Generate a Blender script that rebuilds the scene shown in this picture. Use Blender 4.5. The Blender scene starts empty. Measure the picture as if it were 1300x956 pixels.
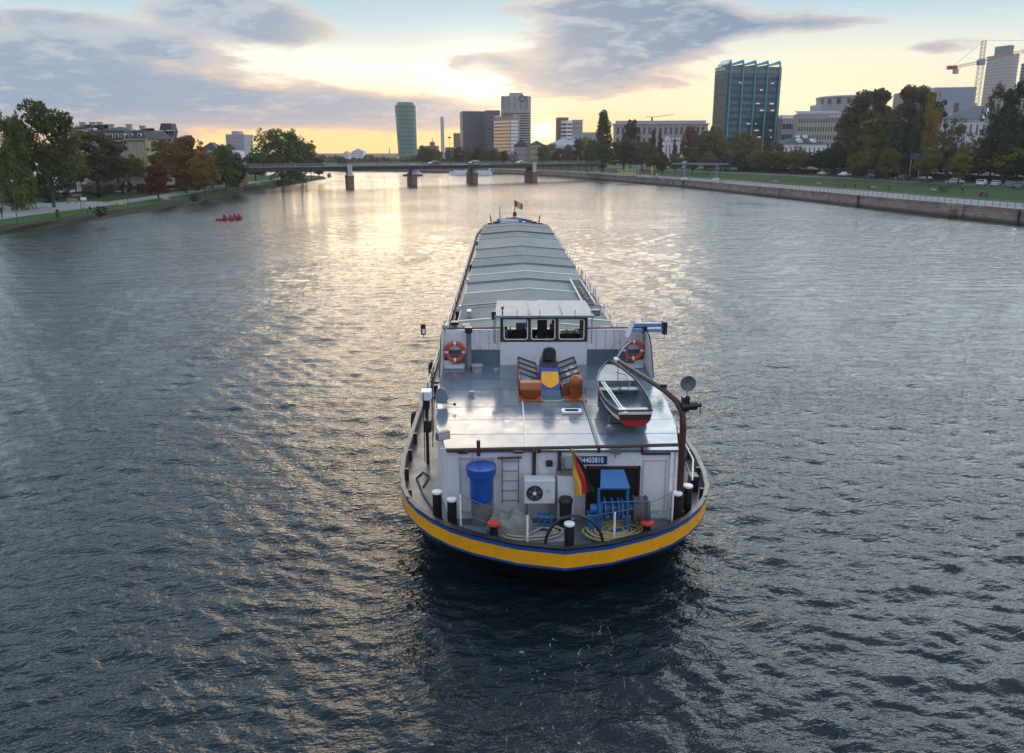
import bpy, math, random
import numpy as np
from mathutils import Vector, Matrix
random.seed(7)
SC = bpy.context.scene
COL = SC.collection
PI = math.pi
R = math.radians

# ---------------------------------------------------------------- camera geometry
FPX, CH = 990.0, 10.35                      # focal length in px of a 1300 px frame, eye height over the water
TH = math.atan((433.5-194)/FPX)
ST, CT = math.sin(TH), math.cos(TH)
def ray(px, py):
    u = (px-650)/FPX; v = (py-433.5)/FPX
    return u, CT-v*ST, -ST-v*CT
def gz(px, py, z=0.0):                      # where the line of sight meets height z
    x, y, w = ray(px, py); t = (z-CH)/w
    return x*t, y*t
def at(px, py, Y):                          # point at distance Y
    x, y, w = ray(px, py); t = Y/y
    return x*t, CH+w*t
def xat(px, Y, py=200): return at(px, py, Y)[0]
def E_(px, py):                              # same upright line, read at eye level instead of at row py
    k0=CT-((200-433.5)/FPX)*ST; k1=CT-((py-433.5)/FPX)*ST
    return 650+(px-650)*k0/k1
def zat(py, Y, px=650): return at(px, py, Y)[1]

# ---------------------------------------------------------------- mesh builder
class MB:
    def __init__(s): s.v=[]; s.f=[]; s.m=[]; s.cm=0
    def mat(s, i): s.cm=i; return s
    def add(s, vs, fs, m=None):
        o=len(s.v); s.v.extend([tuple(p) for p in vs])
        for f in fs: s.f.append(tuple(i+o for i in f)); s.m.append(s.cm if m is None else m)
        return s
    def box(s, c, d, rz=0, m=None, rot=None):
        hx,hy,hz=d[0]/2,d[1]/2,d[2]/2
        M = rot if rot is not None else Matrix.Rotation(rz,3,'Z')
        c=Vector(c)
        vs=[c+M@Vector((sx*hx,sy*hy,sz*hz)) for sz in(-1,1) for sy in(-1,1) for sx in(-1,1)]
        return s.add(vs,[(0,2,3,1),(4,5,7,6),(0,1,5,4),(2,6,7,3),(0,4,6,2),(1,3,7,5)],m)
    def b2(s, x0,x1,y0,y1,z0,z1,m=None):
        return s.box(((x0+x1)/2,(y0+y1)/2,(z0+z1)/2),(abs(x1-x0),abs(y1-y0),abs(z1-z0)),0,m)
    def cyl(s, a, b, r, r2=None, n=12, cap=True, m=None):
        a=Vector(a); b=Vector(b); r2=r if r2 is None else r2
        d=(b-a)
        if d.length<1e-6: return s
        d.normalize(); u=d.orthogonal().normalized(); w=d.cross(u)
        vs=[]
        for p,rr in((a,r),(b,r2)):
            for k in range(n):
                t=2*PI*k/n; vs.append(p+u*math.cos(t)*rr+w*math.sin(t)*rr)
        fs=[(k,(k+1)%n,n+(k+1)%n,n+k) for k in range(n)]
        if cap: fs+= [tuple(range(n))[::-1], tuple(range(n,2*n))]
        return s.add(vs,fs,m)
    def tube(s, pts, r, n=8, closed=False, m=None):
        pts=[Vector(p) for p in pts]; N=len(pts)
        rr = r if hasattr(r,'__len__') else [r]*N
        vs=[]; fs=[]; u=None
        for i,p in enumerate(pts):
            if closed: d=pts[(i+1)%N]-pts[i-1]
            else: d=pts[min(i+1,N-1)]-pts[max(i-1,0)]
            d.normalize()
            u = d.orthogonal().normalized() if u is None else (u-d*u.dot(d)).normalized()
            w=d.cross(u)
            for k in range(n):
                t=2*PI*k/n; vs.append(p+(u*math.cos(t)+w*math.sin(t))*rr[i])
        L = N if closed else N-1
        for i in range(L):
            j=(i+1)%N
            for k in range(n): fs.append((i*n+k,i*n+(k+1)%n,j*n+(k+1)%n,j*n+k))
        if not closed: fs+=[tuple(range(n))[::-1], tuple(range((N-1)*n,N*n))]
        return s.add(vs,fs,m)
    def lathe(s, prof, c=(0,0,0), n=24, m=None, axis='Z'):
        c=Vector(c); vs=[]; fs=[]
        for r,z in prof:
            for k in range(n):
                t=2*PI*k/n; p=Vector((r*math.cos(t),r*math.sin(t),z))
                if axis=='Y': p=Vector((p.x,p.z,p.y))
                if axis=='X': p=Vector((p.z,p.y,p.x))
                vs.append(c+p)
        for i in range(len(prof)-1):
            for k in range(n): fs.append((i*n+k,i*n+(k+1)%n,(i+1)*n+(k+1)%n,(i+1)*n+k))
        return s.add(vs,fs,m)
    def prism(s, out, z0, z1, m=None, mt=None, bottom=True):
        n=len(out); a=sum(out[i][0]*out[(i+1)%n][1]-out[(i+1)%n][0]*out[i][1] for i in range(n))
        if a<0: out=out[::-1]
        z0f = z0 if callable(z0) else (lambda p:z0)
        z1f = z1 if callable(z1) else (lambda p:z1)
        vs=[(p[0],p[1],z0f(p)) for p in out]+[(p[0],p[1],z1f(p)) for p in out]
        s.add(vs,[(k,(k+1)%n,n+(k+1)%n,n+k) for k in range(n)]+([tuple(range(n))[::-1]] if bottom else []),m)
        return s.add(vs[n:],[tuple(range(n))],mt if mt is not None else m)
    def quad(s,a,b,c,d,m=None): return s.add([a,b,c,d],[(0,1,2,3)],m)
    def mesh(s, name, mats, smooth=False, fix=True):
        me=bpy.data.meshes.new(name); me.from_pydata(s.v,[],s.f)
        for mt in (mats if isinstance(mats,(list,tuple)) else [mats]): me.materials.append(mt)
        me.polygons.foreach_set('material_index', s.m)
        me.update()
        if fix:
            import bmesh
            bm=bmesh.new(); bm.from_mesh(me); bmesh.ops.recalc_face_normals(bm,faces=bm.faces[:]); bm.to_mesh(me); bm.free()
        if smooth:
            me.polygons.foreach_set('use_smooth',[True]*len(me.polygons))
        return me
    def build(s, name, mats, parent=None, smooth=False, bevel=0, loc=None, rz=0, fix=True):
        o=bpy.data.objects.new(name, s.mesh(name,mats,smooth,fix)); COL.objects.link(o)
        if parent: o.parent=parent
        if loc is not None: o.location=loc
        if rz: o.rotation_euler=(0,0,rz)
        if bevel:
            b=o.modifiers.new('bevel','BEVEL'); b.width=bevel; b.segments=2; b.limit_method='ANGLE'; b.angle_limit=R(40)
        if smooth:
            smooth_angle(o)
        return o
def smooth_angle(o, ang=40):
    me=o.data
    try: me.set_sharp_from_angle(angle=R(ang))
    except Exception: pass

def tag(o, label=None, cat=None, group=None, kind=None):
    if label: o['label']=label
    if cat: o['category']=cat
    if group: o['group']=group
    if kind: o['kind']=kind
    return o
def thing(name, label, cat, loc=(0,0,0), rz=0, group=None, scale=None):
    o=bpy.data.objects.new(name,None); COL.objects.link(o); o.location=loc; o.rotation_euler=(0,0,rz)
    o.empty_display_size=0.3
    if scale: o.scale=scale if hasattr(scale,'__len__') else (scale,)*3
    return tag(o,label,cat,group)
def dup(root, loc, rz=0, label=None, group=None, scale=None, cat=None):
    def cp(o,p):
        c=o.copy(); COL.objects.link(c); c.parent=p
        for ch in o.children: cp(ch,c)
        return c
    r=cp(root,None); r.location=loc; r.rotation_euler=(0,0,rz)
    if scale is not None: r.scale=scale if hasattr(scale,'__len__') else (scale,)*3
    if label: r['label']=label
    if group: r['group']=group
    if cat: r['category']=cat
    return r

# ---------------------------------------------------------------- node helper
class NX:
    def __init__(s, nt): s.nt=nt
    def node(s, t, **kw):
        n=s.nt.nodes.new(t)
        for k,v in kw.items():
            if hasattr(n,k): setattr(n,k,v)
        return n
    def put(s, sock, v):
        if isinstance(v, S): s.nt.links.new(v.o, sock)
        elif isinstance(v,(tuple,list)): sock.default_value = tuple(v)+((1,) if len(v)==3 and sock.type=='RGBA' else ())
        else: sock.default_value=v
    def m(s, op, *a, clamp=False):
        n=s.nt.nodes.new('ShaderNodeMath'); n.operation=op; n.use_clamp=clamp
        for i,v in enumerate(a): s.put(n.inputs[i],v)
        return S(s,n.outputs[0])
    def mix(s, f, a, b, blend='MIX'):
        n=s.nt.nodes.new('ShaderNodeMix'); n.data_type='RGBA'; n.blend_type=blend; n.clamp_factor=True
        s.put(n.inputs[0],f); s.put(n.inputs[6],a); s.put(n.inputs[7],b); return S(s,n.outputs[2])
    def smooth(s, x, a, b, o0=0.0, o1=1.0):
        n=s.nt.nodes.new('ShaderNodeMapRange'); n.interpolation_type='SMOOTHSTEP'
        for i,v in enumerate((x,a,b,o0,o1)): s.put(n.inputs[i],v)
        return S(s,n.outputs[0])
    def lin(s, x, a, b, o0=0.0, o1=1.0):
        n=s.nt.nodes.new('ShaderNodeMapRange'); n.clamp=True
        for i,v in enumerate((x,a,b,o0,o1)): s.put(n.inputs[i],v)
        return S(s,n.outputs[0])
    def noise(s, vec, scale, detail=3, rough=.55, dist=0, out=0):
        n=s.nt.nodes.new('ShaderNodeTexNoise'); n.inputs['Scale'].default_value=scale; n.inputs['Detail'].default_value=detail
        n.inputs['Roughness'].default_value=rough; n.inputs['Distortion'].default_value=dist
        if vec is not None: s.put(n.inputs['Vector'],vec)
        return S(s,n.outputs[out])
    def comb(s,x,y,z):
        n=s.nt.nodes.new('ShaderNodeCombineXYZ')
        for i,v in enumerate((x,y,z)): s.put(n.inputs[i],v)
        return S(s,n.outputs[0])
    def sep(s,v):
        n=s.nt.nodes.new('ShaderNodeSeparateXYZ'); s.put(n.inputs[0],v); return [S(s,o) for o in n.outputs]
    def ramp(s,x,stops):
        n=s.nt.nodes.new('ShaderNodeValToRGB'); s.put(n.inputs[0],x); e=n.color_ramp.elements
        while len(e)<len(stops): e.new(.5)
        for el,(p,c) in zip(e,stops): el.position=p; el.color=tuple(c)+(1,)
        return S(s,n.outputs[0])
class S:
    def __init__(s,x,o): s.x=x; s.o=o
    def __add__(s,b): return s.x.m('ADD',s,b)
    def __radd__(s,b): return s.x.m('ADD',b,s)
    def __sub__(s,b): return s.x.m('SUBTRACT',s,b)
    def __rsub__(s,b): return s.x.m('SUBTRACT',b,s)
    def __mul__(s,b): return s.x.m('MULTIPLY',s,b)
    def __rmul__(s,b): return s.x.m('MULTIPLY',b,s)
    def __truediv__(s,b): return s.x.m('DIVIDE',s,b)
    def __rtruediv__(s,b): return s.x.m('DIVIDE',b,s)

MATS={}
def newmat(name):
    m=bpy.data.materials.new(name); m.use_nodes=True; nt=m.node_tree
    b=nt.nodes['Principled BSDF']; return m,NX(nt),b
def pm(name, col, rough=.55, metal=0, var=.12, scale=3.0, bump=0.0, bscale=20, coat=0, dirt=None, dirt_amt=.5, ior=1.5, world=False, rvar=.0, streak=None, streak_amt=.6, orand=0):
    """painted / plain surface with soft noise variation, optional dirt"""
    if name in MATS: return MATS[name]
    m,x,b=newmat(name); tc=x.node('ShaderNodeTexCoord' if not world else 'ShaderNodeNewGeometry')
    v=S(x,tc.outputs['Object'] if not world else tc.outputs['Position'])
    n=x.noise(v,scale,5,.6)
    c=x.mix(n, tuple(max(0,k*(1-var)) for k in col), tuple(min(1,k*(1+var)) for k in col))
    if dirt:
        n2=x.noise(v,scale*.6,6,.7,1.2)
        c=x.mix(x.smooth(n2,.5,.72)*dirt_amt, c, dirt)
    if streak:
        sx_,sy_,sz_=x.sep(v); n4=x.noise(x.comb(sx_*5.0,sy_*5.0,sz_*.55),1.6,4,.7); n5=x.noise(v,.9,3,.6)
        c=x.mix(x.smooth(n4,.56,.70)*x.smooth(n5,.42,.60)*streak_amt,c,streak)
    if orand:
        oi=x.node('ShaderNodeObjectInfo'); hs=x.node('ShaderNodeHueSaturation'); x.put(hs.inputs['Value'],x.lin(S(x,oi.outputs['Random']),0,1,1-orand,1+orand)); x.put(hs.inputs['Color'],c); c=S(x,hs.outputs[0])
    x.put(b.inputs['Base Color'],c)
    if rvar:
        n3=x.noise(v,scale*1.7,5,.65); x.put(b.inputs['Roughness'], x.lin(n3,.3,.7,max(.02,rough-rvar),rough+rvar))
    else: b.inputs['Roughness'].default_value=rough
    b.inputs['Metallic'].default_value=metal; b.inputs['IOR'].default_value=ior
    if coat: b.inputs['Coat Weight'].default_value=coat; b.inputs['Coat Roughness'].default_value=.12
    if bump:
        bn=x.node('ShaderNodeBump'); bn.inputs['Strength'].default_value=bump; bn.inputs['Distance'].default_value=.02
        x.put(bn.inputs['Height'], x.noise(v,bscale,4,.6)); x.nt.links.new(bn.outputs[0],b.inputs['Normal'])
    MATS[name]=m; return m
def emat(name,col,st=1):
    m,x,b=newmat(name); b.inputs['Base Color'].default_value=tuple(col)+(1,)
    b.inputs['Emission Color'].default_value=tuple(col)+(1,); b.inputs['Emission Strength'].default_value=st
    return m
# ---------------------------------------------------------------- camera
cam=bpy.data.cameras.new('camera'); camo=bpy.data.objects.new('camera',cam); COL.objects.link(camo)
cam.sensor_width=36; cam.lens=36*FPX/1300; cam.shift_y=-(478-433.5)/1300; cam.clip_start=.3; cam.clip_end=20000
camo.location=(0,0,CH); camo.rotation_euler=(PI/2-TH,0,0); SC.camera=camo
SC.view_settings.view_transform='Standard'; SC.view_settings.look='None'; SC.view_settings.exposure=.05; SC.view_settings.gamma=1
SC.view_settings.use_curve_mapping=False
SC.cycles.max_bounces=5; SC.cycles.diffuse_bounces=3; SC.cycles.glossy_bounces=3; SC.cycles.volume_bounces=0; SC.cycles.transparent_max_bounces=6; SC.cycles.sample_clamp_indirect=4

SUN_AZ, SUN_EL = R(-2.2), R(6.5)            # azimuth measured from +Y towards +X
# ---------------------------------------------------------------- sky
W=bpy.data.worlds.new('World'); SC.world=W; W.use_nodes=True
nt=W.node_tree; nt.nodes.clear(); x=NX(nt)
out=x.node('ShaderNodeOutputWorld'); bg=x.node('ShaderNodeBackground'); bg.inputs[1].default_value=.135
nt.links.new(bg.outputs[0],out.inputs[0])
sky=x.node('ShaderNodeTexSky'); sky.sky_type='NISHITA'; sky.sun_disc=False; sky.sun_elevation=SUN_EL; sky.sun_rotation=SUN_AZ
sky.air_density=1.2; sky.dust_density=1.5
tc=x.node('ShaderNodeTexCoord'); D=S(x,tc.outputs['Generated'])
dx,dy,dz=x.sep(D)
az=x.m('ARCTAN2',dx,dy)*57.2958
el=x.m('ARCSINE',x.m('MINIMUM',x.m('MAXIMUM',dz,-1.0),1.0))*57.2958
def AE(px,py):
    r=Vector(ray(px,py)).normalized(); return math.degrees(math.atan2(r.x,r.y)), math.degrees(math.asin(r.z))
AEV=x.comb(az,el,0.0)
def gauss(px,py,sx,sy,w=1,tilt=0):
    a,e=AE(px,py); sx/=17.3; sy/=17.3
    n=x.node('ShaderNodeVectorMath',operation='MULTIPLY_ADD'); x.put(n.inputs[0],AEV); n.inputs[1].default_value=(1/sx,1/sy,0); n.inputs[2].default_value=(-a/sx,-e/sy,0)
    if tilt:
        n.inputs[1].default_value=(1/sx,1/sy,0)
    d=x.node('ShaderNodeVectorMath',operation='DOT_PRODUCT'); nt.links.new(n.outputs[0],d.inputs[0]); nt.links.new(n.outputs[0],d.inputs[1])
    return G_(S(x,d.outputs['Value']),w)
class G_:
    def __init__(s,q,w): s.q=[(q,w)]
    def __add__(s,o): r=G_(None,0); r.q=s.q+o.q; return r
    def val(s):
        acc=0.0
        for q,w in s.q: acc=x.m('MULTIPLY_ADD',x.m('POWER',.36788,q),w,acc)
        return acc
inv=1.0/(x.m('MAXIMUM',dz,0.0)+.16)
P=x.comb(dx*inv,dy*inv,x.m('MULTIPLY',dz,1.5))
nA=x.noise(P,1.9,4,.6,.6); nB=x.noise(P,6.5,4,.6,.3); nC=x.noise(x.comb(dx*3.2,dy*1.0,dz*13.0),2.0,6,.62,.5)
nz=(nA-.5)*.9+(nB-.5)*.5+(nC-.5)*1.5
# clear sky by elevation (values are sRGB-linear radiance)
clear=x.ramp(x.lin(el,-2,50,0,1),[(0,(.66,.40,.19)),(.06,(.78,.56,.26)),(.10,(.76,.65,.42)),(.155,(.66,.67,.58)),(.21,(.40,.53,.60)),(.27,(.28,.42,.53)),(.34,(.42,.55,.66)),(.6,(.52,.66,.80)),(1,(.34,.47,.62))])
# fade to the dim eastern sky behind the camera
east=x.smooth(x.m('ABSOLUTE',az),50,140)
clear=x.mix(east,clear,x.ramp(x.lin(el,0,60,0,1),[(0,(.46,.48,.60)),(.3,(.40,.48,.64)),(1,(.30,.42,.60))]))
# the yellow band over the left horizon and low in the middle
yb=x.smooth(el,3.2,.2)*x.smooth(x.m('ABSOLUTE',az+8),34,8)
clear=x.mix(yb*.75,clear,(.84,.62,.26))
# bright gap right of centre
clear=x.mix((gauss(985,125,150,50,.7)+gauss(1130,90,160,40,.3)).val(),clear,(.86,.76,.50))
# glow round the hidden sun
glow=gauss(612,95,62,34,.95)+gauss(470,88,120,20,.6)+gauss(300,70,110,16,.35)+gauss(700,60,30,60,.25)
clear=x.mix(glow.val(),clear,(1.05,.98,.82))
# clouds
cm=gauss(60,75,170,42,1.0)+gauss(120,125,200,26,1.05)+gauss(330,140,190,22,1.25)+gauss(300,15,95,22,1.15)+gauss(370,45,60,18,.9)+gauss(520,142,90,16,1.0)
cm=cm+gauss(610,82,42,13,1.05)+gauss(790,50,105,36,1.35)+gauss(720,100,75,24,.9)+gauss(900,30,110,22,1.1)+gauss(860,105,60,14,.6)
cm=cm+gauss(740,6,150,12,.8)+gauss(1190,58,40,10,.7)+gauss(1060,30,70,9,.65)+gauss(740,175,60,9,.5)+gauss(60,160,110,16,.6)+gauss(50,20,60,10,.6)+gauss(210,60,40,12,.5)+gauss(570,155,60,8,.5)
cm=cm.val(); high=x.smooth(el,11,22)
cm=cm*(1.0-high)+high*(.32+x.smooth(az,25,-45)*-.1)
cov=x.smooth(cm+nz*(.95+high*.1),.34,.66)
body=x.smooth(cm+nz*1.1,.45,1.05)
cold=x.mix(x.smooth(az,-10,14),(.225,.285,.385),(.13,.205,.31))
cold=x.mix(x.smooth(az,-14,-30)*.7,cold,(.175,.265,.375))
thin=x.mix(x.smooth(el,9,3),(.50,.48,.48),(.60,.45,.36))
lit=x.smooth(nB+nC-1.0,-.05,.22)
cold=x.mix(lit*.55,cold,x.mix(x.smooth(el,2,9),(.52,.46,.44),(.47,.51,.55)))
cc=x.mix(body,thin,cold)
cc=x.mix(x.smooth(el,3.2,.8)*.55,cc,(.60,.43,.33))
cc=x.mix(gauss(640,120,110,50,.4).val(),cc,(.72,.60,.48))
cc=x.mix(gauss(430,45,45,26,.45).val(),cc,(.66,.60,.42))
cc=x.mix(x.smooth(el,12,24),cc,x.mix(east,x.mix(x.smooth(el,45,15),(.62,.68,.75),(1.15,1.12,1.10)),(.45,.51,.62)))
cc=x.mix(east*.8,cc,(.42,.48,.60))
col=x.mix(cov*.97,clear,cc)
# sun breaking through just over the skyline
col=x.mix((gauss(688,166,20,13,.95)+gauss(606,104,26,18,.8)).val(),col,(1.25,1.12,.85))
# unseen sky above the frame, boosted to light water and deck, most towards sunset
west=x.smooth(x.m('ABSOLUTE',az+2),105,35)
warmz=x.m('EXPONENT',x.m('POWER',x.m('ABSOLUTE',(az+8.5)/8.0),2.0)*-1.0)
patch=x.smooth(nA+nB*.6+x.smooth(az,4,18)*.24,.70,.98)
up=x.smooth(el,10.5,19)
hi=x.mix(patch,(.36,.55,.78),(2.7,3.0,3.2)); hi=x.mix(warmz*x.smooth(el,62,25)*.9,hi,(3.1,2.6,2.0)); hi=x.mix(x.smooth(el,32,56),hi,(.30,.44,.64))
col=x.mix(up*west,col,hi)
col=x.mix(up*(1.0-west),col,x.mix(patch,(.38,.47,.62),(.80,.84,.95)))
col=x.mix(x.smooth(el,0,-3),col,(.10,.11,.12))
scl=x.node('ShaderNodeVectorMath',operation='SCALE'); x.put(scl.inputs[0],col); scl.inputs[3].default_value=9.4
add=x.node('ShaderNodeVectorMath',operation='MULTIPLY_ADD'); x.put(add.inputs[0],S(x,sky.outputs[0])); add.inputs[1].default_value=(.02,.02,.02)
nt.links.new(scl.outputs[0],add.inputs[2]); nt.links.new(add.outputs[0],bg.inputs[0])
try: W.cycles.sampling_method='MANUAL'; W.cycles.sample_map_resolution=1024
except Exception: pass

sl=bpy.data.lights.new('sun','SUN'); sl.energy=.6; sl.angle=R(30); sl.color=(1,.72,.45)
so=bpy.data.objects.new('sun',sl); COL.objects.link(so)
sd=Vector((math.sin(SUN_AZ)*math.cos(SUN_EL),math.cos(SUN_AZ)*math.cos(SUN_EL),math.sin(SUN_EL)))
so.rotation_euler=sd.to_track_quat('Z','Y').to_euler(); so.location=(0,60,60)
# ---------------------------------------------------------------- water
STERN=Vector(((0.983+.2),15.82,0)); YAW=math.atan(12/FPX)
def BW(p):                                   # barge frame -> world
    c,s=math.cos(YAW),math.sin(YAW)
    return Vector((STERN.x+p[0]*c-p[1]*s, STERN.y+p[0]*s+p[1]*c, p[2] if len(p)>2 else 0))
def make_water():
    rng=np.random.default_rng(3)
    na,nr=820,1150
    ang=np.linspace(R(-62),R(62),na); r=6*np.exp(np.linspace(0,math.log(600/6),nr))
    Rr,A=np.meshgrid(r,ang,indexing='ij'); X=Rr*np.sin(A); Y=Rr*np.cos(A)
    Z=np.zeros_like(X)
    for i in range(64):
        lam=.3*math.exp(rng.uniform(0,math.log(7))); k=2*PI/lam
        th=rng.normal(R(82),R(20)); ph=rng.uniform(0,2*PI)
        amp=.0062*lam**.7*rng.uniform(.5,1.3)
        res=Rr*.0042                          # grid cell size: drop waves it cannot carry
        fade=np.clip((lam/res-2.5)/3,0,1)
        q=k*(X*math.cos(th)+Y*math.sin(th))+ph
        Z+=amp*fade*(np.sin(q)+.28*np.sin(2*q+.6))
    # gust patches modulate the chop
    g=np.sin(X*.05+1.3*np.sin(Y*.021))+np.sin(Y*.037+X*.02+2)+np.sin(X*.11-Y*.06)
    Z*=.8+.17*g
    # wake of the barge: diverging crests along both sides and a churned strip behind the stern
    c,s=math.cos(YAW),math.sin(YAW); dx=X-STERN.x; dy=Y-STERN.y
    lx=dx*c+dy*s; ly=-dx*s+dy*c
    for y0,amp in((76,.045),(6,.03)):
        d=y0-ly; off=np.abs(lx)-4.2-d*.23
        env=np.exp(-(off/5.)**2)*np.clip(d/8,0,1)*np.exp(-np.clip(d,0,None)/90)
        Z+=amp*env*np.sin(off*2.1+d*.35)
    side=np.clip(1-(np.abs(lx)-4.2)/2.5,0,1)*(ly>-8)*(ly<76)
    Z+=.035*side*np.sin(ly*2.9+lx*1.7)*np.sin(ly*1.1+2)
    chn=np.exp(-((np.abs(lx)-1.5)/3.4)**2)*np.clip((2-ly)/4,0,1)
    Z+=chn*(.05*np.sin(lx*3.1+ly*1.3)*np.sin(ly*2.3+1)+.035*np.sin(lx*5.7-ly*3.9)*np.sin(lx*2+ly*6.1))
    n=na*nr
    co=np.empty((n,3),np.float32); co[:,0]=X.ravel(); co[:,1]=Y.ravel(); co[:,2]=Z.ravel()
    i,j=np.meshgrid(np.arange(nr-1),np.arange(na-1),indexing='ij'); a=(i*na+j).ravel()
    f=np.stack([a,a+1,a+na+1,a+na],1).astype(np.int32)
    # outer skirt: to the sides, behind and to the far distance, flat
    ex=[(-4000,-300,-.05),(4000,-300,-.05),(4000,9000,-.05),(-4000,9000,-.05)]
    me=bpy.data.meshes.new('river_water'); me.vertices.add(n+4); me.vertices.foreach_set('co',np.concatenate([co.ravel(),np.array(ex,np.float32).ravel()]))
    nf=len(f)+1; loops=np.concatenate([f.ravel(),np.array([n,n+1,n+2,n+3],np.int32)])
    me.loops.add(len(loops)); me.loops.foreach_set('vertex_index',loops)
    me.polygons.add(nf); me.polygons.foreach_set('loop_start',np.arange(nf,dtype=np.int32)*4); me.polygons.foreach_set('loop_total',np.full(nf,4,np.int32))
    me.polygons.foreach_set('use_smooth',np.ones(nf,bool)); me.update(calc_edges=True); me.validate()
    m,x,b=newmat('river_water')
    geo=x.node('ShaderNodeNewGeometry'); Pp=S(x,geo.outputs['Position'])
    px,py,pz=x.sep(Pp)
    far=x.m('SQRT',px*px+py*py)
    murk=x.noise(Pp,.05,4,.6)
    foam_n=x.noise(x.comb(px*2.2,py*.8,pz),2.4,4,.78,1.6); fx_=px-STERN.x; reg=x.m('EXPONENT',x.m('POWER',fx_/2.6,2.0)*-1.0)*x.smooth(py,STERN.y+2.0,STERN.y-1.0)*x.smooth(py,STERN.y-9.0,STERN.y-2.5)
    side=x.m('EXPONENT',x.m('POWER',(x.m('ABSOLUTE',fx_+(py-STERN.y)*.012)-4.6)/.5,2.0)*-1.0)*x.smooth(py,STERN.y+2,STERN.y+12)*x.smooth(py,STERN.y+82,STERN.y+60)
    foam=x.smooth(foam_n+reg*.09+side*.12,.71,.80)*x.m('MINIMUM',reg+side,1.0)
    x.put(b.inputs['Base Color'],x.mix(foam,x.mix(murk,(.005,.012,.016),(.010,.020,.026)),(.55,.6,.62)))
    b.inputs['IOR'].default_value=1.333
    x.put(b.inputs['Roughness'],x.lin(far,30,400,.04,.09))
    st=x.comb(px*.62+py*.15,py*1.25-px*.2,pz)
    h1=x.noise(st,4.0,3,.62,.4); h2=x.noise(st,8.5,2,.6,.2)
    h0=x.noise(x.comb(px*.35+py*.1,py-px*.12,pz),.75,3,.6,.4)
    h=h1*x.lin(far,30,160,.58,.42)+h2*x.lin(far,20,110,.34,.06)+h0*x.lin(far,15,120,.55,2.1)
    gust=x.lin(x.noise(Pp,.028,4,.6,.8),.35,.65,.55,1.25)
    bn=x.node('ShaderNodeBump'); bn.inputs['Distance'].default_value=.16
    x.put(bn.inputs['Strength'],x.lin(far,10,350,.85,1.0)*gust); x.put(bn.inputs['Height'],h)
    x.nt.links.new(bn.outputs[0],b.inputs['Normal'])
    me.materials.append(m)
    o=bpy.data.objects.new('water',me); COL.objects.link(o); tag(o,'wide rippled river reflecting the evening sky','water',kind='structure')
make_water()

# ---------------------------------------------------------------- ground materials
def ground(name,c1,c2,scale,rough=.9,bump=.4,bscale=6,c3=None):
    m,x,b=newmat(name); geo=x.node('ShaderNodeNewGeometry'); v=S(x,geo.outputs['Position'])
    c=x.mix(x.noise(v,scale,6,.65),c1,c2)
    if c3: c=x.mix(x.smooth(x.noise(v,scale*.23,5,.65,.6),.48,.66),c,c3)
    x.put(b.inputs['Base Color'],c); b.inputs['Roughness'].default_value=rough; b.inputs['Specular IOR Level'].default_value=.1
    bn=x.node('ShaderNodeBump'); bn.inputs['Strength'].default_value=bump; bn.inputs['Distance'].default_value=.08
    x.put(bn.inputs['Height'],x.noise(v,bscale,5,.6)); x.nt.links.new(bn.outputs[0],b.inputs['Normal'])
    MATS[name]=m; return m
G_grass=ground('lawn_grass',(.009,.034,.005),(.020,.058,.009),.9,1,.5,9,(.032,.048,.012))
G_path=ground('path_gravel',(.17,.175,.19),(.23,.235,.245),.6,.85,.3,14,(.14,.14,.145))
G_soil=ground('town_ground',(.06,.065,.05),(.10,.095,.075),.12,.95,.5,1)
G_road=ground('road_asphalt',(.045,.047,.05),(.07,.07,.075),.5,.8,.2,18,(.085,.085,.085))
G_rip=ground('bank_stones',(.022,.02,.015),(.055,.05,.036),1.8,.9,1,5,(.03,.035,.022))
G_verge=ground('verge_grass',(.020,.06,.010),(.04,.085,.018),1.3,.95,.9,8,(.035,.06,.02))
def quaymat():
    m,x,b=newmat('quay_sandstone'); geo=x.node('ShaderNodeNewGeometry'); v=S(x,geo.outputs['Position'])
    px,py,pz=x.sep(v); al=py*.97-px*.22
    bt=x.node('ShaderNodeTexBrick'); x.put(bt.inputs['Vector'],x.comb(al,pz,0.0)); bt.inputs['Scale'].default_value=1
    bt.inputs['Brick Width'].default_value=1.5; bt.inputs['Row Height'].default_value=.42; bt.inputs['Mortar Size'].default_value=.018
    bt.inputs['Color1'].default_value=(.31,.215,.19,1); bt.inputs['Color2'].default_value=(.23,.165,.15,1); bt.inputs['Mortar'].default_value=(.08,.07,.065,1)
    c=S(x,bt.outputs[0]); c=x.mix(x.smooth(x.noise(x.comb(al*.35,px*.3,pz*1.1),.9,6,.7,.8),.45,.7)*.7,c,(.37,.31,.28))
    c=x.mix(x.smooth(x.noise(x.comb(al*.7,px*.3,pz*.3),.5,5,.7),.52,.68)*.75,c,(.10,.08,.075))
    c=x.mix(x.lin(pz,.25,.7,.85,0),c,(.03,.035,.025))
    x.put(b.inputs['Base Color'],c); b.inputs['Roughness'].default_value=.9
    MATS['quay']=m; return m
G_quay=quaymat()

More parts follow.
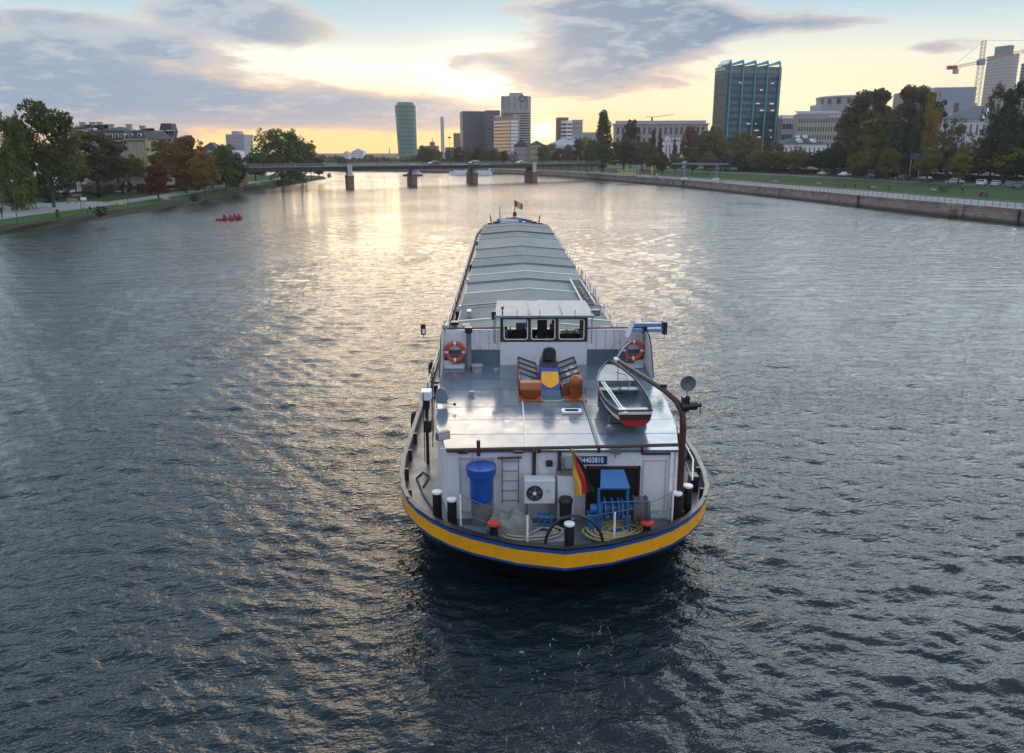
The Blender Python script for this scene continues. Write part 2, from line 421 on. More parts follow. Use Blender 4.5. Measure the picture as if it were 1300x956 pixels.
# ---------------------------------------------------------------- banks
def offs(poly,d):                            # offset a polyline sideways (positive = right of travel)
    out=[]
    for i,p in enumerate(poly):
        a=Vector(poly[max(i-1,0)]); b=Vector(poly[min(i+1,len(poly)-1)]); t=(b-a).normalized()
        n=Vector((t.y,-t.x)); out.append((p[0]+n.x*d,p[1]+n.y*d))
    return out
def resamp(poly,step=6):
    out=[]
    for a,b in zip(poly[:-1],poly[1:]):
        a=Vector(a); b=Vector(b); n=max(1,int((b-a).length/step))
        for k in range(n): out.append(tuple(a.lerp(b,k/n)))
    out.append(tuple(poly[-1]))
    for _ in range(3):
        out=[out[0]]+[tuple((Vector(out[i-1])+Vector(out[i])*2+Vector(out[i+1]))/4) for i in range(1,len(out)-1)]+[out[-1]]
    return out
def ribbon(name,poly,d0,z0,d1,z1,mat,label,cat='ground',jit=0,skirt=None):
    a=offs(poly,d0); b=offs(poly,d1); mb=MB(); n=len(a); K=1 if not jit else 4
    rr=random.Random(5)
    vs=[]
    for i in range(n):
        for k in range(K+1):
            t=k/K; j=(rr.uniform(-jit,jit) if 0<k<K else 0)
            vs.append((a[i][0]*(1-t)+b[i][0]*t+j,a[i][1]*(1-t)+b[i][1]*t+j,z0*(1-t)+z1*t+j*.4))
    mb.add(vs,[(i*(K+1)+k,i*(K+1)+k+1,(i+1)*(K+1)+k+1,(i+1)*(K+1)+k) for i in range(n-1) for k in range(K)])
    o=mb.build(name,mat,fix=False); tag(o,label,cat,kind='structure'); return o
RB=resamp([(84,-60),(84,20),(79,80),(76,117),(72,137),(68.5,156),(66,178),(61,202),(57.5,228),(52,253),(43,283),(33.5,318),(26,344),(15,372),(-12,415),(-60,450),(-140,480),(-300,500),(-700,510)])
LB=resamp([(-60,-60),(-64,40),(-66,101),(-64.5,116),(-64.5,132),(-64.5,150),(-66,178),(-70,210),(-72,238),(-73,276),(-76,330)])
LBT=resamp([(-76,330),(-78,338),(-84,342),(-93,338),(-110,330),(-160,330),(-260,335),(-700,350)],5)
# right side
ribbon('quay_path',RB,0,2.2,11,2.25,G_path,'pale gravel promenade along the top of the right quay','path')
ribbon('right_lawn',RB,11,2.26,37,3.0,G_grass,'green lawn between right quay promenade and the road','lawn')
ribbon('right_road',RB,37,3.05,52,3.1,G_road,'asphalt riverside road behind the right lawn','road')
ribbon('right_kerb',RB,36.6,3.14,37.1,3.14,G_path,'pale kerb between the right lawn and the road','kerb')
ribbon('right_verge',RB,52,3.12,64,3.3,G_verge,'grass strip under the tree row beyond the right road','verge')
def fan(name,poly,d,z,far,mat,label):
    a=offs(poly,d); mb=MB(); n=len(a)
    vs=[(p[0],p[1],z) for p in a]+[(p[0]+far[0],p[1]+far[1],z) for p in a]
    mb.add(vs,[(i,i+1,n+i+1,n+i) for i in range(n-1)]); o=mb.build(name,mat,fix=False); tag(o,label,'ground',kind='structure'); return o
# town ground, right and far: one sheet reaching the horizon
a=offs(RB,64); mb=MB()
pts=[p for p in a]
ring=[(p[0],p[1],3.28) for p in pts]+[(-4000,600,3.28),(-6000,9000,3.28),(7000,9000,3.28),(7000,-60,3.28)]
mb.add(ring,[tuple(range(len(ring)))]); o=mb.build('right_ground',G_soil,fix=False); tag(o,'town ground behind the right bank reaching the horizon','ground',kind='structure')
mb=MB()      # the quay wall with a coping
w0=offs(RB,-.12); w1=offs(RB,0)
n=len(RB)
vs=[(p[0],p[1],-1.5) for p in w0]+[(p[0],p[1],1.95) for p in w1]
mb.add(vs,[(i,i+1,n+i+1,n+i) for i in range(n-1)])
c0=offs(RB,-.15); c1=offs(RB,.55)
vs=[(p[0],p[1],1.95) for p in c0]+[(p[0],p[1],2.24) for p in c0]+[(p[0],p[1],2.24) for p in c1]+[(p[0],p[1],1.95) for p in w1]
for k in range(3): mb.add([vs[i] for i in range(4*n)],[(k*n+i,k*n+i+1,(k+1)*n+i+1,(k+1)*n+i) for i in range(n-1)])
mb.add(vs,[(3*n+i,3*n+i+1,i+1,i) for i in range(n-1)])
o=mb.build('quay_wall',G_quay,fix=False); tag(o,'long reddish sandstone quay wall along the right bank','quay wall')
# buttress recesses / steps in the quay wall
k=0
for px,w in((1203,2.6),(1280,.5),(1090,.5),(865,.5)):
    q=min(RB,key=lambda p:abs(650+FPX*p[0]/max(p[1],1)-px)); i=RB.index(q)
    t=(Vector(RB[i+1])-Vector(RB[i-1])).normalized(); ang=math.atan2(t.y,t.x)-PI/2
    mb=MB()
    if w>1:
        mb.b2(-.5,-.1,-1.9,-.9,-.5,2.0); mb.b2(-.5,-.1,.9,1.9,-.5,2.0)
        mb.add([(-.4,-.9,-.5),(-.4,.9,-.5),(-.2,.9,2.0),(-.2,-.9,2.0)],[(0,1,2,3)])
        for s_ in range(6): mb.b2(-.62,-.16,-.9,.9,s_*.28-.1,s_*.28+.06)
        o=mb.build('quay_stairs',G_quay,loc=(q[0],q[1],0),rz=ang); tag(o,'dark stair recess with stone cheeks in the right quay wall','stairs')
    else:
        mb.b2(-.34,-.1,-.12,.12,-.4,2.15)
        for s_ in range(7): mb.cyl((-.4,-.3,.1+s_*.3),(-.4,.3,.1+s_*.3),.025,n=6)
        mb.cyl((-.4,-.3,-.2),(-.4,-.3,2.3),.03,n=6); mb.cyl((-.4,.3,-.2),(-.4,.3,2.3),.03,n=6)
        o=mb.build('quay_ladder',pm('dark_iron',(.03,.03,.032),.6),loc=(q[0],q[1],0),rz=ang)
        tag(o,{1280:'dark iron ladder on the quay wall nearest the right edge of the photo',1090:'dark iron ladder on the middle of the right quay wall',865:'dark iron ladder on the quay wall below the blue grey gantry'}[px],'ladder')
# left side
LBx=LB+LBT[1:]
ribbon('left_bank_slope',LBx,0,-.6,-2.5,1.0,G_rip,'dark stony slope of the left bank at the waterline','bank',jit=.35)
ribbon('left_verge',LBx,-2.5,1.0,-6.5,1.34,G_verge,'strip of grass between the left bank stones and path','verge',jit=.12)
ribbon('left_path',LBx,-6.5,1.36,-11.5,1.4,G_path,'pale riverside footpath on the left bank','path')
a=offs(LBx,-6); mb=MB()
ring=[(p[0],p[1],1.3) for p in a]+[(-700,-60,1.3)]
ring=ring[::-1]
mb.add(ring,[tuple(range(len(ring)))]); o=mb.build('left_lawn',G_grass,fix=False); tag(o,'green lawn of the left bank park','lawn',kind='structure')
# plaza widening near the camera, and the second path that branches off
def poly_sheet(name,pts,z,mat,label,cat):
    mb=MB(); mb.add([(p[0],p[1],z) for p in pts],[tuple(range(len(pts)))]); o=mb.build(name,mat,fix=False)
    tag(o,label,cat,kind='structure'); return o
poly_sheet('left_plaza',[(-71,60),(-71,112),(-72,128),(-77,150),(-84,150),(-100,140),(-125,130),(-125,60)],1.37,G_path,'broad pale paved area at the near end of the left path','pavement')
poly_sheet('left_side_path',[(-79,236),(-81,236),(-92,196),(-118,178),(-118,173),(-89,190),(-77.5,225)],1.38,G_path,'second footpath forking off across the left lawn','path')
# raised left street behind a retaining wall
SW=[(-112,20),(-112,120),(-112,150),(-116,190),(-122,230),(-126,270),(-130,305)]
mb=MB(); n=len(SW)
mb.add([(p[0],p[1],1.0) for p in SW]+[(p[0],p[1],3.9) for p in SW]+[(p[0]-.5,p[1],3.9) for p in SW]+[(p[0]-.5,p[1],3.5) for p in SW],
  [(k*n+i,(k+1)*n+i,(k+1)*n+i+1,k*n+i+1) for k in range(3) for i in range(n-1)])
o=mb.build('retaining_wall',pm('brown_wall',(.13,.09,.07),.9,var=.3,scale=.8,world=True),fix=False); tag(o,'long brown retaining wall below the left street','wall')
mb=MB(); mb.add([(p[0]-.4,p[1],3.4) for p in SW]+[(p[0]-16,p[1]+2,3.4) for p in SW],[(i,n+i,n+i+1,i+1) for i in range(n-1)])
o=mb.build('left_road',G_road,fix=False); tag(o,'asphalt street on the raised left embankment','road',kind='structure')
mb=MB(); mb.add([(p[0]-16,p[1]+2,3.42) for p in SW]+[(-690,320,3.42),(-690,20,3.42)],[tuple(range(n+2))[::-1]])
o=mb.build('left_ground',G_soil,fix=False); tag(o,'town ground behind the left street','ground',kind='structure')
# ---------------------------------------------------------------- materials of the barge
M_hull=pm('hull_black',(.008,.008,.010),.35,var=.3,scale=.7,dirt=(.05,.035,.025),dirt_amt=.35)
M_yel=pm('stripe_yellow',(.82,.38,.008),.4,var=.06,scale=1.5,streak=(.20,.10,.03),streak_amt=.75,dirt=(.36,.19,.03),dirt_amt=.6)
M_blu=pm('stripe_blue',(.012,.07,.30),.4,var=.1)
M_deck=pm('deck_paint',(.105,.15,.20),.17,var=.14,scale=.9,coat=.2,dirt=(.17,.185,.20),dirt_amt=.6,bump=.07,bscale=1.6,rvar=.13)
M_side=pm('side_deck_grey',(.16,.15,.15),.42,var=.2,scale=1.2,dirt=(.10,.075,.06),dirt_amt=.6,rvar=.1)
M_well=pm('well_deck_grey',(.10,.12,.14),.4,var=.25,scale=1.4,dirt=(.07,.06,.055),dirt_amt=.6,rvar=.1)
M_wht=pm('white_paint',(.64,.67,.72),.4,var=.06,scale=1.6,streak=(.33,.22,.14),streak_amt=.55,dirt=(.42,.38,.33),dirt_amt=.6,rvar=.06)
M_brn=pm('brown_paint',(.055,.021,.014),.4,var=.2,scale=4)
M_blk=pm('black_paint',(.012,.012,.014),.4,var=.3,scale=5)
M_wcap=pm('white_cap',(.78,.79,.80),.5,var=.08,scale=8,dirt=(.4,.36,.3),dirt_amt=.5)
M_red=pm('red_cap',(.55,.055,.035),.5,var=.2,scale=8)
M_hatch=pm('hatch_aluminium',(.165,.21,.22),.5,metal=.1,var=.12,scale=.5,dirt=(.11,.125,.12),dirt_amt=.7,rvar=.1,orand=.16)
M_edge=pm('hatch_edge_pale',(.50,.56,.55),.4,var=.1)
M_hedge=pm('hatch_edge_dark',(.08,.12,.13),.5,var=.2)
M_glass=pm('window_glass',(.02,.025,.03),.04,var=.2)
M_grey=pm('grey_paint',(.28,.31,.34),.4,var=.12,scale=3)
M_mgrey=pm('mid_grey',(.12,.13,.14),.5,var=.2,scale=4)
M_steel=pm('galvanised',(.45,.46,.47),.35,metal=.7,var=.15,scale=6)
M_orange=pm('vent_orange',(.30,.078,.022),.42,var=.15,scale=3,dirt=(.2,.05,.02),dirt_amt=.5)
M_wood=pm('varnished_brown',(.20,.065,.028),.4,var=.3,scale=4)
M_bplas=pm('blue_plastic',(.012,.075,.34),.35,var=.1,scale=3)
M_winch=pm('winch_blue',(.022,.13,.34),.4,var=.2,scale=5,dirt=(.03,.05,.08),dirt_amt=.5)
def clear_glass():
    m,x,b=newmat('clear_glass'); b.inputs['Base Color'].default_value=(.9,.95,.95,1); b.inputs['Roughness'].default_value=.02
    b.inputs['Transmission Weight'].default_value=1; b.inputs['IOR'].default_value=1.1; return m
M_clear=clear_glass()

barge=thing('river_barge','long grey covered cargo barge with yellow and blue striped stern heading away upriver','barge',tuple(STERN),YAW)
OUT=[(0,-.12),(1.06,.12),(2.08,.60),(2.62,.97),(3.08,1.42),(3.5,1.98),(3.8,2.55),(4.02,3.2),(4.17,4.1),(4.26,5.3),(4.26,7),(4.25,12),(4.22,25),(4.2,40),(4.2,55),(4.15,66),(4.0,69),(3.65,72),(3.05,74.5),(2.2,76.7),(1.2,78.3),(.4,79.1),(0,79.3)]
def sheer(y): return 1.80+.95*max(0,(y-55)/24)**2
def hull_ring(z, inset=0.0, tuck=0.0):
    pr=[]
    for w,y in OUT:
        t=max(0,1-y/14.0); tb=max(0,(y-62)/17.)
        ww=max(0,w-inset-(tuck*.55*t if w>0 else 0)-(tuck*.5*tb if w>0 else 0)); yy=y+tuck*1.5*t**1.5-tuck*1.6*tb+ (inset*1.1 if y<1.2 else (-inset if y>78 else inset*.4*max(0,1-y/4)))
        pr.append((ww,yy,z if not callable(z) else z(y)))
    left=[(-a,b,c) for a,b,c in pr[1:-1]][::-1]
    return pr+left
def rings_mesh(rings,mats_idx,name,mats,smooth=True,**k):
    mb=MB(); n=len(rings[0])
    for r in rings: mb.v.extend(r)
    for k_ in range(len(rings)-1):
        for i in range(n):
            j=(i+1)%n; mb.f.append((k_*n+i,k_*n+j,(k_+1)*n+j,(k_+1)*n+i)); mb.m.append(mats_idx[k_])
    return mb.build(name,mats,barge,smooth=smooth)
zs=[(-.8,1.5),(0.0,1.0),(.5,.62),(.95,.27),(1.22,.06)]
R0=[hull_ring((lambda d:(lambda y:d+ (sheer(y)-1.8)*max(0,d)/1.5))(z),0,t) for z,t in zs]
R1=[hull_ring((lambda d:(lambda y:sheer(y)-d))(d),0,t) for d,t in((.53,.02),(.46,.012),(.12,.0),(.03,.0))]
rings_mesh(R0+R1,[0,0,0,0,0,1,2,1],'hull',[M_hull,M_blu,M_yel],smooth=False)
# bulwark: cap rail and inner face
cap=[hull_ring(lambda y:sheer(y)-.03,0,0),hull_ring(lambda y:sheer(y)+.03,-.03,0),hull_ring(lambda y:sheer(y)+.035,.09,0),hull_ring(lambda y:sheer(y)-.02,.10,0),hull_ring(lambda y:sheer(y)-.34,.10,0)]
rings_mesh(cap,[0,0,0,1],'bulwark',[M_blk,M_mgrey],smooth=False)
# pale worn strip on the side bulwark tops
for s in(-1,1):
    mb=MB(); pts=[(w,y) for w,y in OUT if 2.4<=y<=60 or 3<y<60]
    for (w0_,y0_),(w1_,y1_) in zip(pts[:-1],pts[1:]):
        mb.add([(s*(w0_-.07),y0_,sheer(y0_)+.04),(s*(w1_-.07),y1_,sheer(y1_)+.04),(s*(w1_+.03),y1_,sheer(y1_)+.06),(s*(w0_+.03),y0_,sheer(y0_)+.06)],[(0,1,2,3)])
        mb.add([(s*(w0_+.03),y0_,sheer(y0_)+.06),(s*(w1_+.03),y1_,sheer(y1_)+.06),(s*(w1_+.04),y1_,sheer(y1_)-.05),(s*(w0_+.04),y0_,sheer(y0_)-.05)],[(0,1,2,3)])
    mb.build('gunwale_cap',pm('worn_gunwale',(.26,.24,.22),.5,var=.35,scale=2.5,dirt=(.04,.035,.03),dirt_amt=.8),barge)
# decks
dk=hull_ring(lambda y:1.5+(sheer(y)-1.8),.09,0)
mb=MB(); mb.add([(p[0],p[1],p[2]) for p in dk if p[1]<=5.3],[tuple(range(len([1 for p in dk if p[1]<=5.3])))])
mbs=MB(); 
half=[(max(0,w-.09),y+(.1 if y<1.2 else 0)) for w,y in OUT]
def strip(mb,a,b,m=None):
    n=len(a); mb.add(a+b,[(i,i+1,n+i+1,n+i) for i in range(n-1)],m)
aft=[h for h in half if h[1]<=5.4]; fw=[h for h in half if h[1]>=5.3]
mb=MB(); strip(mb,[(-w,y,1.5) for w,y in aft],[(w,y,1.5) for w,y in aft]); mb.build('well_deck',M_well,barge)
mb=MB(); strip(mb,[(-w,y,1.5+sheer(y)-1.8) for w,y in fw],[(w,y,1.5+sheer(y)-1.8) for w,y in fw]); mb.build('side_deck',M_side,barge)
# ---------------------------------------------------------------- accommodation block
CB=[(-2.72,2.05),(2.85,2.0),(3.02,2.9),(3.15,3.6),(3.33,5.6),(3.4,8),(3.42,12.3),(-3.42,12.3),(-3.35,8),(-3.28,5.6),(-3.08,3.6),(-2.9,2.9)]
mb=MB(); mb.prism(CB,1.5,3.26); mb.build('cabin_wall',M_wht,barge)
mb=MB(); mb.prism([(a*1.012,b if b>3 else b-.05) for a,b in CB],3.262,3.33); mb.build('cabin_roof',M_deck,barge,bevel=.015)
mb=MB(); mb.b2(-.83,-.79,2.1,6.1,3.332,3.36); mb.b2(-2.9,-.85,2.06,2.1,3.332,3.35); mb.build('roof_seam',M_edge,barge)
mb=MB(); mb.b2(.93,1.0,2.1,6.5,3.332,3.375); mb.build('roof_seam',pm('seam_dark',(.04,.06,.09),.4),barge)
# rows of faint weld lines on the roof are worn into low ridges
for yy in (3.1,4.2,5.3,7.0,8.1):
    mb=MB(); mb.b2(-3.1,3.2,yy,yy+.012,3.331,3.336); mb.build('roof_weld',M_deck,barge)
# brown rail along the aft roof edge
mb=MB(); mb.tube([(-2.75,1.93,3.36),(0,1.9,3.42),(2.86,1.93,3.47)],.045,8)
for xx in(-1.95,-.5,.95,2.0): mb.cyl((xx,1.93,3.28),(xx,1.93,3.42),.035,n=8)
for xx in(-2.35,-1.0): mb.b2(xx-.12,xx+.12,1.93,2.0,3.26,3.32)
mb.build('roof_rail',M_brn,barge,smooth=True)
mb=MB(); mb.cyl((-1.97,1.9,3.22),(-1.97,1.9,3.62),.045,n=10); mb.build('rail_post',M_brn,barge,smooth=True)
# aft wall fittings
for xx,zb in((-.62,2.6),(.0,2.6)):
    mb=MB(); mb.b2(xx-.045,xx+.045,1.94,1.99,zb-.1,3.3); mb.build('wall_pipe',M_brn,barge)
lad=MB()
for xx in(-1.4,-1.0): lad.cyl((xx,1.95,1.95),(xx,1.95,3.2),.012,n=6)
for k in range(5): lad.cyl((-1.4,1.95,2.02+k*.26),(-1.0,1.95,2.02+k*.26),.012,n=6)
lad.build('ladder',M_mgrey,barge)
mb=MB(); mb.cyl((-1.52,1.93,3.14),(-.92,1.93,3.16),.028,n=8); mb.build('grab_bar',M_brn,barge,smooth=True)
mb=MB(); mb.b2(-.33,-.17,1.9,1.98,2.93,3.06); mb.lathe([(.0,0),(.05,.0),(.06,.05),(.05,.1),(0,.11)],(-.25,1.87,3.0),10); mb.build('wall_lamp',M_blk,barge)
# doors / panels drawn by real grooves
for a,b,c,d in((-2.45,-1.6,1.7,3.12),(2.05,2.62,1.7,3.05)):
    mb=MB()
    for q in((a,a+.02,c,d),(b-.02,b,c,d),(a,b,c,c+.02),(a,b,d-.02,d)): mb.b2(q[0],q[1],1.985,2.035,q[2],q[3])
    mb.build('wall_panel_joint',pm('joint_grey',(.4,.42,.46),.5),barge)
# dark machinery opening behind the winch
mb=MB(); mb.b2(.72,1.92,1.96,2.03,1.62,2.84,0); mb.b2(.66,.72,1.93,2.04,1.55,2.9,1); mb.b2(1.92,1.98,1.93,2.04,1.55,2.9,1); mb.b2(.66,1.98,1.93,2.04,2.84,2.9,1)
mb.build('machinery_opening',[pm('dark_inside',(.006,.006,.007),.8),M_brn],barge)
mb=MB(); mb.b2(-.06,.36,1.72,2.0,1.6,2.78,0); mb.b2(-.08,.66,1.70,2.02,2.78,2.82,1); mb.build('wall_cabinet',[M_wht,M_mgrey],barge,bevel=.01)
mb=MB(); mb.b2(.12,.5,1.9,1.98,2.9,3.16,0); mb.cyl((.1,1.9,3.1),(.1,1.85,2.5),.012,n=6,m=1); mb.tube([(.0,1.94,3.2),(.04,1.9,3.0),(.15,1.9,2.93),(.05,1.88,2.8)],.01,6,m=1)
mb.build('wall_fitting',[pm('teal_box',(.25,.36,.38),.5),M_mgrey],barge)
# number plate
plate=MB().b2(.40,1.16,1.965,1.995,2.96,3.16).build('number_plate',pm('plate_navy',(.01,.03,.17),.35,var=.05),barge)
cu=bpy.data.curves.new('number_text','FONT'); cu.body='04403810'; cu.size=.185; cu.extrude=.004; cu.align_x='CENTER'; cu.align_y='CENTER'; cu.space_character=1.02; cu.offset=.003
to=bpy.data.objects.new('number_text',cu); COL.objects.link(to)
dg=bpy.context.evaluated_depsgraph_get(); me=bpy.data.meshes.new_from_object(to.evaluated_get(dg)); bpy.data.objects.remove(to)
me.materials.clear(); me.materials.append(M_wcap)
tt=bpy.data.objects.new('number_lettering',me); COL.objects.link(tt); tt.parent=plate; tt.location=(.78,1.962,3.062); tt.rotation_euler=(PI/2,0,0); tt.scale=(.78,1,1)
# step strips on the roof edge, fold-down lamps
def floodlight(p,rz,s=1,name='floodlight'):
    mb=MB(); M=Matrix.Rotation(rz,3,'Z')
    def q(v): return Vector(p)+M@Vector(v)*s
    mb.cyl(q((0,0,-.18)),q((0,0,0)),.015*s,n=6,m=1)
    mb.box(q((0,0,.06)),(.34*s,.14*s,.2*s),rz,0); mb.box(q((0,-.075*s,.06)),(.3*s,.02,.16*s),rz,2)
    return mb.build(name,[M_mgrey,M_blk,pm('lamp_glass',(.35,.38,.4),.15)],barge,bevel=.02)
floodlight((-2.86,2.35,3.52),.5); floodlight((1.35,1.88,3.3),-.4,.72)
# ---------------------------------------------------------------- wheelhouse
WY=9.8; wx0,wx1=-1.46,1.48
mb=MB()
mb.b2(wx0,wx1,WY,WY+.06,3.33,4.14,0)                       # lower white front (towards the stern)
mb.b2(wx0,wx0+.06,WY+.06,11.8,3.33,4.14,0); mb.b2(wx1-.06,wx1,WY+.06,11.8,3.33,4.14,0); mb.b2(wx0,wx1,11.8,11.86,3.33,4.14,0)
mb.b2(wx0+.06,wx1-.06,WY+.06,11.8,3.5,3.54,1)
mb.build('wheelhouse_wall',[M_wht,M_mgrey],barge)
mb=MB(); zb,zt=4.14,4.98
for y0,y1 in((WY-.01,WY+.05),(11.8,11.86)):
    mb.b2(wx0,wx1,y0,y1,zb,zb+.09); mb.b2(wx0,wx1,y0,y1,zt-.05,zt+.02)
    for xx in(wx0,-.53,.40,wx1-.1): mb.b2(xx,xx+.10,y0+.003,y1-.003,zb+.09,zt-.05)
for xx in(wx0,wx1-.06):
    mb.b2(xx,xx+.06,WY+.05,11.8,zb,zb+.08); mb.b2(xx,xx+.06,WY+.05,11.8,zt-.05,zt+.02)
    for yy in(10.8,11.4): mb.b2(xx+.003,xx+.057,yy,yy+.08,zb+.08,zt-.05)
mb.build('window_surround',M_brn,barge)
def rrect(x0,x1,z0,z1,r,k=5):
    pts=[]
    for cx,cz,a in((x1-r,z1-r,0),(x0+r,z1-r,PI/2),(x0+r,z0+r,PI),(x1-r,z0+r,1.5*PI)):
        for i in range(k+1): t=a+PI/2*i/k; pts.append((cx+r*math.cos(t),cz+r*math.sin(t)))
    return pts
for a,b in((-1.34,-.53+.0),(-.42,.39),(.51,1.37)):
    pts=rrect(a+.01,b-.01,zb+.09,zt-.06,.09)
    w=MB(); w.tube([(p[0],WY-.02,p[1]) for p in pts],.018,6,closed=True); wo=w.build('window',M_wcap,barge,smooth=True)
    g=MB(); g.add([(p[0],WY+.01,p[1]) for p in pts]+[(p[0],WY+.016,p[1]) for p in pts],[tuple(range(len(pts))),tuple(range(len(pts),2*len(pts)))[::-1]]); g.build('pane',M_clear,wo)
mb=MB(); mb.add([(-1.66,9.52,5.03),(1.68,9.52,5.03),(1.60,11.9,5.10),(-1.58,11.9,5.10),(-1.66,9.52,5.10),(1.68,9.52,5.10),(1.60,11.9,5.17),(-1.58,11.9,5.17)],[(0,3,2,1),(4,5,6,7),(0,1,5,4),(1,2,6,5),(2,3,7,6),(3,0,4,7)])
for xx in(-.5,.6): mb.b2(xx,xx+.03,9.56,11.85,5.14,5.165)
mb.build('wheelhouse_roof',pm('roof_grey',(.20,.245,.265),.5,var=.1,scale=2,rvar=.08,dirt=(.2,.22,.22),dirt_amt=.4),barge,bevel=.01)
# interior: helm chair, console, blind
mb=MB(); mb.b2(-.17,.17,10.7,10.8,4.0,4.75); mb.b2(-.22,.22,10.75,11.2,3.95,4.05); mb.cyl((0,11,3.54),(0,11,3.95),.05); mb.b2(-.1,.1,10.7,10.79,4.72,4.92); mb.build('helm_seat',M_blk,barge,bevel=.03)
mb=MB(); mb.b2(-1.2,1.2,11.35,11.75,3.54,4.22,0); mb.b2(.6,1.3,11.0,11.9,3.54,4.2,0); mb.b2(-.9,-.55,11.4,11.45,4.22,4.45,1); mb.b2(.3,.6,11.4,11.45,4.22,4.42,1)
for k in range(7): mb.lathe([(.05,0),(.06,.1),(.0,.12)],(.7+.09*k,11.0+.07*(k%3),4.2),8,m=2)
mb.b2(-1.3,-.7,9.95,10.3,3.54,4.1,0); mb.b2(-1.15,-1.1,9.98,10.02,4.1,4.6,0); mb.b2(-.85,-.8,9.98,10.02,4.1,4.5,0)
mb.build('console',[M_blk,M_mgrey,pm('clutter_cream',(.45,.40,.30),.6)],barge)
for q in((.52,1.36),(-1.3,-.5)): MB().b2(q[0],q[1],11.76,11.78,4.58,4.9).build('blind',pm('pale_blind',(.55,.62,.64),.6),barge)
# roof-top kit
mb=MB(); mb.cyl((-1.38,9.62,5.1),(-1.38,9.62,5.25),.02,n=8,m=1); mb.lathe([(0,.0),(.06,.14),(.06,.17),(0,.18)],(-1.38,9.62,5.22),12,m=0); mb.build('signal_lamp',[M_red,M_blk],barge)
mb=MB(); mb.b2(-1.75,-1.6,9.6,9.75,4.95,5.22); mb.cyl((-1.67,9.67,4.14),(-1.67,9.67,4.95),.015,n=6); mb.build('side_lamp',M_blk,barge,bevel=.01)
mb=MB(); mb.b2(1.62,1.9,9.9,10.2,5.0,5.2); mb.lathe([(.0,0),(.1,.0),(.1,.12),(0,.14)],(1.8,10.3,5.05),12); mb.cyl((1.62,9.8,5.1),(2.0,9.8,5.1),.02,n=6); mb.build('horn',M_mgrey,barge,bevel=.01)
for xx in(-.9,-.15,1.02): mb=MB(); mb.cyl((xx,9.5,5.06),(xx,9.5,5.3),.012,n=6); mb.b2(xx-.05,xx+.05,9.46,9.52,5.05,5.1); mb.build('roof_bracket',M_mgrey,barge)
for xx in(-1.62,1.60): MB().tube([(xx,9.56,4.14),(xx,9.56,5.02)],.022,6).build('roof_strut',M_grey,barge)
# wing bulkheads either side of the wheelhouse
for x0,x1,sd_ in((-3.35,wx0-.002,-1),(wx1+.002,3.39,1)):
    mb=MB(); mb.b2(x0,x1,9.83,9.9,3.86,4.56,0); mb.b2(x0,x1,9.80,9.9,3.33,3.845,1); mb.b2(x0,x1,9.77,9.92,3.842,3.87,2)
    n_=int(abs(x1-x0)/.31)
    for k in range(1,n_+1): xx=x0+(x1-x0)*k/(n_+.3); mb.b2(xx,xx+.012,9.825,9.83,3.88,4.55,2)
    mb.build('wing_bulkhead',[M_wht,pm('bulkhead_blue',(.10,.145,.20),.35),M_mgrey],barge)
    mb=MB(); mb.cyl((x0,9.82,4.6),(x1,9.82,4.62),.028,n=8); mb.build('wing_rail',M_brn,barge,smooth=True)
# side screens that carry the lifebuoys
for s in(-1,1):
    off=.02 if s<0 else .0
    mb=MB(); xo=3.42 if s<0 else 3.46; xi=xo-.06
    prof=[(9.95,3.33),(9.95,4.52),(9.1,4.50),(8.75,4.30),(8.1,3.45),(8.1,3.33)]
    a=[(s*xo,y,z) for y,z in prof]; b=[(s*xi,y,z) for y,z in prof]; n=len(prof)
    mb.add(a+b,[tuple(range(n)),tuple(range(n,2*n))[::-1]]+[(i,(i+1)%n,n+(i+1)%n,n+i) for i in range(n)],0)
    mb.b2(s*3.06,s*xi,9.62,9.68,3.35,3.55,0)                                 # low front plate under the ring
    mb.b2(s*2.62,s*3.36,9.72,9.78,3.9,4.5,0); mb.b2(s*2.7,s*3.3,9.72,9.79,4.5,4.54,0)
    mb.b2(s*2.66,s*3.34,9.3,9.72,3.34,3.42,0)
    mb.build('side_screen',M_wht,barge,bevel=.008)
    mb=MB(); mb.tube([(s*(xo-.03),8.05,3.4),(s*(xo-.03),8.72,4.33),(s*(xo-.03),9.1,4.54),(s*(xo-.03),9.95,4.56),(s*2.9,9.97,4.64)],.022,6); mb.build('screen_rail',M_brn,barge,smooth=True)
    mb=MB(); mb.tube([(s*2.72,9.68,3.72),(s*3.3,9.68,3.72)],.012,6); mb.tube([(s*2.72,9.68,3.9),(s*3.3,9.68,3.9)],.012,6); mb.build('ring_bracket',M_steel,barge)
# thick exhaust / light mast at the left wing
mb=MB(); mb.lathe([(.10,3.33),(.10,3.5),(.085,3.52),(.085,4.62)],(-2.5,9.25,0),14,m=0); mb.b2(-2.62,-2.38,9.12,9.38,4.6,4.78,1); mb.build('light_mast',[M_mgrey,M_blk],barge,smooth=True)
mb=MB(); mb.lathe([(0,3.33),(.17,3.33),(.17,3.5),(.2,3.52),(.2,3.56),(0,3.58)],(-2.22,9.0,0),16); mb.build('vent_mushroom',M_grey,barge,smooth=True)
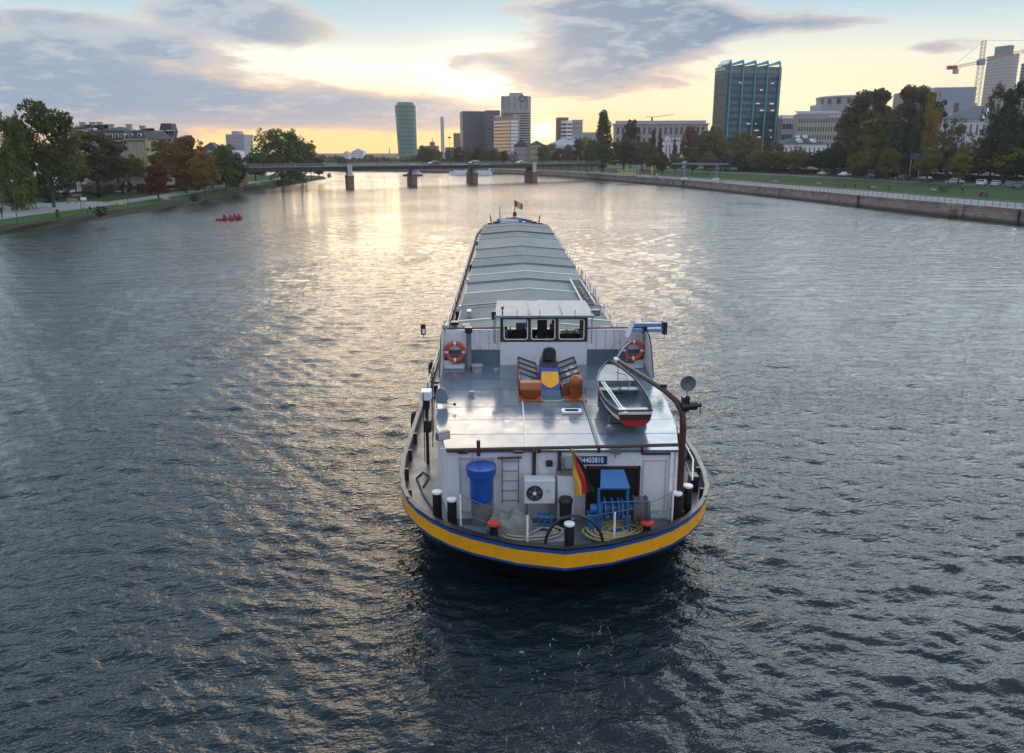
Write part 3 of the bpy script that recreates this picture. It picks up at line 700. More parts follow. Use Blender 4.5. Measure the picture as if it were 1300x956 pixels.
# left outrigger with navigation light, spotlight
mb=MB(); mb.tube([(-3.4,9.4,4.44),(-4.0,9.4,4.38)],.012,6,m=0); mb.tube([(-4.0,9.4,4.38),(-4.0,9.4,4.52)],.015,6,m=0); mb.b2(-4.08,-3.93,9.33,9.47,4.5,4.86,1); mb.b2(-4.03,-3.95,9.30,9.34,4.55,4.7,2)
mb.build('navigation_light',[M_steel,M_blk,M_wcap],barge)
mb=MB(); mb.cyl((-3.3,9.5,4.55),(-3.3,9.5,4.68),.015,n=6,m=0); mb.lathe([(0,0),(.06,.01),(.10,.07),(.11,.14),(0,.14)],(-3.3,9.45,4.74),14,m=1,axis='Y'); mb.build('spotlight',[M_blk,M_steel],barge,smooth=True)
mb=MB(); mb.b2(-3.12,-2.95,10.4,10.6,4.2,4.6,0); mb.b2(-3.16,-2.9,10.35,10.65,4.6,4.7,0); mb.build('deck_lamp',M_blk,barge)
# right side: radar scanner, white tilted panel, its end box
mb=MB(); mb.cyl((3.3,9.5,4.5),(3.3,9.5,4.72),.05,n=10,m=1); mb.b2(2.88,3.92,9.42,9.56,4.72,4.85,0); mb.b2(2.88,3.98,9.30,9.40,4.58,4.68,0)
mb.b2(3.92,4.06,9.28,9.6,4.5,4.92,1); mb.cyl((4.0,9.4,4.3),(4.0,9.4,4.5),.012,n=6,m=1); mb.cyl((3.3,9.4,4.36),(4.0,9.4,4.34),.01,n=6,m=1); mb.b2(3.26,3.4,9.27,9.31,4.6,4.78,1)
mb.build('radar_scanner',[pm('radar_blue',(.12,.26,.50),.35),M_blk],barge,bevel=.01)
mb=MB(); Mx=Matrix.Rotation(R(24),3,'Y')@Matrix.Rotation(R(-12),3,'X'); mb.box((2.84,9.35,4.68),(.11,.22,.62),rot=Mx); mb.build('white_antenna_panel',M_wht,barge,bevel=.015)
mb=MB(); mb.lathe([(0,0),(.06,.0),(.05,.1),(0,.12)],(3.35,9.9,4.85),10); mb.build('dome_light',M_wht,barge,smooth=True)
mb=MB(); mb.tube([(2.6,9.3,4.5),(2.42,9.25,4.3),(2.4,9.2,4.1),(2.5,9.1,3.95)],.015,6); mb.tube([(2.6,9.0,3.4),(2.3,8.9,3.7),(2.6,9.1,4.1),(2.9,9.3,4.3)],.035,8); mb.b2(2.2,2.5,8.7,9.0,3.5,3.65); mb.build('davit_cable',M_steel,barge,smooth=True)
mb=MB(); mb.b2(2.25,2.45,8.9,9.1,3.34,3.8); mb.cyl((2.3,8.8,3.5),(2.7,8.8,3.5),.09,n=12); mb.cyl((2.7,9.1,3.33),(2.75,9.2,4.2),.04,n=8); mb.build('small_winch',M_mgrey,barge,bevel=.01)
# lifebuoys (hang on the screens: things of their own)
def lifebuoy(p,label):
    t=thing('lifebuoy',label,'life ring',BW(p),YAW,'life rings on the deckhouse')
    mb=MB(); N=40; pts=[(math.cos(2*PI*k/N)*.29,0,math.sin(2*PI*k/N)*.29) for k in range(N)]; mb.tube(pts,.072,12,closed=True)
    mb.build('ring',pm('buoy_orange',(.62,.085,.03),.5,var=.12,scale=5,dirt=(.4,.06,.03),dirt_amt=.4),t,smooth=True)
    for k in range(4):
        a=PI/4+k*PI/2+(.78 if True else 0); b=MB()
        pp=[(math.cos(a+d)*.29,0,math.sin(a+d)*.29) for d in(-.12,0,.12)]; b.tube(pp,.077,12); b.build('reflective_band',M_wcap,t,smooth=True)
    rp=MB(); rp.tube([(math.cos(2*PI*k/16)*(.36+.03*math.cos(PI*k/2)),-.03,math.sin(2*PI*k/16)*(.36+.03*math.cos(PI*k/2))) for k in range(16)],.008,5,closed=True); rp.build('grab_line',M_mgrey,t)
    return t
lifebuoy((-2.98,9.58,3.86),'orange life ring on the white screen left of the wheelhouse, by the grey mast')
lifebuoy((3.02,9.58,3.90),'orange life ring beneath the blue radar scanner, behind the dinghy')
# ---------------------------------------------------------------- funnel and engine skylights
mb=MB(); fx=.04
def frus(mb,x0,x1,y0,y1,z0,X0,X1,Y0,Y1,z1,m):
    mb.add([(x0,y0,z0),(x1,y0,z0),(x1,y1,z0),(x0,y1,z0),(X0,Y0,z1),(X1,Y0,z1),(X1,Y1,z1),(X0,Y1,z1)],[(0,3,2,1),(4,5,6,7),(0,1,5,4),(1,2,6,5),(2,3,7,6),(3,0,4,7)],m)
frus(mb,fx-.32,fx+.32,6.25,7.9,3.33,fx-.30,fx+.30,6.42,7.85,3.50,0)
frus(mb,fx-.30,fx+.30,6.42,7.86,3.50,fx-.27,fx+.27,7.0,7.8,4.02,1)
frus(mb,fx-.27,fx+.27,7.0,7.8,4.02,fx-.25,fx+.25,7.15,7.7,4.20,2)
fu=mb.build('funnel',[pm('funnel_blue',(.07,.14,.22),.35),M_blu,M_blk],barge,bevel=.02)
def onface(u,w):   # point on the sloping aft face: u across, w 0..1 up
    return (fx+u*(1-.10*w),6.42+.58*w-.012,3.50+.52*w+.008)
sh=MB(); pts=[(-.27,.80),(.27,.80),(.27,.30),(.14,.14),(0,.05),(-.14,.14),(-.27,.30)]
sh.add([onface(*p) for p in pts],[tuple(range(len(pts)))]); sh.build('yellow_shield',M_yel,fu,fix=False)
mb=MB(); mb.tube([(fx,7.4,4.15),(fx,7.4,4.28),(fx,7.34,4.38),(fx,7.22,4.43),(fx,7.05,4.44)],[.22,.215,.21,.205,.20],16); mb.lathe([(.14,0),(.14,.02)],(fx,7.03,4.44),12,axis='Y'); mb.build('exhaust_cowl',pm('exhaust_soot',(.02,.02,.022),.5),fu,smooth=True)
mb=MB(); pts=[(fx+.42*math.cos(t),6.05+.28*math.sin(t),3.345) for t in [PI+PI*k/12 for k in range(13)]]; mb.tube([(fx-.42,6.15,3.345)]+pts+[(fx+.42,6.15,3.345)],.016,6); mb.build('coaming_ring',M_edge,barge)
for s,x0,x1 in((-1,-.88,-.30),(1,.38,.96)):
    root=bpy.data.objects.new('engine_skylight',None); COL.objects.link(root); root.parent=barge
    xo,xi=(x0,x1) if s<0 else (x1,x0)   # outer edge high, inner edge low
    y0,y1=6.35,8.9
    def P_(t,y,dz=0): return (xo+(xi-xo)*t, y, 3.62+dz+(.22*(1-t)) )
    mb=MB()
    for t in(0,1):
        xx=xo+(xi-xo)*t; zt_=3.62+.22*(1-t); mb.b2(xx-.025,xx+.025,y0,y1,3.33,zt_)
    for yy in(y0,y1):
        mb.add([(xo,yy-.03,3.33),(xi,yy-.03,3.33),(xi,yy-.03,3.60),(xo,yy-.03,3.82),(xo,yy+.03,3.33),(xi,yy+.03,3.33),(xi,yy+.03,3.60),(xo,yy+.03,3.82)],[(0,1,2,3),(7,6,5,4),(3,2,6,7)])
    f=mb.build('skylight_frame',M_wood,root,bevel=.006)
    for k in range(4):
        a=y0+.06+k*(y1-y0-.1)/4; b_=a+(y1-y0-.1)/4-.07
        g=MB(); g.add([P_(.06,a,.012),P_(.94,a,.012),P_(.94,b_,.012),P_(.06,b_,.012)],[(0,1,2,3)]); g.build('pane',pm('skylight_glass',(.16,.20,.24),.12,var=.3,scale=2),root,fix=False)
        g=MB(); g.tube([P_(0,b_+.03,.03),P_(1,b_+.03,.03)],.028,6); g.build('glazing_bar',pm('dark_brown',(.05,.02,.015),.4),root)
# orange cowl ventilators at their aft ends
mb=MB(); mb.b2(-.92,-.22,5.75,6.3,3.332,3.37); frus(mb,-.74,-.40,5.95,6.28,3.37,-.86,-.28,5.85,6.28,3.66,0); frus(mb,-.88,-.26,5.85,6.3,3.66,-.88,-.26,5.98,6.3,3.84,0)
mb.build('box_ventilator',M_orange,barge,bevel=.025)
mb=MB(); mb.b2(.42,1.06,5.75,6.3,3.332,3.37); mb.tube([(.74,6.05,3.34),(.74,6.05,3.66),(.74,6.03,3.78),(.74,5.98,3.90),(.74,5.90,4.02)],[.14,.15,.19,.20,.10],18)
mb.lathe([(0,-.12),(.15,-.10),(.2,0),(.17,.12),(.08,.2),(0,.22)],(.74,5.98,3.86),16); mb.build('cowl_ventilator',M_orange,barge,smooth=True)
mb=MB(); pts=rrect(.25,.82,4.65,4.98,.06); mb.add([(p[0],p[1]+0*p[0],3.34) for p in pts]+[(p[0]*.98+.01,p[1],3.39) for p in pts],[tuple(range(len(pts),2*len(pts)))]+[(i,(i+1)%len(pts),len(pts)+(i+1)%len(pts),len(pts)+i) for i in range(len(pts))],0)
ho=mb.build('deck_portlight',M_wcap,barge); g=MB(); g.b2(.35,.72,4.73,4.9,3.385,3.396); g.build('glass',M_glass,ho)
# ---------------------------------------------------------------- dinghy (rests on the roof)
dg_=thing('dinghy','small open grey rowing dinghy with brown gunwale and red bottom on the cabin roof','dinghy',BW((1.98,2.95,3.33)),YAW+R(1.5))
secs=[]   # (y, halfwidth, sheer z, keel z)
for t,w,zs_,kz in((0,.43,.66,.26),(.12,.52,.63,.20),(.3,.60,.60,.16),(.5,.62,.60,.14),(.7,.56,.64,.16),(.85,.38,.71,.22),(.95,.17,.79,.34),(1,.02,.84,.46)):
    secs.append((t*4.25,w,zs_,kz))
def boat_rings(inset=0,dz=0):
    rs=[]
    for y,w,zs_,kz in secs:
        w2=max(.005,w-inset); ring=[]
        for k in range(-6,7):
            a=abs(k)/6; ring.append((math.copysign(w2*(math.sin(a*PI/2)**.75),k) if k else 0,y,kz+dz+(zs_-kz-dz)*(a**2.4)))
        rs.append(ring)
    return rs
mb=MB(); rs=boat_rings(); n=13
for r in rs: mb.v.extend(r)
for i in range(len(rs)-1):
    for k in range(n-1): mb.f.append((i*n+k,i*n+k+1,(i+1)*n+k+1,(i+1)*n+k)); mb.m.append(2 if abs(k-5.5)<4 else (1 if abs(k-5.5)<5 else 0))
ri=boat_rings(.035,.05); o0=len(mb.v)
for r in ri: mb.v.extend(r)
for i in range(len(ri)-1):
    for k in range(n-1): mb.f.append((o0+i*n+k,o0+(i+1)*n+k,o0+(i+1)*n+k+1,o0+i*n+k+1)); mb.m.append(3)
mb.build('hull',[M_brn,pm('boat_white',(.7,.7,.7),.4),pm('boat_red',(.42,.012,.015),.35),pm('boat_inside',(.09,.13,.17),.35,var=.3,scale=3)],dg_,smooth=True,fix=False)
y,w,zs_,kz=secs[0]
mb=MB(); ring=rs[0]; mb.add([(p[0],p[1]-.005,p[2]) for p in ring]+[(p[0]*.96,p[1]+.04,p[2]) for p in ring],[tuple(range(n))]+[tuple(range(n,2*n))[::-1]],0)
lo=[p for p in ring if p[2]<.42]; mb.add([(p[0]*.99,p[1]-.012,p[2]) for p in lo],[tuple(range(len(lo)))],1)
mb.add([(-.43,-.012,.57),(.43,-.012,.57),(.43,-.012,.65),(-.43,-.012,.65)],[(0,1,2,3)],2)
mb.build('transom',[M_brn,MATS['boat_red'],MATS['boat_white']],dg_)
mb=MB(); mb.tube([(rs[i][0][0],rs[i][0][1],rs[i][0][2]+.01) for i in range(8)],.024,6); mb.tube([(rs[i][-1][0],rs[i][-1][1],rs[i][-1][2]+.01) for i in range(8)],.024,6); mb.tube([(-.43,0,.67),(.43,0,.67)],.028,6); mb.build('gunwale',M_brn,dg_,smooth=True)
mb=MB(); mb.b2(-.40,.40,.03,.5,.55,.585); mb.build('stern_seat',pm('seat_cream',(.42,.38,.34),.45,var=.15),dg_)
mb=MB(); mb.b2(-.56,.56,2.35,2.62,.47,.50); mb.build('thwart',pm('thwart_white',(.32,.33,.33),.5,var=.1),dg_)
mb=MB(); mb.add([(-.56,2.85,.62),(.56,2.85,.62),(.40,3.5,.69),(.15,4.05,.78),(-.15,4.05,.78),(-.40,3.5,.69)],[tuple(range(6))]); mb.add([(-.56,2.85,.62),(.56,2.85,.62),(.5,2.85,.25),(-.5,2.85,.25)],[(0,1,2,3)]); mb.build('foredeck',pm('foredeck_grey',(.13,.15,.17),.3,var=.2),dg_)
for d in(0,.07):
    mb=MB(); mb.cyl((-.33+d,.25,.63),(-.47+d,2.6,.66),.02,n=8); mb.box((-.33+d+.0,.1,.63+d*.3),(.1,.42,.015),0)
    mb.build('oar',M_wcap,dg_,smooth=False)
MB().b2(-.5,.5,.9,1.05,.02,.2).build('chock',M_mgrey,dg_); MB().b2(-.5,.5,2.9,3.05,.02,.22).build('chock',M_mgrey,dg_)
mb=MB(); mb.tube([(0.05,3.3,.74),(.3,3.1,.72),(.35,2.6,.6),(.2,2.2,.52),(-.05,2.3,.52),(.1,2.6,.53),(-.3,2.4,.53)],.012,6); mb.build('painter_rope',M_blk,dg_)
mb=MB(); mb.lathe([(0,-.12),(.09,-.1),(.11,0),(.09,.1),(0,.12)],(-.62,.1,.16),12,axis='Y'); mb.build('fender',M_mgrey,dg_,smooth=True)
# ---------------------------------------------------------------- davit crane, posts, dishes
mb=MB(); mb.cyl((2.98,1.95,1.5),(2.98,1.95,1.75),.14,n=14); mb.tube([(2.98,1.95,1.5),(2.97,1.95,3.9),(2.95,2.0,4.25),(2.82,2.15,4.52),(2.6,2.45,4.68),(2.2,3.3,4.80),(1.72,4.4,4.92)],[.085,.08,.078,.075,.07,.06,.05],12)
dv=mb.build('davit_crane',M_brn,barge,smooth=True)
mb=MB(); mb.tube([(1.74,4.36,4.93),(1.66,4.52,4.94)],.055,10); mb.build('boom_tip',M_wcap,dv)
mb=MB(); mb.tube([(1.72,4.4,4.86),(1.75,4.5,4.3),(1.9,4.9,3.95)],.009,5); mb.build('fall_rope',M_blk,dv)
mb=MB(); mb.cyl((2.9,2.0,4.42),(3.3,2.1,4.42),.11,n=14); mb.b2(2.93,3.1,1.95,2.15,4.3,4.66); mb.cyl((3.3,2.1,4.42),(3.42,2.1,4.42),.05,n=8); mb.cyl((3.40,2.1,4.5),(3.40,2.1,4.2),.015,n=6); mb.cyl((3.05,2.0,4.55),(3.05,2.0,4.7),.05,n=8); mb.build('crane_winch',M_blk,dv,bevel=.01)
mb=MB(); mb.b2(2.5,2.66,2.5,2.64,4.72,4.82); mb.build('sheave_block',M_blk,dv,bevel=.02)
mb=MB(); mb.tube([(3.06,2.1,4.6),(3.06,2.1,4.85)],.015,6,m=1); mb.lathe([(0,.03),(.10,.02),(.185,-.015),(.19,-.03),(.0,.015)],(3.06,2.08,4.98),22,axis='Y',m=0); mb.cyl((3.06,2.05,4.9),(3.06,1.9,4.95),.008,n=5,m=1)
mb.build('satellite_dish',[pm('dish_grey',(.10,.13,.15),.4,var=.1),M_steel],barge,smooth=True)
mb=MB(); mb.cyl((-3.28,5.6,3.3),(-3.28,5.6,3.62),.02,n=8,m=1)
hx=[(-.14,-.24),(.12,-.26),(.17,-.05),(.10,.2),(-.02,.27),(-.14,.2),(-.19,0)]
mb.add([(-3.1+a*1.05,5.3-b*.25,3.66+b*1.0) for a,b in hx]+[(-3.1+a*1.05,5.35-b*.25,3.66+b*1.0) for a,b in hx],[tuple(range(7)),tuple(range(7,14))[::-1]]+[(i,(i+1)%7,7+(i+1)%7,7+i) for i in range(7)],0)
mb.tube([(-3.05,5.28,3.45),(-2.75,5.05,3.50)],.012,5,m=1); mb.lathe([(0,0),(.035,.0),(.035,.07),(0,.07)],(-2.73,5.03,3.47),8,m=2)
mb.build('satellite_dish',[pm('dish_pale',(.20,.27,.31),.35,var=.1),M_steel,M_blk],barge)
mb=MB(); mb.b2(-3.72,-3.42,5.35,5.75,3.5,3.76); mb.build('white_box',M_wht,barge,bevel=.02)
mb=MB(); mb.cyl((-3.57,5.55,1.5),(-3.57,5.55,3.5),.05,n=8); mb.b2(-3.66,-3.48,5.42,5.68,3.22,3.5); mb.b2(-3.64,-3.42,5.2,5.5,2.6,2.95); mb.build('box_post',M_blk,barge,bevel=.01)
for (x_,y_,h_) in((-3.5,6.4,1.2),(-3.55,7.3,1.3),(-3.62,5.2,.9)): MB().cyl((x_,y_,1.5+.2),(x_,y_,2.9+h_),.014,n=6).build('whip_antenna',M_blk,barge)
# brown bulwark struts on both sides of the well
for s in(-1,1):
    for y_ in(3.0,4.4,5.8,7.2):
        w_=np.interp(y_,[q[1] for q in OUT],[q[0] for q in OUT])-.1
        mb=MB(); mb.b2(s*(w_-.1),s*w_,y_-.04,y_+.04,1.5,1.85); mb.build('bulwark_bracket',M_brn,barge)
mb=MB(); mb.tube([(3.55,3.2,1.6),(3.8,4.4,1.7),(3.9,5.8,1.7)],.03,6); mb.b2(3.62,3.85,3.5,3.8,1.5,1.95); mb.tube([(3.7,4.8,1.55),(3.85,4.9,2.0),(3.72,5.1,1.55)],.025,6); mb.build('side_deck_gear',M_blk,barge,smooth=True)
mb=MB(); mb.tube([(3.62,3.3,1.95),(3.95,4.6,2.0),(4.05,7,2.0)],.022,6); mb.build('handrail',M_wcap,barge)
# right brown corner post of the aft wall
mb=MB(); mb.b2(2.7,2.78,1.93,1.99,1.5,3.27); mb.build('corner_post',M_wcap,barge)
mb=MB(); mb.b2(2.0,2.8,1.96,2.0,3.2,3.24); mb.build('wall_strip',M_brn,barge)
# ---------------------------------------------------------------- bollards, capstans, hoop, stanchions, chain rail
def bollard(x_,y_,h=.74,r=.115):
    mb=MB(); mb.lathe([(r*1.25,1.5),(r*1.25,1.54),(r,1.56),(r,1.5+h-.05)],(x_,y_,0),20,m=0); o=mb.build('bollard',M_blk,barge,smooth=True)
    mb=MB(); mb.lathe([(r,1.5+h-.05),(r*1.06,1.5+h-.045),(r*1.06,1.5+h),(0,1.5+h+.012)],(x_,y_,0),20); mb.build('cap',M_wcap,o,smooth=True)
for x_,y_,h in((-3.0,1.95,.78),(-2.62,1.65,.72),(.12,.34,.72),(2.88,1.80,.78),(3.22,2.15,.82)): bollard(x_,y_,h)
for x_,y_ in((-1.6,.95),(2.0,.95)):
    mb=MB(); mb.lathe([(.16,1.5),(.16,1.56),(.1,1.6),(.095,1.82),(.13,1.86),(.13,1.88)],(x_,y_,0),18); o=mb.build('capstan',M_blk,barge,smooth=True)
    mb=MB(); mb.lathe([(.135,1.88),(.15,1.89),(.15,1.94),(.06,1.95),(.05,1.93),(0,1.93)],(x_,y_,0),18); mb.build('cap',M_red,o,smooth=True)
mb=MB(); pts=[(.24+.66*math.cos(t),.42,1.62+.74*math.sin(t)) for t in [PI*k/18 for k in range(19)]]; mb.tube([(.9,.4,1.5)]+pts+[(-.42,.4,1.5)],.034,8); mb.build('tow_hoop',M_blk,barge,smooth=True)
tops=[(-2.4,1.45,2.42),(-.82,.62,2.28),(1.2,.72,2.3),(2.72,1.55,2.42)]
for x_,y_,z_ in tops:
    mb=MB(); mb.cyl((x_,y_,1.5),(x_,y_,z_),.026,n=8); mb.build('stanchion',M_wcap,barge,smooth=True)
mb=MB()
for lv in(0,-.42):
    for a,b in zip(tops[:-1],tops[1:]):
        a=Vector(a)+Vector((0,0,lv)); b=Vector(b)+Vector((0,0,lv)); mb.tube([a.lerp(b,k/8)+Vector((0,0,-.35*(k/8)*(1-k/8))) for k in range(9)],.009,5)
mb.build('chain_rail',M_mgrey,barge)
mb=MB(); mb.b2(-2.5,-1.75,1.0,1.45,1.5,1.62); mb.b2(-1.9,-1.5,1.25,1.5,1.5,1.6); mb.build('deck_hatch',pm('hatch_blue',(.10,.14,.19),.35),barge,bevel=.01)
mb=MB(); mb.b2(-1.45,.1,.75,1.25,1.5,1.56,0); mb.b2(.75,1.5,.9,1.3,1.5,1.56,0); mb.build('deck_plate',M_grey,barge,bevel=.01)
mb=MB(); mb.tube([(-3.55,3.9,1.52),(-3.45,4.6,1.53),(-3.65,4.9,1.53),(-3.8,4.5,1.52),(-3.5,3.4,1.53),(-3.2,2.6,1.54),(-3.05,2.2,1.55)],.025,6); mb.build('side_cable',M_blk,barge,smooth=True)
# ---------------------------------------------------------------- loose things in the well
t=thing('water_barrel','blue plastic barrel with wide lid standing against the white aft wall','barrel',BW((-1.9,1.62,1.5)),YAW)
mb=MB(); mb.lathe([(.26,.70),(.27,.75),(.28,1.2),(.285,1.38)],n=28); mb.build('body',M_bplas,t,smooth=True)
mb=MB(); mb.lathe([(.30,1.36),(.355,1.37),(.365,1.55),(.365,1.575),(.35,1.58),(.34,1.565),(0,1.565)],n=28); mb.build('lid',M_bplas,t,smooth=True)
mb=MB(); mb.lathe([(.25,0),(.25,.70),(0,.71)],n=24); mb.build('base',M_mgrey,t,smooth=True)
t=thing('air_conditioner','pale grey outdoor air conditioner with round fan grille on the white aft wall','air conditioner',BW((-.5,1.72,1.5)),YAW)
mb=MB(); mb.b2(-.37,.37,-.17,.17,.62,1.22); body=mb.build('casing',pm('ac_casing',(.55,.60,.62),.4,var=.04),t,bevel=.015)
mb=MB(); mb.lathe([(.19,0),(.20,-.012),(.0,-.012)],(-.12,-.175,.9),28,axis='Y',m=0)
for k in range(1,7): mb.tube([(-.12+.03*k*math.cos(2*PI*j/24),-.195,.9+.03*k*math.sin(2*PI*j/24)) for j in range(24)],.003,4,closed=True,m=1)
for k in range(5): a=2*PI*k/5; mb.add([(-.12,-.190,.9),(-.12+.16*math.cos(a),-.190,.9+.16*math.sin(a)),(-.12+.16*math.cos(a+.6),-.190,.9+.16*math.sin(a+.6))],[(0,1,2)],2)
mb.lathe([(0,-.02),(.045,-.018),(.045,-.01)],(-.12,-.18,.9),14,axis='Y',m=3)
mb.build('fan_grille',[M_blk,M_mgrey,pm('fan_grey',(.12,.12,.13),.5),M_wcap],t)
mb=MB(); mb.tube([(.2+.035*math.cos(2*PI*j/20),-.176,.95+.035*math.sin(2*PI*j/20)) for j in range(20)],.006,5,closed=True); mb.build('badge',pm('badge_green',(.05,.35,.28),.4),t)
MB().b2(-.33,-.27,-.12,.2,.0,.62).build('stand',M_mgrey,t); MB().b2(.27,.33,-.12,.2,.0,.62).build('stand',M_mgrey,t)
t=thing('blue_crate','small blue crate stand on the deck beneath the air conditioner','crate',BW((-.38,1.35,1.5)),YAW)
mb=MB()
for xx in(-.16,.0,.16):
    mb.b2(xx-.015,xx+.015,-.12,-.09,0,.42); mb.b2(xx-.015,xx+.015,.09,.12,0,.42)
for z_ in(.05,.22,.4): mb.b2(-.17,.17,-.12,-.09,z_-.02,z_+.02); mb.b2(-.17,.17,.09,.12,z_-.02,z_+.02); mb.b2(-.17,-.14,-.12,.12,z_-.02,z_+.02); mb.b2(.14,.17,-.12,.12,z_-.02,z_+.02)
mb.build('slats',M_winch,t)
t=thing('waste_bin','black round bin with domed lid by the white wall cabinet','bin',BW((.12,1.42,1.5)),YAW)
mb=MB(); mb.lathe([(.12,0),(.15,.55),(.155,.72)],n=20); mb.build('body',M_blk,t,smooth=True)
mb=MB(); mb.lathe([(.17,.72),(.175,.78),(.14,.84),(.05,.87),(0,.87)],n=20); mb.build('lid',M_blk,t,smooth=True)
# anchor winch: a part of the barge
wr=bpy.data.objects.new('anchor_winch',None); COL.objects.link(wr); wr.parent=barge; wr.location=(1.25,1.35,1.5)
mb=MB(); mb.add([(-.36,-.28,1.24),(.34,-.28,1.24),(.28,.3,1.46),(-.28,.3,1.46),(-.36,-.28,1.19),(.34,-.28,1.19),(.28,.3,1.40),(-.28,.3,1.40)],[(0,1,2,3),(4,7,6,5),(0,4,5,1),(1,5,6,2),(2,6,7,3),(3,7,4,0)]); mb.build('winch_cover',M_winch,wr,bevel=.01)
mb=MB()
for xx,w_ in((-.40,.08),(.27,.09)): mb.add([(xx,-.28,.0),(xx+w_,-.28,.0),(xx+w_-.03,-.22,1.18),(xx,-.22,1.18),(xx,-.12,.0),(xx+w_,-.12,.0),(xx+w_-.03,-.12,1.18),(xx,-.12,1.18)],[(0,1,2,3),(4,7,6,5),(0,4,5,1),(1,5,6,2),(2,6,7,3),(3,7,4,0)])
mb.b2(-.45,.4,-.3,.3,0,.12); mb.b2(-.62,-.42,-.2,.1,.0,.5); mb.build('winch_frame',M_winch,wr,bevel=.01)
mb=MB(); mb.cyl((-.55,-.08,.62),(.75,-.05,.62),.12,n=14); 
for xx in(-.35,-.22,-.05,.1,.18): mb.lathe([(.06,-.02),(.26,-.02),(.27,0),(.26,.02),(.06,.02)],(xx,-.08,.62),20,axis='X')
mb.build('winch_drum',M_winch,wr,smooth=True)
mb=MB(); mb.lathe([(.06,-.18),(.30,-.18),(.33,-.14),(.28,-.1),(.31,0),(.28,.1),(.33,.14),(.30,.18),(.06,.18)],(.62,-.1,.62),24,axis='X'); mb.build('cable_reel',pm('rope_dark',(.09,.08,.07),.8,var=.4,scale=14,bump=.6,bscale=40),wr)
mb=MB(); mb.tube([(-.3,-.3,.88),(.35,-.3,.9),(.82,-.3,.9),(.82,-.3,.62),(1.02,-.3,.60)],.016,6); mb.cyl((.62+.2,-.28,.5),(.86,-.28,.5),.1,n=12); mb.b2(-.32,-.29,-.31,-.28,0,.9); mb.build('brake_lever',M_winch,wr)
mb=MB(); 
for cx_ in(-.05,.08): mb.tube([(cx_+.07*math.cos(2*PI*j/16),-.02+.05*math.sin(2*PI*j/16),1.24) for j in range(16)],.012,5,closed=True)
mb.build('shackle',M_blk,wr)
# tarp
t=thing('tarpaulin','crumpled grey tarpaulin thrown over gear beside the blue barrel','tarpaulin',BW((-1.2,1.25,1.5)),YAW)
N=34; mb=MB(); rr=random.Random(4)
for i in range(N):
    for j in range(N):
        u=i/(N-1)*2-1; v=j/(N-1)*2-1; r_=math.hypot(u,v)
        h=.52*max(0,1-r_**2.6)**.6*(1+.15*math.sin(5*u+2*v))+.05*math.sin(9*u+4*v)*math.cos(7*v-3*u)+.035*math.sin(17*u*v+6*u)
        if h<.01: h=.012+.01*math.sin(20*u)*math.cos(14*v)
        mb.v.append((u*.58*(1+.1*math.sin(4*v)),v*.36,max(.008,h)))
for i in range(N-1):
    for j in range(N-1): mb.f.append((i*N+j,(i+1)*N+j,(i+1)*N+j+1,i*N+j+1)); mb.m.append(0)
mb.build('cloth',pm('tarp_grey',(.17,.18,.165),.6,var=.2,scale=5,bump=.5,bscale=12),t,smooth=True,fix=False)
# ropes
def ropecoil(label,p,ax,ay,turns,col,seed,cat='rope',gap=.052,r=.028,rot=0):
    rr=random.Random(seed); pts=[]; n=int(turns*28)
    for k in range(n):
        a=2*PI*k/28; f=1-gap*(k/28)/min(ax,ay); lay=.03+.05*((k//28)%2)+rr.uniform(-.006,.006)
        x_=math.cos(a)*ax*f*(1+.05*math.sin(3*a+k*.02)); y_=math.sin(a)*ay*f*(1+.06*math.sin(2*a+1))
        pts.append((x_*math.cos(rot)-y_*math.sin(rot),x_*math.sin(rot)+y_*math.cos(rot),lay))
    e=pts[-1]; pts+= [(e[0]*.6,e[1]*.8,.05),(e[0]*.1-.1,-ay*.3,.04),(-.25,ay*.2,.04)]
    mb=MB(); mb.tube(pts,r,7); o=mb.build('mooring_rope',pm('rope_'+cat+str(seed),col,.85,var=.2,scale=9,bump=.7,bscale=60),None,smooth=True); o.location=BW(p); o.rotation_euler=(0,0,YAW); tag(o,label,'rope'); return o
ropecoil('cream mooring rope laid in a long loop between the left capstan and the black hoop',(-.72,1.08,1.57),.84,.40,3.2,(.36,.33,.25),2)
ropecoil('yellowish mooring rope coiled flat on deck right of the black hoop',(1.28,1.12,1.57),.80,.50,7.5,(.42,.37,.16),5,rot=.12)
# German flag on a short brown staff
t=thing('stern_flag','black red and gold flag drooping from a short brown staff at the stern','flag',BW((.28,1.98,3.4)),YAW)
mb=MB(); mb.cyl((0,.05,-.05),(.0,-.52,.10),.03,n=10); mb.lathe([(0,-.02),(.05,0),(0,.04)],(0,-.54,.10),10,axis='Y'); mb.build('staff',pm('staff_tan',(.28,.14,.06),.5),t,smooth=True)
mb=MB(); NU,NV=30,26
for j in range(NV+1):
    v=j/NV
    for i in range(NU+1):
        u=i/NU
        wdt=.12+.36*v**.8; x_=-.02+u*wdt+.12*v-.02; z_=.08-1.12*v*(1-.12*u)-.06*u*(1-v)
        y_=-.5+.07*math.sin(u*7+v*3)*(.35+v*.4)+.03*math.sin(u*13-v*5)-.05*u
        mb.v.append((x_+.015*math.sin(v*9+u*4),y_,z_))
for j in range(NV):
    for i in range(NU):
        mb.f.append((j*(NU+1)+i,j*(NU+1)+i+1,(j+1)*(NU+1)+i+1,(j+1)*(NU+1)+i)); mb.m.append(0 if i<NU/3 else(1 if i<2*NU/3 else 2))
mb.build('cloth',[pm('flag_gold',(.62,.40,.03),.7,var=.1),pm('flag_red',(.52,.025,.03),.7,var=.1),pm('flag_black',(.015,.015,.018),.7)],t,smooth=True,fix=False)
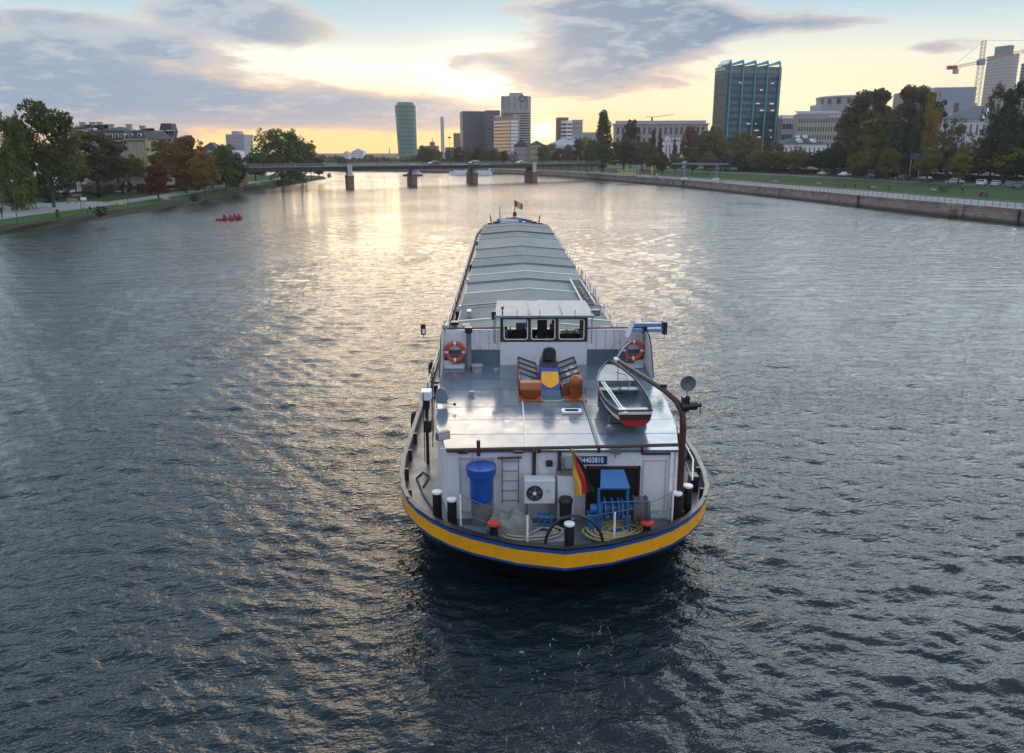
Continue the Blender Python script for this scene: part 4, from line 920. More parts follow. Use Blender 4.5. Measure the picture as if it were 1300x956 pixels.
# ---------------------------------------------------------------- cargo hold: coaming and hatch covers
mb=MB(); mb.b2(-3.3,-3.2,12.6,66,1.5,3.0); mb.b2(3.2,3.3,12.6,66,1.5,3.0); mb.b2(-3.2,3.2,12.6,12.7,1.5,3.0); mb.b2(-3.2,3.2,65.9,66,1.5,3.0)
for s in(-1,1):
    mb.b2(s*3.3,s*3.42,12.6,66,2.86,2.98); 
    for k in range(36): mb.b2(s*3.3,s*3.4,13+k*1.5,13.06+k*1.5,1.5,2.86)
mb.build('hold_coaming',pm('coaming_grey',(.36,.38,.38),.5,var=.15,scale=1,dirt=(.2,.13,.08),dirt_amt=.4),barge)
edges=[12.7,15.4,17.7,21.3,24.6,28.3,30.8,34.7,38.5,44.0,50.9,56.0,61.5,65.7]
for idx,(a,b) in enumerate(zip(edges[:-1],edges[1:])):
    hi=.10*(idx%2); mb=MB(); st=.14; n_=int((b-a-.1)/st)*4; W_=3.36+.02*(idx%2); rows=[]
    for k in range(n_+1):
        yy=a+.04+(b-a-.1)*k/n_; q=k%4; dz=(.0,.028,.028,.0)[q]
        rows.append([(-W_,yy,3.02+hi+dz),(0,yy,3.30+hi+dz),(W_,yy,3.02+hi+dz)])
    for r_ in rows: mb.v.extend(r_)
    for k in range(n_):
        for j in range(2): mb.f.append((k*3+j,k*3+j+1,(k+1)*3+j+1,(k+1)*3+j)); mb.m.append(0)
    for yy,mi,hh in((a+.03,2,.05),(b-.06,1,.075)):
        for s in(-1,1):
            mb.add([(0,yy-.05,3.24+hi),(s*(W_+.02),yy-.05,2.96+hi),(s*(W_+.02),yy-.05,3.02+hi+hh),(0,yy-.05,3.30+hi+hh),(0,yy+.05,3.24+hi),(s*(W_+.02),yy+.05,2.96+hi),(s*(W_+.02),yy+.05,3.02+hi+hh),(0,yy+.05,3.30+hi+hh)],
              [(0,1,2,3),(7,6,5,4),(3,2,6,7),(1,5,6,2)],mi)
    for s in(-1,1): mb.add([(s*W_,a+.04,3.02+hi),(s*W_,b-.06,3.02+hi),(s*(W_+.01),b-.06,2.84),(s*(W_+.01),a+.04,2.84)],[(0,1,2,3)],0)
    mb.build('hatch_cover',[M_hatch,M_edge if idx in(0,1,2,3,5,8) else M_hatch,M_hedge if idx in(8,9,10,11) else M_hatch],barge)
# side railings of the gangways
for s in(-1,1):
    mb=MB(); 
    for z_ in(2.5,2.15): mb.tube([(s*4.02,y_,z_+(sheer(y_)-1.8)*.9) for y_ in(10.5,20,30,40,50,60,66)],.012,5)
    mb.build('gangway_wire',M_steel,barge)
    for k in range(24):
        y_=10.5+k*2.4; m2=MB(); m2.cyl((s*4.02,y_,1.5),(s*4.02,y_,2.52+(sheer(y_)-1.8)),.02,n=6); m2.build('railing_post',M_mgrey,barge)
# gangway ladder lying on the hatch at the right
t=thing('gangway_ladder','grey aluminium gangway ladder lying on the right side of the hatch covers','ladder',BW((2.75,20.6,3.25)),YAW+R(0))
for xx in(-.28,.28): MB().b2(xx-.03,xx+.03,0,7.5,0,.14).build('side_rail',pm('alu_pale',(.42,.44,.45),.4),t)
for k in range(18): MB().b2(-.28,.28,.2+k*.42,.26+k*.42,.03,.08).build('rung',M_mgrey,t)
mb=MB(); mb.tube([(.3,.2,.1),(.3,.2,.75),(.3,7.2,.75),(.3,7.2,.1)],.02,6)
for k in range(5): mb.cyl((.3,1+k*1.3,.1),(.3,1+k*1.3,.75),.015,n=6)
mb.build('handrail',M_mgrey,t)
mb=MB(); mb.tube([(.05*math.sin(k*1.3),1.0+k*.2,.12+.02*math.sin(k)) for k in range(20)],.035,6); mb.build('coiled_line',M_blk,t)
# bits on the aft covers
mb=MB(); mb.b2(-3.05,-2.75,15.9,16.4,3.12,3.36); mb.build('socket_box',pm('tan_box',(.35,.27,.2),.6),barge)
mb=MB(); mb.b2(-3.0,-2.8,18.6,19.2,3.2,3.42); mb.build('socket_box',M_grey,barge)
mb=MB(); mb.tube([(-2.6+.2*math.cos(k*.9),14.6+.15*math.sin(k*.9),3.16+.004*k) for k in range(22)],.022,6); mb.build('blue_hose_coil',M_winch,barge)
mb=MB(); mb.b2(2.7,3.1,15.8,16.1,3.14,3.3); mb.lathe([(.1,0),(.12,.1),(0,.12)],(2.2,14.6,3.2),12); mb.b2(2.3,2.6,14.2,14.5,3.16,3.4); mb.build('deck_fitting',M_mgrey,barge)
# ---------------------------------------------------------------- bow
mb=MB(); mb.prism([(-3.1,66.2),(3.1,66.2),(3.0,70),(-3.0,70)],1.6,2.55); mb.build('forecastle',M_grey,barge,bevel=.03)
mb=MB(); mb.b2(-1.6,.4,72.6,74.2,2.0,3.0,0); mb.cyl((-2.0,73.4,2.8),(.9,73.4,2.8),.32,n=14,m=1); mb.b2(-.1,1.2,72.8,74,2.0,2.75,1); mb.build('bow_winch',[pm('bow_white',(.5,.55,.58),.5),M_winch],barge,bevel=.02)
mb=MB(); mb.cyl((.05,75.2,2.2),(.05,75.2,5.1),.045,n=8); mb.b2(-.15,.25,75.1,75.3,3.2,3.7); mb.build('flagstaff',M_brn,barge)
t=thing('bow_flag','small yellow and blue flag flying from the bow staff','flag',BW((.05,75.2,5.0)),YAW)
mb=MB(); 
for j in range(9):
    for i in range(9): u=i/8; v=j/8; mb.v.append((.05+u*.85,.05*math.sin(u*7),-.7*v-.35*u+.03*math.sin(u*6+v)))
for j in range(8):
    for i in range(8): mb.f.append((j*9+i,j*9+i+1,(j+1)*9+i+1,(j+1)*9+i)); mb.m.append(0 if abs(i-3.5)<2 else 1)
mb.build('cloth',[MATS['flag_gold'],pm('flag_navy',(.05,.07,.22),.7)],t,fix=False)
mb=MB(); mb.cyl((-1.65,71.5,2.2),(-1.65,71.5,4.3),.06,n=8); mb.cyl((-1.65,71.5,4.3),(-1.75,71.5,4.6),.04,n=8); mb.build('bow_light_mast',M_grey,barge)
for s in(-1,1):
    mb=MB(); mb.b2(s*2.3,s*3.0,69.5,70.6,2.0,2.95); mb.cyl((s*2.6,70,2.9),(s*2.7,70,3.7),.07,n=8); mb.b2(s*1.9,s*2.4,70.2,70.6,2.8,3.05); mb.build('bow_anchor_gear',M_brn,barge,bevel=.02)

# everyday clutter: hose on the roof, fenders along the bulwark, welded plate seams, mooring bits
for p in((-2.3,6.4),(2.3,8.6),(-1.6,8.9)):
    mb=MB(); mb.lathe([(.07,3.33),(.07,3.42),(.09,3.43),(.09,3.46),(0,3.47)],(p[0],p[1],0),12); mb.build('deck_vent',M_grey,barge,smooth=True)
for s,y_ in((-1,9.5),(-1,16),(-1,24),(1,12),(1,19)):
    mb=MB(); mb.lathe([(0,-.42),(.1,-.38),(.13,-.2),(.13,.2),(.1,.38),(.03,.42)],(s*4.40,y_,1.35),12); mb.cyl((s*4.40,y_,1.75),(s*4.2,y_,1.95),.012,n=5); mb.build('fender',M_blk,barge,smooth=True)
for s in(-1,1):
    for y_ in(12.0,26.0,44.0,60.0):
        mb=MB(); 
        for d in(0,.5): mb.lathe([(.09,1.5),(.09,1.92),(.12,1.93),(.12,1.97),(0,1.98)],(s*3.85,y_+d,0),12)
        mb.b2(s*3.7,s*4.0,y_-.15,y_+.65,1.5,1.55); mb.build('mooring_bitt',M_blk,barge,smooth=False)
for k in range(6):
    mb=MB(); yy=13.4+k*8.3; mb.b2(3.36,3.5,yy,yy+.3,2.7,3.06); mb.build('cover_latch',M_steel,barge); mb=MB(); mb.b2(-3.5,-3.36,yy,yy+.3,2.7,3.06); mb.build('cover_latch',M_steel,barge)
# ---------------------------------------------------------------- trees
def leafmat(name,a,b,c,sc=.55):
    if name in MATS: return MATS[name]
    m,x,bs=newmat(name); tc=x.node('ShaderNodeTexCoord'); oi=x.node('ShaderNodeObjectInfo')
    v=S(x,tc.outputs['Object']); r=S(x,oi.outputs['Random'])
    n=x.noise(v,sc,3,.6); n2=x.noise(v,3.1,2,.6)
    col=x.mix(x.lin(n,.35,.65),a,b); col=x.mix(x.smooth(n2,.5,.75)*.6,col,c)
    hs=x.node('ShaderNodeHueSaturation'); x.put(hs.inputs['Hue'],x.lin(r,0,1,.485,.515)); x.put(hs.inputs['Value'],x.lin(r,0,1,.95,1.5)); x.put(hs.inputs['Color'],col)
    x.nt.links.new(hs.outputs[0],bs.inputs['Base Color']); bs.inputs['Roughness'].default_value=.75; bs.inputs['Specular IOR Level'].default_value=.25
    MATS[name]=m; return m
LF={'green':leafmat('leaf_green',(.035,.058,.015),(.072,.092,.022),(.12,.115,.028)),
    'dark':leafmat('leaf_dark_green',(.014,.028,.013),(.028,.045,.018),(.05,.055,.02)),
    'olive':leafmat('leaf_olive',(.075,.080,.018),(.125,.112,.024),(.19,.15,.03)),
    'brown':leafmat('leaf_brown',(.058,.050,.022),(.088,.070,.028),(.12,.085,.03)),
    'orange':leafmat('leaf_orange',(.15,.092,.018),(.20,.115,.02),(.09,.085,.02)),
    'rust':leafmat('leaf_rust',(.12,.042,.018),(.08,.038,.02),(.13,.065,.02)),
    'maroon':leafmat('leaf_maroon',(.07,.018,.016),(.11,.030,.020),(.05,.02,.015)),
    'yellow':leafmat('leaf_yellow',(.19,.115,.018),(.12,.095,.02),(.24,.14,.02))}
M_bark=pm('bark',(.06,.048,.036),.9,var=.35,scale=3)
def tree_meshes(seed,shape='round',n=5200,leaf=.34,cb=.22,gap=.28,ncl=70):
    n=int(n*(2.2 if n>3000 else 1.6)); leaf*=1.2; ncl=int(ncl*1.35)
    rng=np.random.default_rng(seed); rr=random.Random(seed)
    H=10.0; cz0=H*cb; hc=H-cz0; Rm={'round':3.6,'wide':4.4,'poplar':1.25,'cone':2.2,'weep':4.2,'clip':3.0,'bush':1.0}[shape]
    def env(t,a):                            # crown radius at relative height t, azimuth a
        w=1+.16*math.sin(2*a+seed)+.12*math.sin(3*a+seed*2.3)+.07*math.sin(5*a+t*6)
        if shape=='poplar': f=(math.sin(PI*min(1,max(0,t*.93+.05)))**.45)*(1 if t<.5 else 1-.35*(t-.5)*2)
        elif shape=='cone': f=(1-t)**.75*1.05+.04
        elif shape=='clip': f=min(1,(t/.22)**.5)*min(1,((1-t)/.3)**.55 if t<1 else 0)
        elif shape=='weep': f=(1-abs(t-.42)**2*2.1)**.6 if abs(t-.42)<.69 else 0
        else: f=math.sqrt(max(0,1-((t-.45)/.56)**2))
        return Rm*f*w
    cl=[]
    for k in range(ncl):
        for _ in range(30):
            t=rng.uniform(.02,.99); a=rng.uniform(0,2*PI); e=env(t,a)
            if rng.uniform(0,Rm*1.1)<e+.15*Rm: break
        rad=e*math.sqrt(rng.uniform(.12,1))*.93
        s={'poplar':.42,'cone':.5,'clip':.8}.get(shape,.95)*rng.uniform(.45,1.2)
        cl.append((math.cos(a)*rad,math.sin(a)*rad,cz0+t*hc,s))
    if shape in('round','wide','weep'):      # a few clumps leave the outline
        for k in range(12):
            a=rng.uniform(0,2*PI); t=rng.uniform(.35,1.0); e=env(t,a); cl.append((math.cos(a)*e*1.08,math.sin(a)*e*1.08,cz0+t*hc+rng.uniform(0,.5),.45))
    w=np.array([c[3]**2 for c in cl]); w/=w.sum(); idx=rng.choice(len(cl),n,p=w); C=np.array(cl)[idx]
    d=rng.normal(size=(n,3)); d/=np.linalg.norm(d,axis=1)[:,None]; rad=C[:,3:4]*rng.uniform(.25,1.0,(n,1))**.5
    c=C[:,:3]+d*rad*np.array([1.15,1.15,.75 if shape!='poplar' else 1.8])
    if shape=='weep': c[:,2]-=rng.uniform(0,1.2,n)*(np.hypot(c[:,0],c[:,1])/Rm)
    u=rng.normal(size=(n,3)); u/=np.linalg.norm(u,axis=1)[:,None]; v=np.cross(u,rng.normal(size=(n,3))); v/=np.linalg.norm(v,axis=1)[:,None]
    s=(leaf*rng.uniform(.5,1.25,(n,1)))*.5
    ar=.62
    V=np.stack([c-u*s,c+v*s*ar+u*s*.1,c+u*s,c-v*s*ar-u*s*.05],1).reshape(-1,3)
    me=bpy.data.meshes.new('crown'); me.vertices.add(len(V)); me.vertices.foreach_set('co',V.astype(np.float32).ravel())
    me.loops.add(4*n); me.loops.foreach_set('vertex_index',np.arange(4*n,dtype=np.int32)); me.polygons.add(n)
    me.polygons.foreach_set('loop_start',np.arange(n,dtype=np.int32)*4); me.polygons.foreach_set('loop_total',np.full(n,4,np.int32)); me.update(calc_edges=True)
    me.materials.append(LF['green'])
    mb=MB(); r0=.24 if shape not in('poplar','cone') else .17; top=cz0+hc*(.45 if shape not in('poplar','cone') else .85)
    if shape=='bush': r0=.08
    mid=(rr.uniform(-.2,.2),rr.uniform(-.2,.2),top*.55); mb.tube([(0,0,-.2),(0,0,.15),mid,(mid[0]*1.3,mid[1]*.5,top)],[r0*1.5,r0,r0*.75,r0*.3],8)
    order=sorted(cl,key=lambda q:-q[3])[:26 if shape not in('poplar','cone') else 14]
    for q in order:
        z0=rr.uniform(cz0*.75,min(top*.95,max(cz0*.8,q[2]-.2))); f=z0/top
        b0=Vector((mid[0]*f*1.2,mid[1]*f,z0)); e=Vector(q[:3]); m_=b0.lerp(e,.5)+Vector((0,0,-.15+rr.uniform(0,.4)))
        mb.tube([b0,m_,e],[r0*.38,r0*.22,r0*.06],5)
    tm=mb.mesh('trunk',M_bark,smooth=True,fix=False)
    return tm,me
TP={'round':[tree_meshes(11),tree_meshes(12,'round',4600,.36),tree_meshes(13,'round',5400,.32,cb=.16)],
    'wide':[tree_meshes(21,'wide',6200,.36,cb=.12),tree_meshes(22,'wide',5600,.36,cb=.18)],
    'sparse':[tree_meshes(31,'round',2100,.36,cb=.25,ncl=60),tree_meshes(32,'wide',2300,.38,cb=.2,ncl=60)],
    'poplar':[tree_meshes(41,'poplar',4200,.30,cb=.05,ncl=90)],
    'cone':[tree_meshes(51,'cone',4600,.32,cb=.03,ncl=90),tree_meshes(52,'cone',4600,.32,cb=.03,ncl=80)],
    'weep':[tree_meshes(61,'weep',6400,.34,cb=.06,ncl=90)],
    'clip':[tree_meshes(71,'clip',4200,.36,cb=.26,ncl=60),tree_meshes(72,'clip',3900,.36,cb=.28,ncl=55),tree_meshes(73,'clip',4400,.36,cb=.24,ncl=66)]}
TRW={'round':3.9,'wide':4.8,'sparse':4.2,'poplar':1.45,'cone':2.2,'weep':4.5,'clip':3.2}
TREE_N=0
def tree(kind,colr,loc,h,hw,label,group=None,name='tree'):
    """h: height in m, hw: half-width in m"""
    global TREE_N
    TREE_N+=1; tm,cm=TP[kind][TREE_N%len(TP[kind])]
    t=thing(name,label,'tree',loc,TREE_N*1.7,group,(hw/TRW[kind],hw/TRW[kind],h/10.))
    o=bpy.data.objects.new('trunk',tm); COL.objects.link(o); o.parent=t
    o=bpy.data.objects.new('crown',cm); COL.objects.link(o); o.parent=t
    o.material_slots[0].link='OBJECT'; o.material_slots[0].material=LF[colr]
    return t
def ptree(kind,colr,px,hwpx,ytop,Y,z0,label,group=None,name='tree'):
    X,zt=at(px,ytop,Y); k=Y*1.0/FPX/CT*1.0
    return tree(kind,colr,(X,Y,z0),(zt-z0)*1.03,hwpx*Y/FPX,label,group,name)
# left bank, from the left edge of the photograph inwards
L_=[('weep','green',4,24,146,128,1.3,'broad dark green tree at the far left edge of the photo','willow_tree'),
 ('round','green',51,33,134,134,1.3,'tallest green tree on the left bank, standing by the paved area','park_tree'),
 ('sparse','olive',86,14,158,150,3.4,'thin half bare tree top right of the tallest left tree','park_tree'),
 ('wide','brown',117,36,170,172,3.4,'broad brownish tree in front of the mansard roofed houses','park_tree'),
 ('round','green',88,22,196,158,3.4,'low green tree between the tallest tree and the brownish one','park_tree'),
 ('round','green',146,20,198,185,3.4,'rounded green tree under the yellow mansard house','park_tree'),
 ('round','olive',172,14,200,196,3.4,'olive tree left of the maroon tree, below the yellow house','park_tree'),
 ('round','maroon',197,19,209,158,1.35,'small round maroon leaved tree on the left lawn','park_tree'),
 ('round','olive',205,17,180,190,3.4,'olive brown tree rising behind the maroon tree','park_tree'),
 ('wide','orange',230,26,176,182,1.35,'large orange brown autumn tree on the left lawn','park_tree'),
 ('sparse','orange',247,18,180,196,1.35,'thin top of an orange tree against the yellow sky on the left','park_tree'),
 ('round','orange',256,17,196,178,1.35,'orange tree overhanging the left lawn beside the side path','park_tree'),
 ('round','green',283,18,188,196,1.35,'dark green round tree between the orange tree and the stone arch','park_tree'),
 ('round','dark',298,14,196,205,1.35,'smaller dark green tree next to the stone arch of the bridge','park_tree'),
 ('round','green',322,16,196,262,1.35,'mid green tree behind the bridge arch on the left bank','park_tree'),
 ('weep','green',354,34,166,266,1.35,'large dark willow like tree standing where the bridge meets the left bank','willow_tree'),
 ('round','green',380,20,180,292,1.35,'dark tree forming the right shoulder of the big willow like tree','park_tree'),
 ('sparse','brown',393,9,184,268,1.35,'half bare brown tree at the right end of the left bank grove','park_tree'),
 ('round','green',404,8,201,285,1.35,'small green tree at the tip of the left bank beside the bridge','park_tree'),
 ('round','dark',18,20,186,178,3.4,'dark tree behind the left street at the photo edge','street_tree'),
 ('round','dark',66,20,190,185,3.4,'dark tree behind the parked cars below the tallest tree','street_tree'),
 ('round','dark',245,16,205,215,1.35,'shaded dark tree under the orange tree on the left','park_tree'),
 ('round','brown',268,20,214,206,1.35,'low brown bushy tree behind the left side path','park_tree')]
for q in L_: ptree(*q[:8],name=q[8])
# shrubs
shrub=tree_meshes(81,'round',2600,.42,cb=.02,ncl=40)
def bush(px,py,hwpx,hpx,label,z0=1.36,colr='dark',Y=None):
    if Y is None: X,Y=gz(px,py,z0)
    else: X=xat(px,Y)
    k=Y/FPX; t=thing('bush',label,'bush',(X,Y,z0-.05),px,None,(hwpx*k/3.9,hwpx*k/3.9,hpx*k/10.))
    for nme,me in zip(('stem','foliage'),shrub):
        o=bpy.data.objects.new(nme,me); COL.objects.link(o); o.parent=t
        if nme=='foliage': o.material_slots[0].link='OBJECT'; o.material_slots[0].material=LF[colr]
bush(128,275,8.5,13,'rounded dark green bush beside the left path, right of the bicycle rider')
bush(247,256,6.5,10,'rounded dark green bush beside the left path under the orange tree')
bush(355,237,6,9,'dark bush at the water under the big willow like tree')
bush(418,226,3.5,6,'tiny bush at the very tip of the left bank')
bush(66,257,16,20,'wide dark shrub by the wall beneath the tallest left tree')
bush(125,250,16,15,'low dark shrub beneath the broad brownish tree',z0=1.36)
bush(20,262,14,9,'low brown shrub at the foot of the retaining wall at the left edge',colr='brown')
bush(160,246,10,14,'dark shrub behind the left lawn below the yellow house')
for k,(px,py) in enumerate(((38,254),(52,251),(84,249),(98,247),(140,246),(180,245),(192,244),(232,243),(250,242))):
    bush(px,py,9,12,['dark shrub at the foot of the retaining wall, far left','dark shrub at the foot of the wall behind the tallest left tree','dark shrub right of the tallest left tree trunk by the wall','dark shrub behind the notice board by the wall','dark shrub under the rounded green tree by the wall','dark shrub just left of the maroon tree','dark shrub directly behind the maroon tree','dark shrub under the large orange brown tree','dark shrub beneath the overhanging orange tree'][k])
# right bank individual trees
R_=[('poplar','green',766,11.5,145,335,3.3,'tall slender poplar at the right end of the bridge','poplar_tree'),
 ('round','dark',802,11,156,375,3.3,'tall dark rounded conifer in front of the long hotel','conifer_tree'),
 ('round','brown',793,22,178,345,3.3,'broad bare brown tree right of the poplar','park_tree'),
 ('round','brown',816,18,182,342,3.3,'brown tree between the dark conifer and the pair of pointed conifers','park_tree'),
 ('cone','dark',829,6.5,166,372,3.3,'left of the two pointed dark conifers before the hotel','conifer_tree'),
 ('cone','dark',838.5,6,168,374,3.3,'right of the two pointed dark conifers before the hotel','conifer_tree'),
 ('cone','dark',857,4.5,176,380,3.3,'small pointed conifer in front of the small white house','conifer_tree'),
 ('round','rust',877,12,164,362,3.3,'rust red tree between white house and blue glass tower','park_tree'),
 ('sparse','rust',884,9,172,352,3.3,'thin rust coloured tree crown in front of the rust red tree','park_tree'),
 ('round','olive',899,18,169,345,3.3,'yellow olive tree at the left foot of the blue glass tower','park_tree'),
 ('round','yellow',911,9,164,352,3.3,'small yellow tree touching the left corner of the blue glass tower','park_tree'),
 ('wide','olive',940,26,172,335,3.3,'wide olive tree in front of the blue glass tower','park_tree'),
 ('round','yellow',958,12,178,332,3.3,'yellowish tree under the middle of the blue glass tower','park_tree'),
 ('round','dark',905,7,164,356,3.3,'dark narrow tree against the left side of the blue glass tower','park_tree'),
 ('round','brown',985,12,182,325,3.3,'brown tree at the right foot of the blue glass tower','park_tree'),
 ('sparse','olive',1010,13,186,298,3.3,'thin olive tree in front of the white villa','park_tree'),
 ('round','rust',1068,14,182,268,3.3,'rust red tree right of the white villa','park_tree'),
 ('round','brown',1078,20,150,270,3.3,'brownish tree left of the two largest trees on the right','park_tree'),
 ('wide','brown',1108,38,120,256,3.3,'largest brown green tree on the right bank, hiding the round topped building','plane_tree'),
 ('round','olive',1120,30,150,248,3.3,'olive tree lower in front of the largest right bank tree','plane_tree'),
 ('wide','brown',1166,33,114,236,3.3,'big brown tree in front of the large grey windowless block','plane_tree'),
 ('sparse','orange',1188,10,118,226,3.3,'sparse tree top with a few orange leaves against the grey block','plane_tree'),
 ('round','dark',1150,22,160,230,3.3,'dark green tree below the big brown tree on the right','plane_tree'),
 ('sparse','brown',1212,16,150,214,3.3,'half bare brown tree before the long slate roofed building','plane_tree'),
 ('sparse','brown',1272,24,116,206,3.3,'half bare tree top near the right edge beside the silver tower','plane_tree'),
 ('wide','dark',1302,36,112,200,3.3,'big dark tree at the right edge of the photo','plane_tree'),
 ('round','dark',1282,28,150,198,3.3,'dark tree in front of the right end of the slate roofed building','plane_tree'),
 ('sparse','brown',1240,12,168,206,3.3,'low thin tree in front of the slate roofed building','plane_tree'),
 ('round','dark',1330,30,130,180,3.3,'dark tree just beyond the right edge','plane_tree')]
for q in R_[:-1]: ptree(*q[:8],name=q[8])
# two rows of lopped plane trees along the riverside road
def along(poly,d,s0,s1,step):
    a=offs(poly,d); out=[]; acc=0; nxt=s0
    for p,q in zip(a[:-1],a[1:]):
        L=(Vector(q)-Vector(p)).length
        while acc+L>=nxt and nxt<=s1:
            f=(nxt-acc)/L; out.append((p[0]+(q[0]-p[0])*f,p[1]+(q[1]-p[1])*f,math.atan2(q[1]-p[1],q[0]-p[0]))); nxt+=step
        acc+=L
    return out
rr=random.Random(9)
for i,(x_,y_,a_) in enumerate(along(RB,57,170,420,7.2)):
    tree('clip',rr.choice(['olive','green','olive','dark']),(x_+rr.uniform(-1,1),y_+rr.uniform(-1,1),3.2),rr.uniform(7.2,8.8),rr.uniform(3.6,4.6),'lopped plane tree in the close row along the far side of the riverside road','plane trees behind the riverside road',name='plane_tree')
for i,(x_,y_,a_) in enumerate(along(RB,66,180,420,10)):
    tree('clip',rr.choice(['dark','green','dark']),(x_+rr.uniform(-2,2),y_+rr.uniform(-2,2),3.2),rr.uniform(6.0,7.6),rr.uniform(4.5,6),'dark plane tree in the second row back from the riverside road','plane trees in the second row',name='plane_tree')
FR=[(1057,224,13,188,'dark'),(1092,227,12,193,'olive'),(1130,229,14,189,'olive'),(1182,233,15,187,'olive'),(1222,236,15,189,'olive'),(1010,222,12,193,'olive'),(985,220,11,192,'olive'),(960,219,11,192,'olive'),(940,218,10,194,'olive'),(921,218.5,10,194,'brown'),(900,220,10,195,'olive'),(880,221,10,195,'brown'),(858,222,10,195,'olive'),(842,223,9,196,'brown')]
lab={1057:'dark green lawn tree with visible trunk, right of the white villa',1092:'olive lawn tree just right of the dark green one',1130:'olive lawn tree left of the blue sign board',1182:'olive lawn tree just right of the blue sign board',1222:'rightmost olive lawn tree, left of the advertising column',1010:'lawn tree standing before the white villa',985:'lawn tree left of the one before the white villa',960:'lawn tree before the right half of the blue glass tower',940:'lawn tree before the left half of the blue glass tower, by the gantry',921:'brown tree just beyond the right post of the gantry',900:'olive tree behind the middle of the gantry beam',880:'brown tree behind the left half of the gantry beam',858:'olive tree just left of the gantry',842:'brown tree between the yellow parasol and the gantry'}
for px,pyb,hw,yt,c in FR:
    X,Y=gz(px,pyb,2.9); ptree('clip',c,px,hw,yt,Y,2.8,lab[px],'plane trees on the right lawn','plane_tree')
# trees beyond the bridge
rr=random.Random(12)
B_=[(432,199,'brown'),(440,202,'brown'),(537,186,'brown'),(548,190,'brown'),(556,192,'olive'),(572,188,'brown'),(583,188,'brown'),(594,190,'brown'),(606,188,'dark'),(616,188,'green'),(628,190,'brown'),(640,192,'dark'),(652,194,'brown'),(690,186,'brown'),(700,184,'olive'),(712,190,'brown'),(722,186,'brown'),(736,178,'brown'),(745,176,'orange'),(752,180,'brown')]
for i,(px,yt,c) in enumerate(B_):
    Y=480+(px-430)*-.25+rr.uniform(-10,10)
    if px>680: Y=400-(px-680)*.6
    ptree('sparse' if rr.random()<.35 else 'round',c,px,rr.uniform(6,9) if px<680 else rr.uniform(8,11),yt,Y,2.4,'low %s tree on the far bank beyond the bridge'%{'brown':'brown','olive':'olive','dark':'dark green','green':'green','orange':'orange'}[c],'trees on the far bank beyond the bridge')
# clipped hedge under the tree rows on the right
for k,(s0,s1) in enumerate(((180,238),(240,300),(302,392))):
    t=thing('hedge',['nearest','middle','farthest'][k]+' stretch of dark hedge behind the riverside road on the right','hedge',(0,0,0)); mb=MB(); rg=random.Random(k)
    lo=MB()
    pts=along(RB,61,s0,s1,1.2)
    for x_,y_,a_ in pts: lo.box((x_,y_,3.9),(1.3,.8,1.5),a_)
    lo.build('branches',M_bark,t)
    for x_,y_,a_ in pts:
        for j in range(60):
            c=Vector((x_+rg.uniform(-.9,.9),y_+rg.uniform(-.9,.9),3.1+rg.uniform(0,2.2))); u=Vector((rg.gauss(0,1),rg.gauss(0,1),rg.gauss(0,1))).normalized()*.2; v=u.orthogonal().normalized()*.14
            mb.add([c-u,c+v,c+u,c-v],[(0,1,2,3)])
    mb.build('foliage',LF['dark'],t,fix=False)
# ---------------------------------------------------------------- buildings
def pxof(x,y): return 650+FPX*x/(y*CT+(0)*ST)
def solve(N,d,px):                           # length along d from N so the end lies at px (at eye level)
    k=(px-650)/FPX*CT
    return (k*N[1]-N[0])/(d[0]-k*d[1])
def site(xl,xm,xr,Y,a):
    """near corner at xm; front face runs right to xr, side face runs back to xl; returns N, width, depth"""
    k=(xm-650)/FPX*CT; N=(k*Y,Y); a=R(a)
    w=solve(N,(math.cos(a),math.sin(a)),xr); d=solve(N,(-math.sin(a),math.cos(a)),xl) if xl is not None and xl!=xm else None
    return N,w,d
WIN={}
def winmesh(w,h,frame,glass,dep=.12,bars=1):
    key=(round(w,2),round(h,2),frame.name,glass.name,bars)
    if key not in WIN:
        mb=MB(); f=min(.12,w*.1)
        mb.b2(-w/2,w/2,-dep,0,0,f,0); mb.b2(-w/2,w/2,-dep,0,h-f,h,0); mb.b2(-w/2,-w/2+f,-dep,0,f,h-f,0); mb.b2(w/2-f,w/2,-dep,0,f,h-f,0)
        for k in range(bars): xx=-w/2+w*(k+1)/(bars+1); mb.b2(xx-f/3,xx+f/3,-dep*.8,0,f,h-f,0)
        mb.b2(-w/2+f,w/2-f,-dep*.4,-.02,f,h-f,1)
        WIN[key]=mb.mesh('window',[frame,glass])
    return WIN[key]
def windows(root,cols,rows,x0,x1,z0,z1,frame,glass,face='front',depth=0,fw=.55,fh=.6,bars=1,name='window',limit=100):
    cw=(x1-x0)/cols; ch=(z1-z0)/rows; me=winmesh(cw*fw,ch*fh,frame,glass,bars=bars); cnt=0
    rest=None
    for r_ in range(rows)[::-1]:
        for c in range(cols):
            u=x0+cw*(c+.5); z=z0+ch*(r_+.5-fh/2); cnt+=1
            o=bpy.data.objects.new(name,me); COL.objects.link(o); o.parent=root
            if face=='front': o.location=(u,0,z)
            elif face=='left': o.location=(0,u,z); o.rotation_euler=(0,0,-PI/2)
            elif face=='right': o.location=(depth,u,z); o.rotation_euler=(0,0,PI/2)
def block(root,w,d,z0,z1,mat,name='wall',x0=0,y0=0,bevel=0,roofmat=None):
    mb=MB(); mb.b2(x0,x0+w,y0,y0+d,z0,z1); o=mb.build(name,mat,root); return o
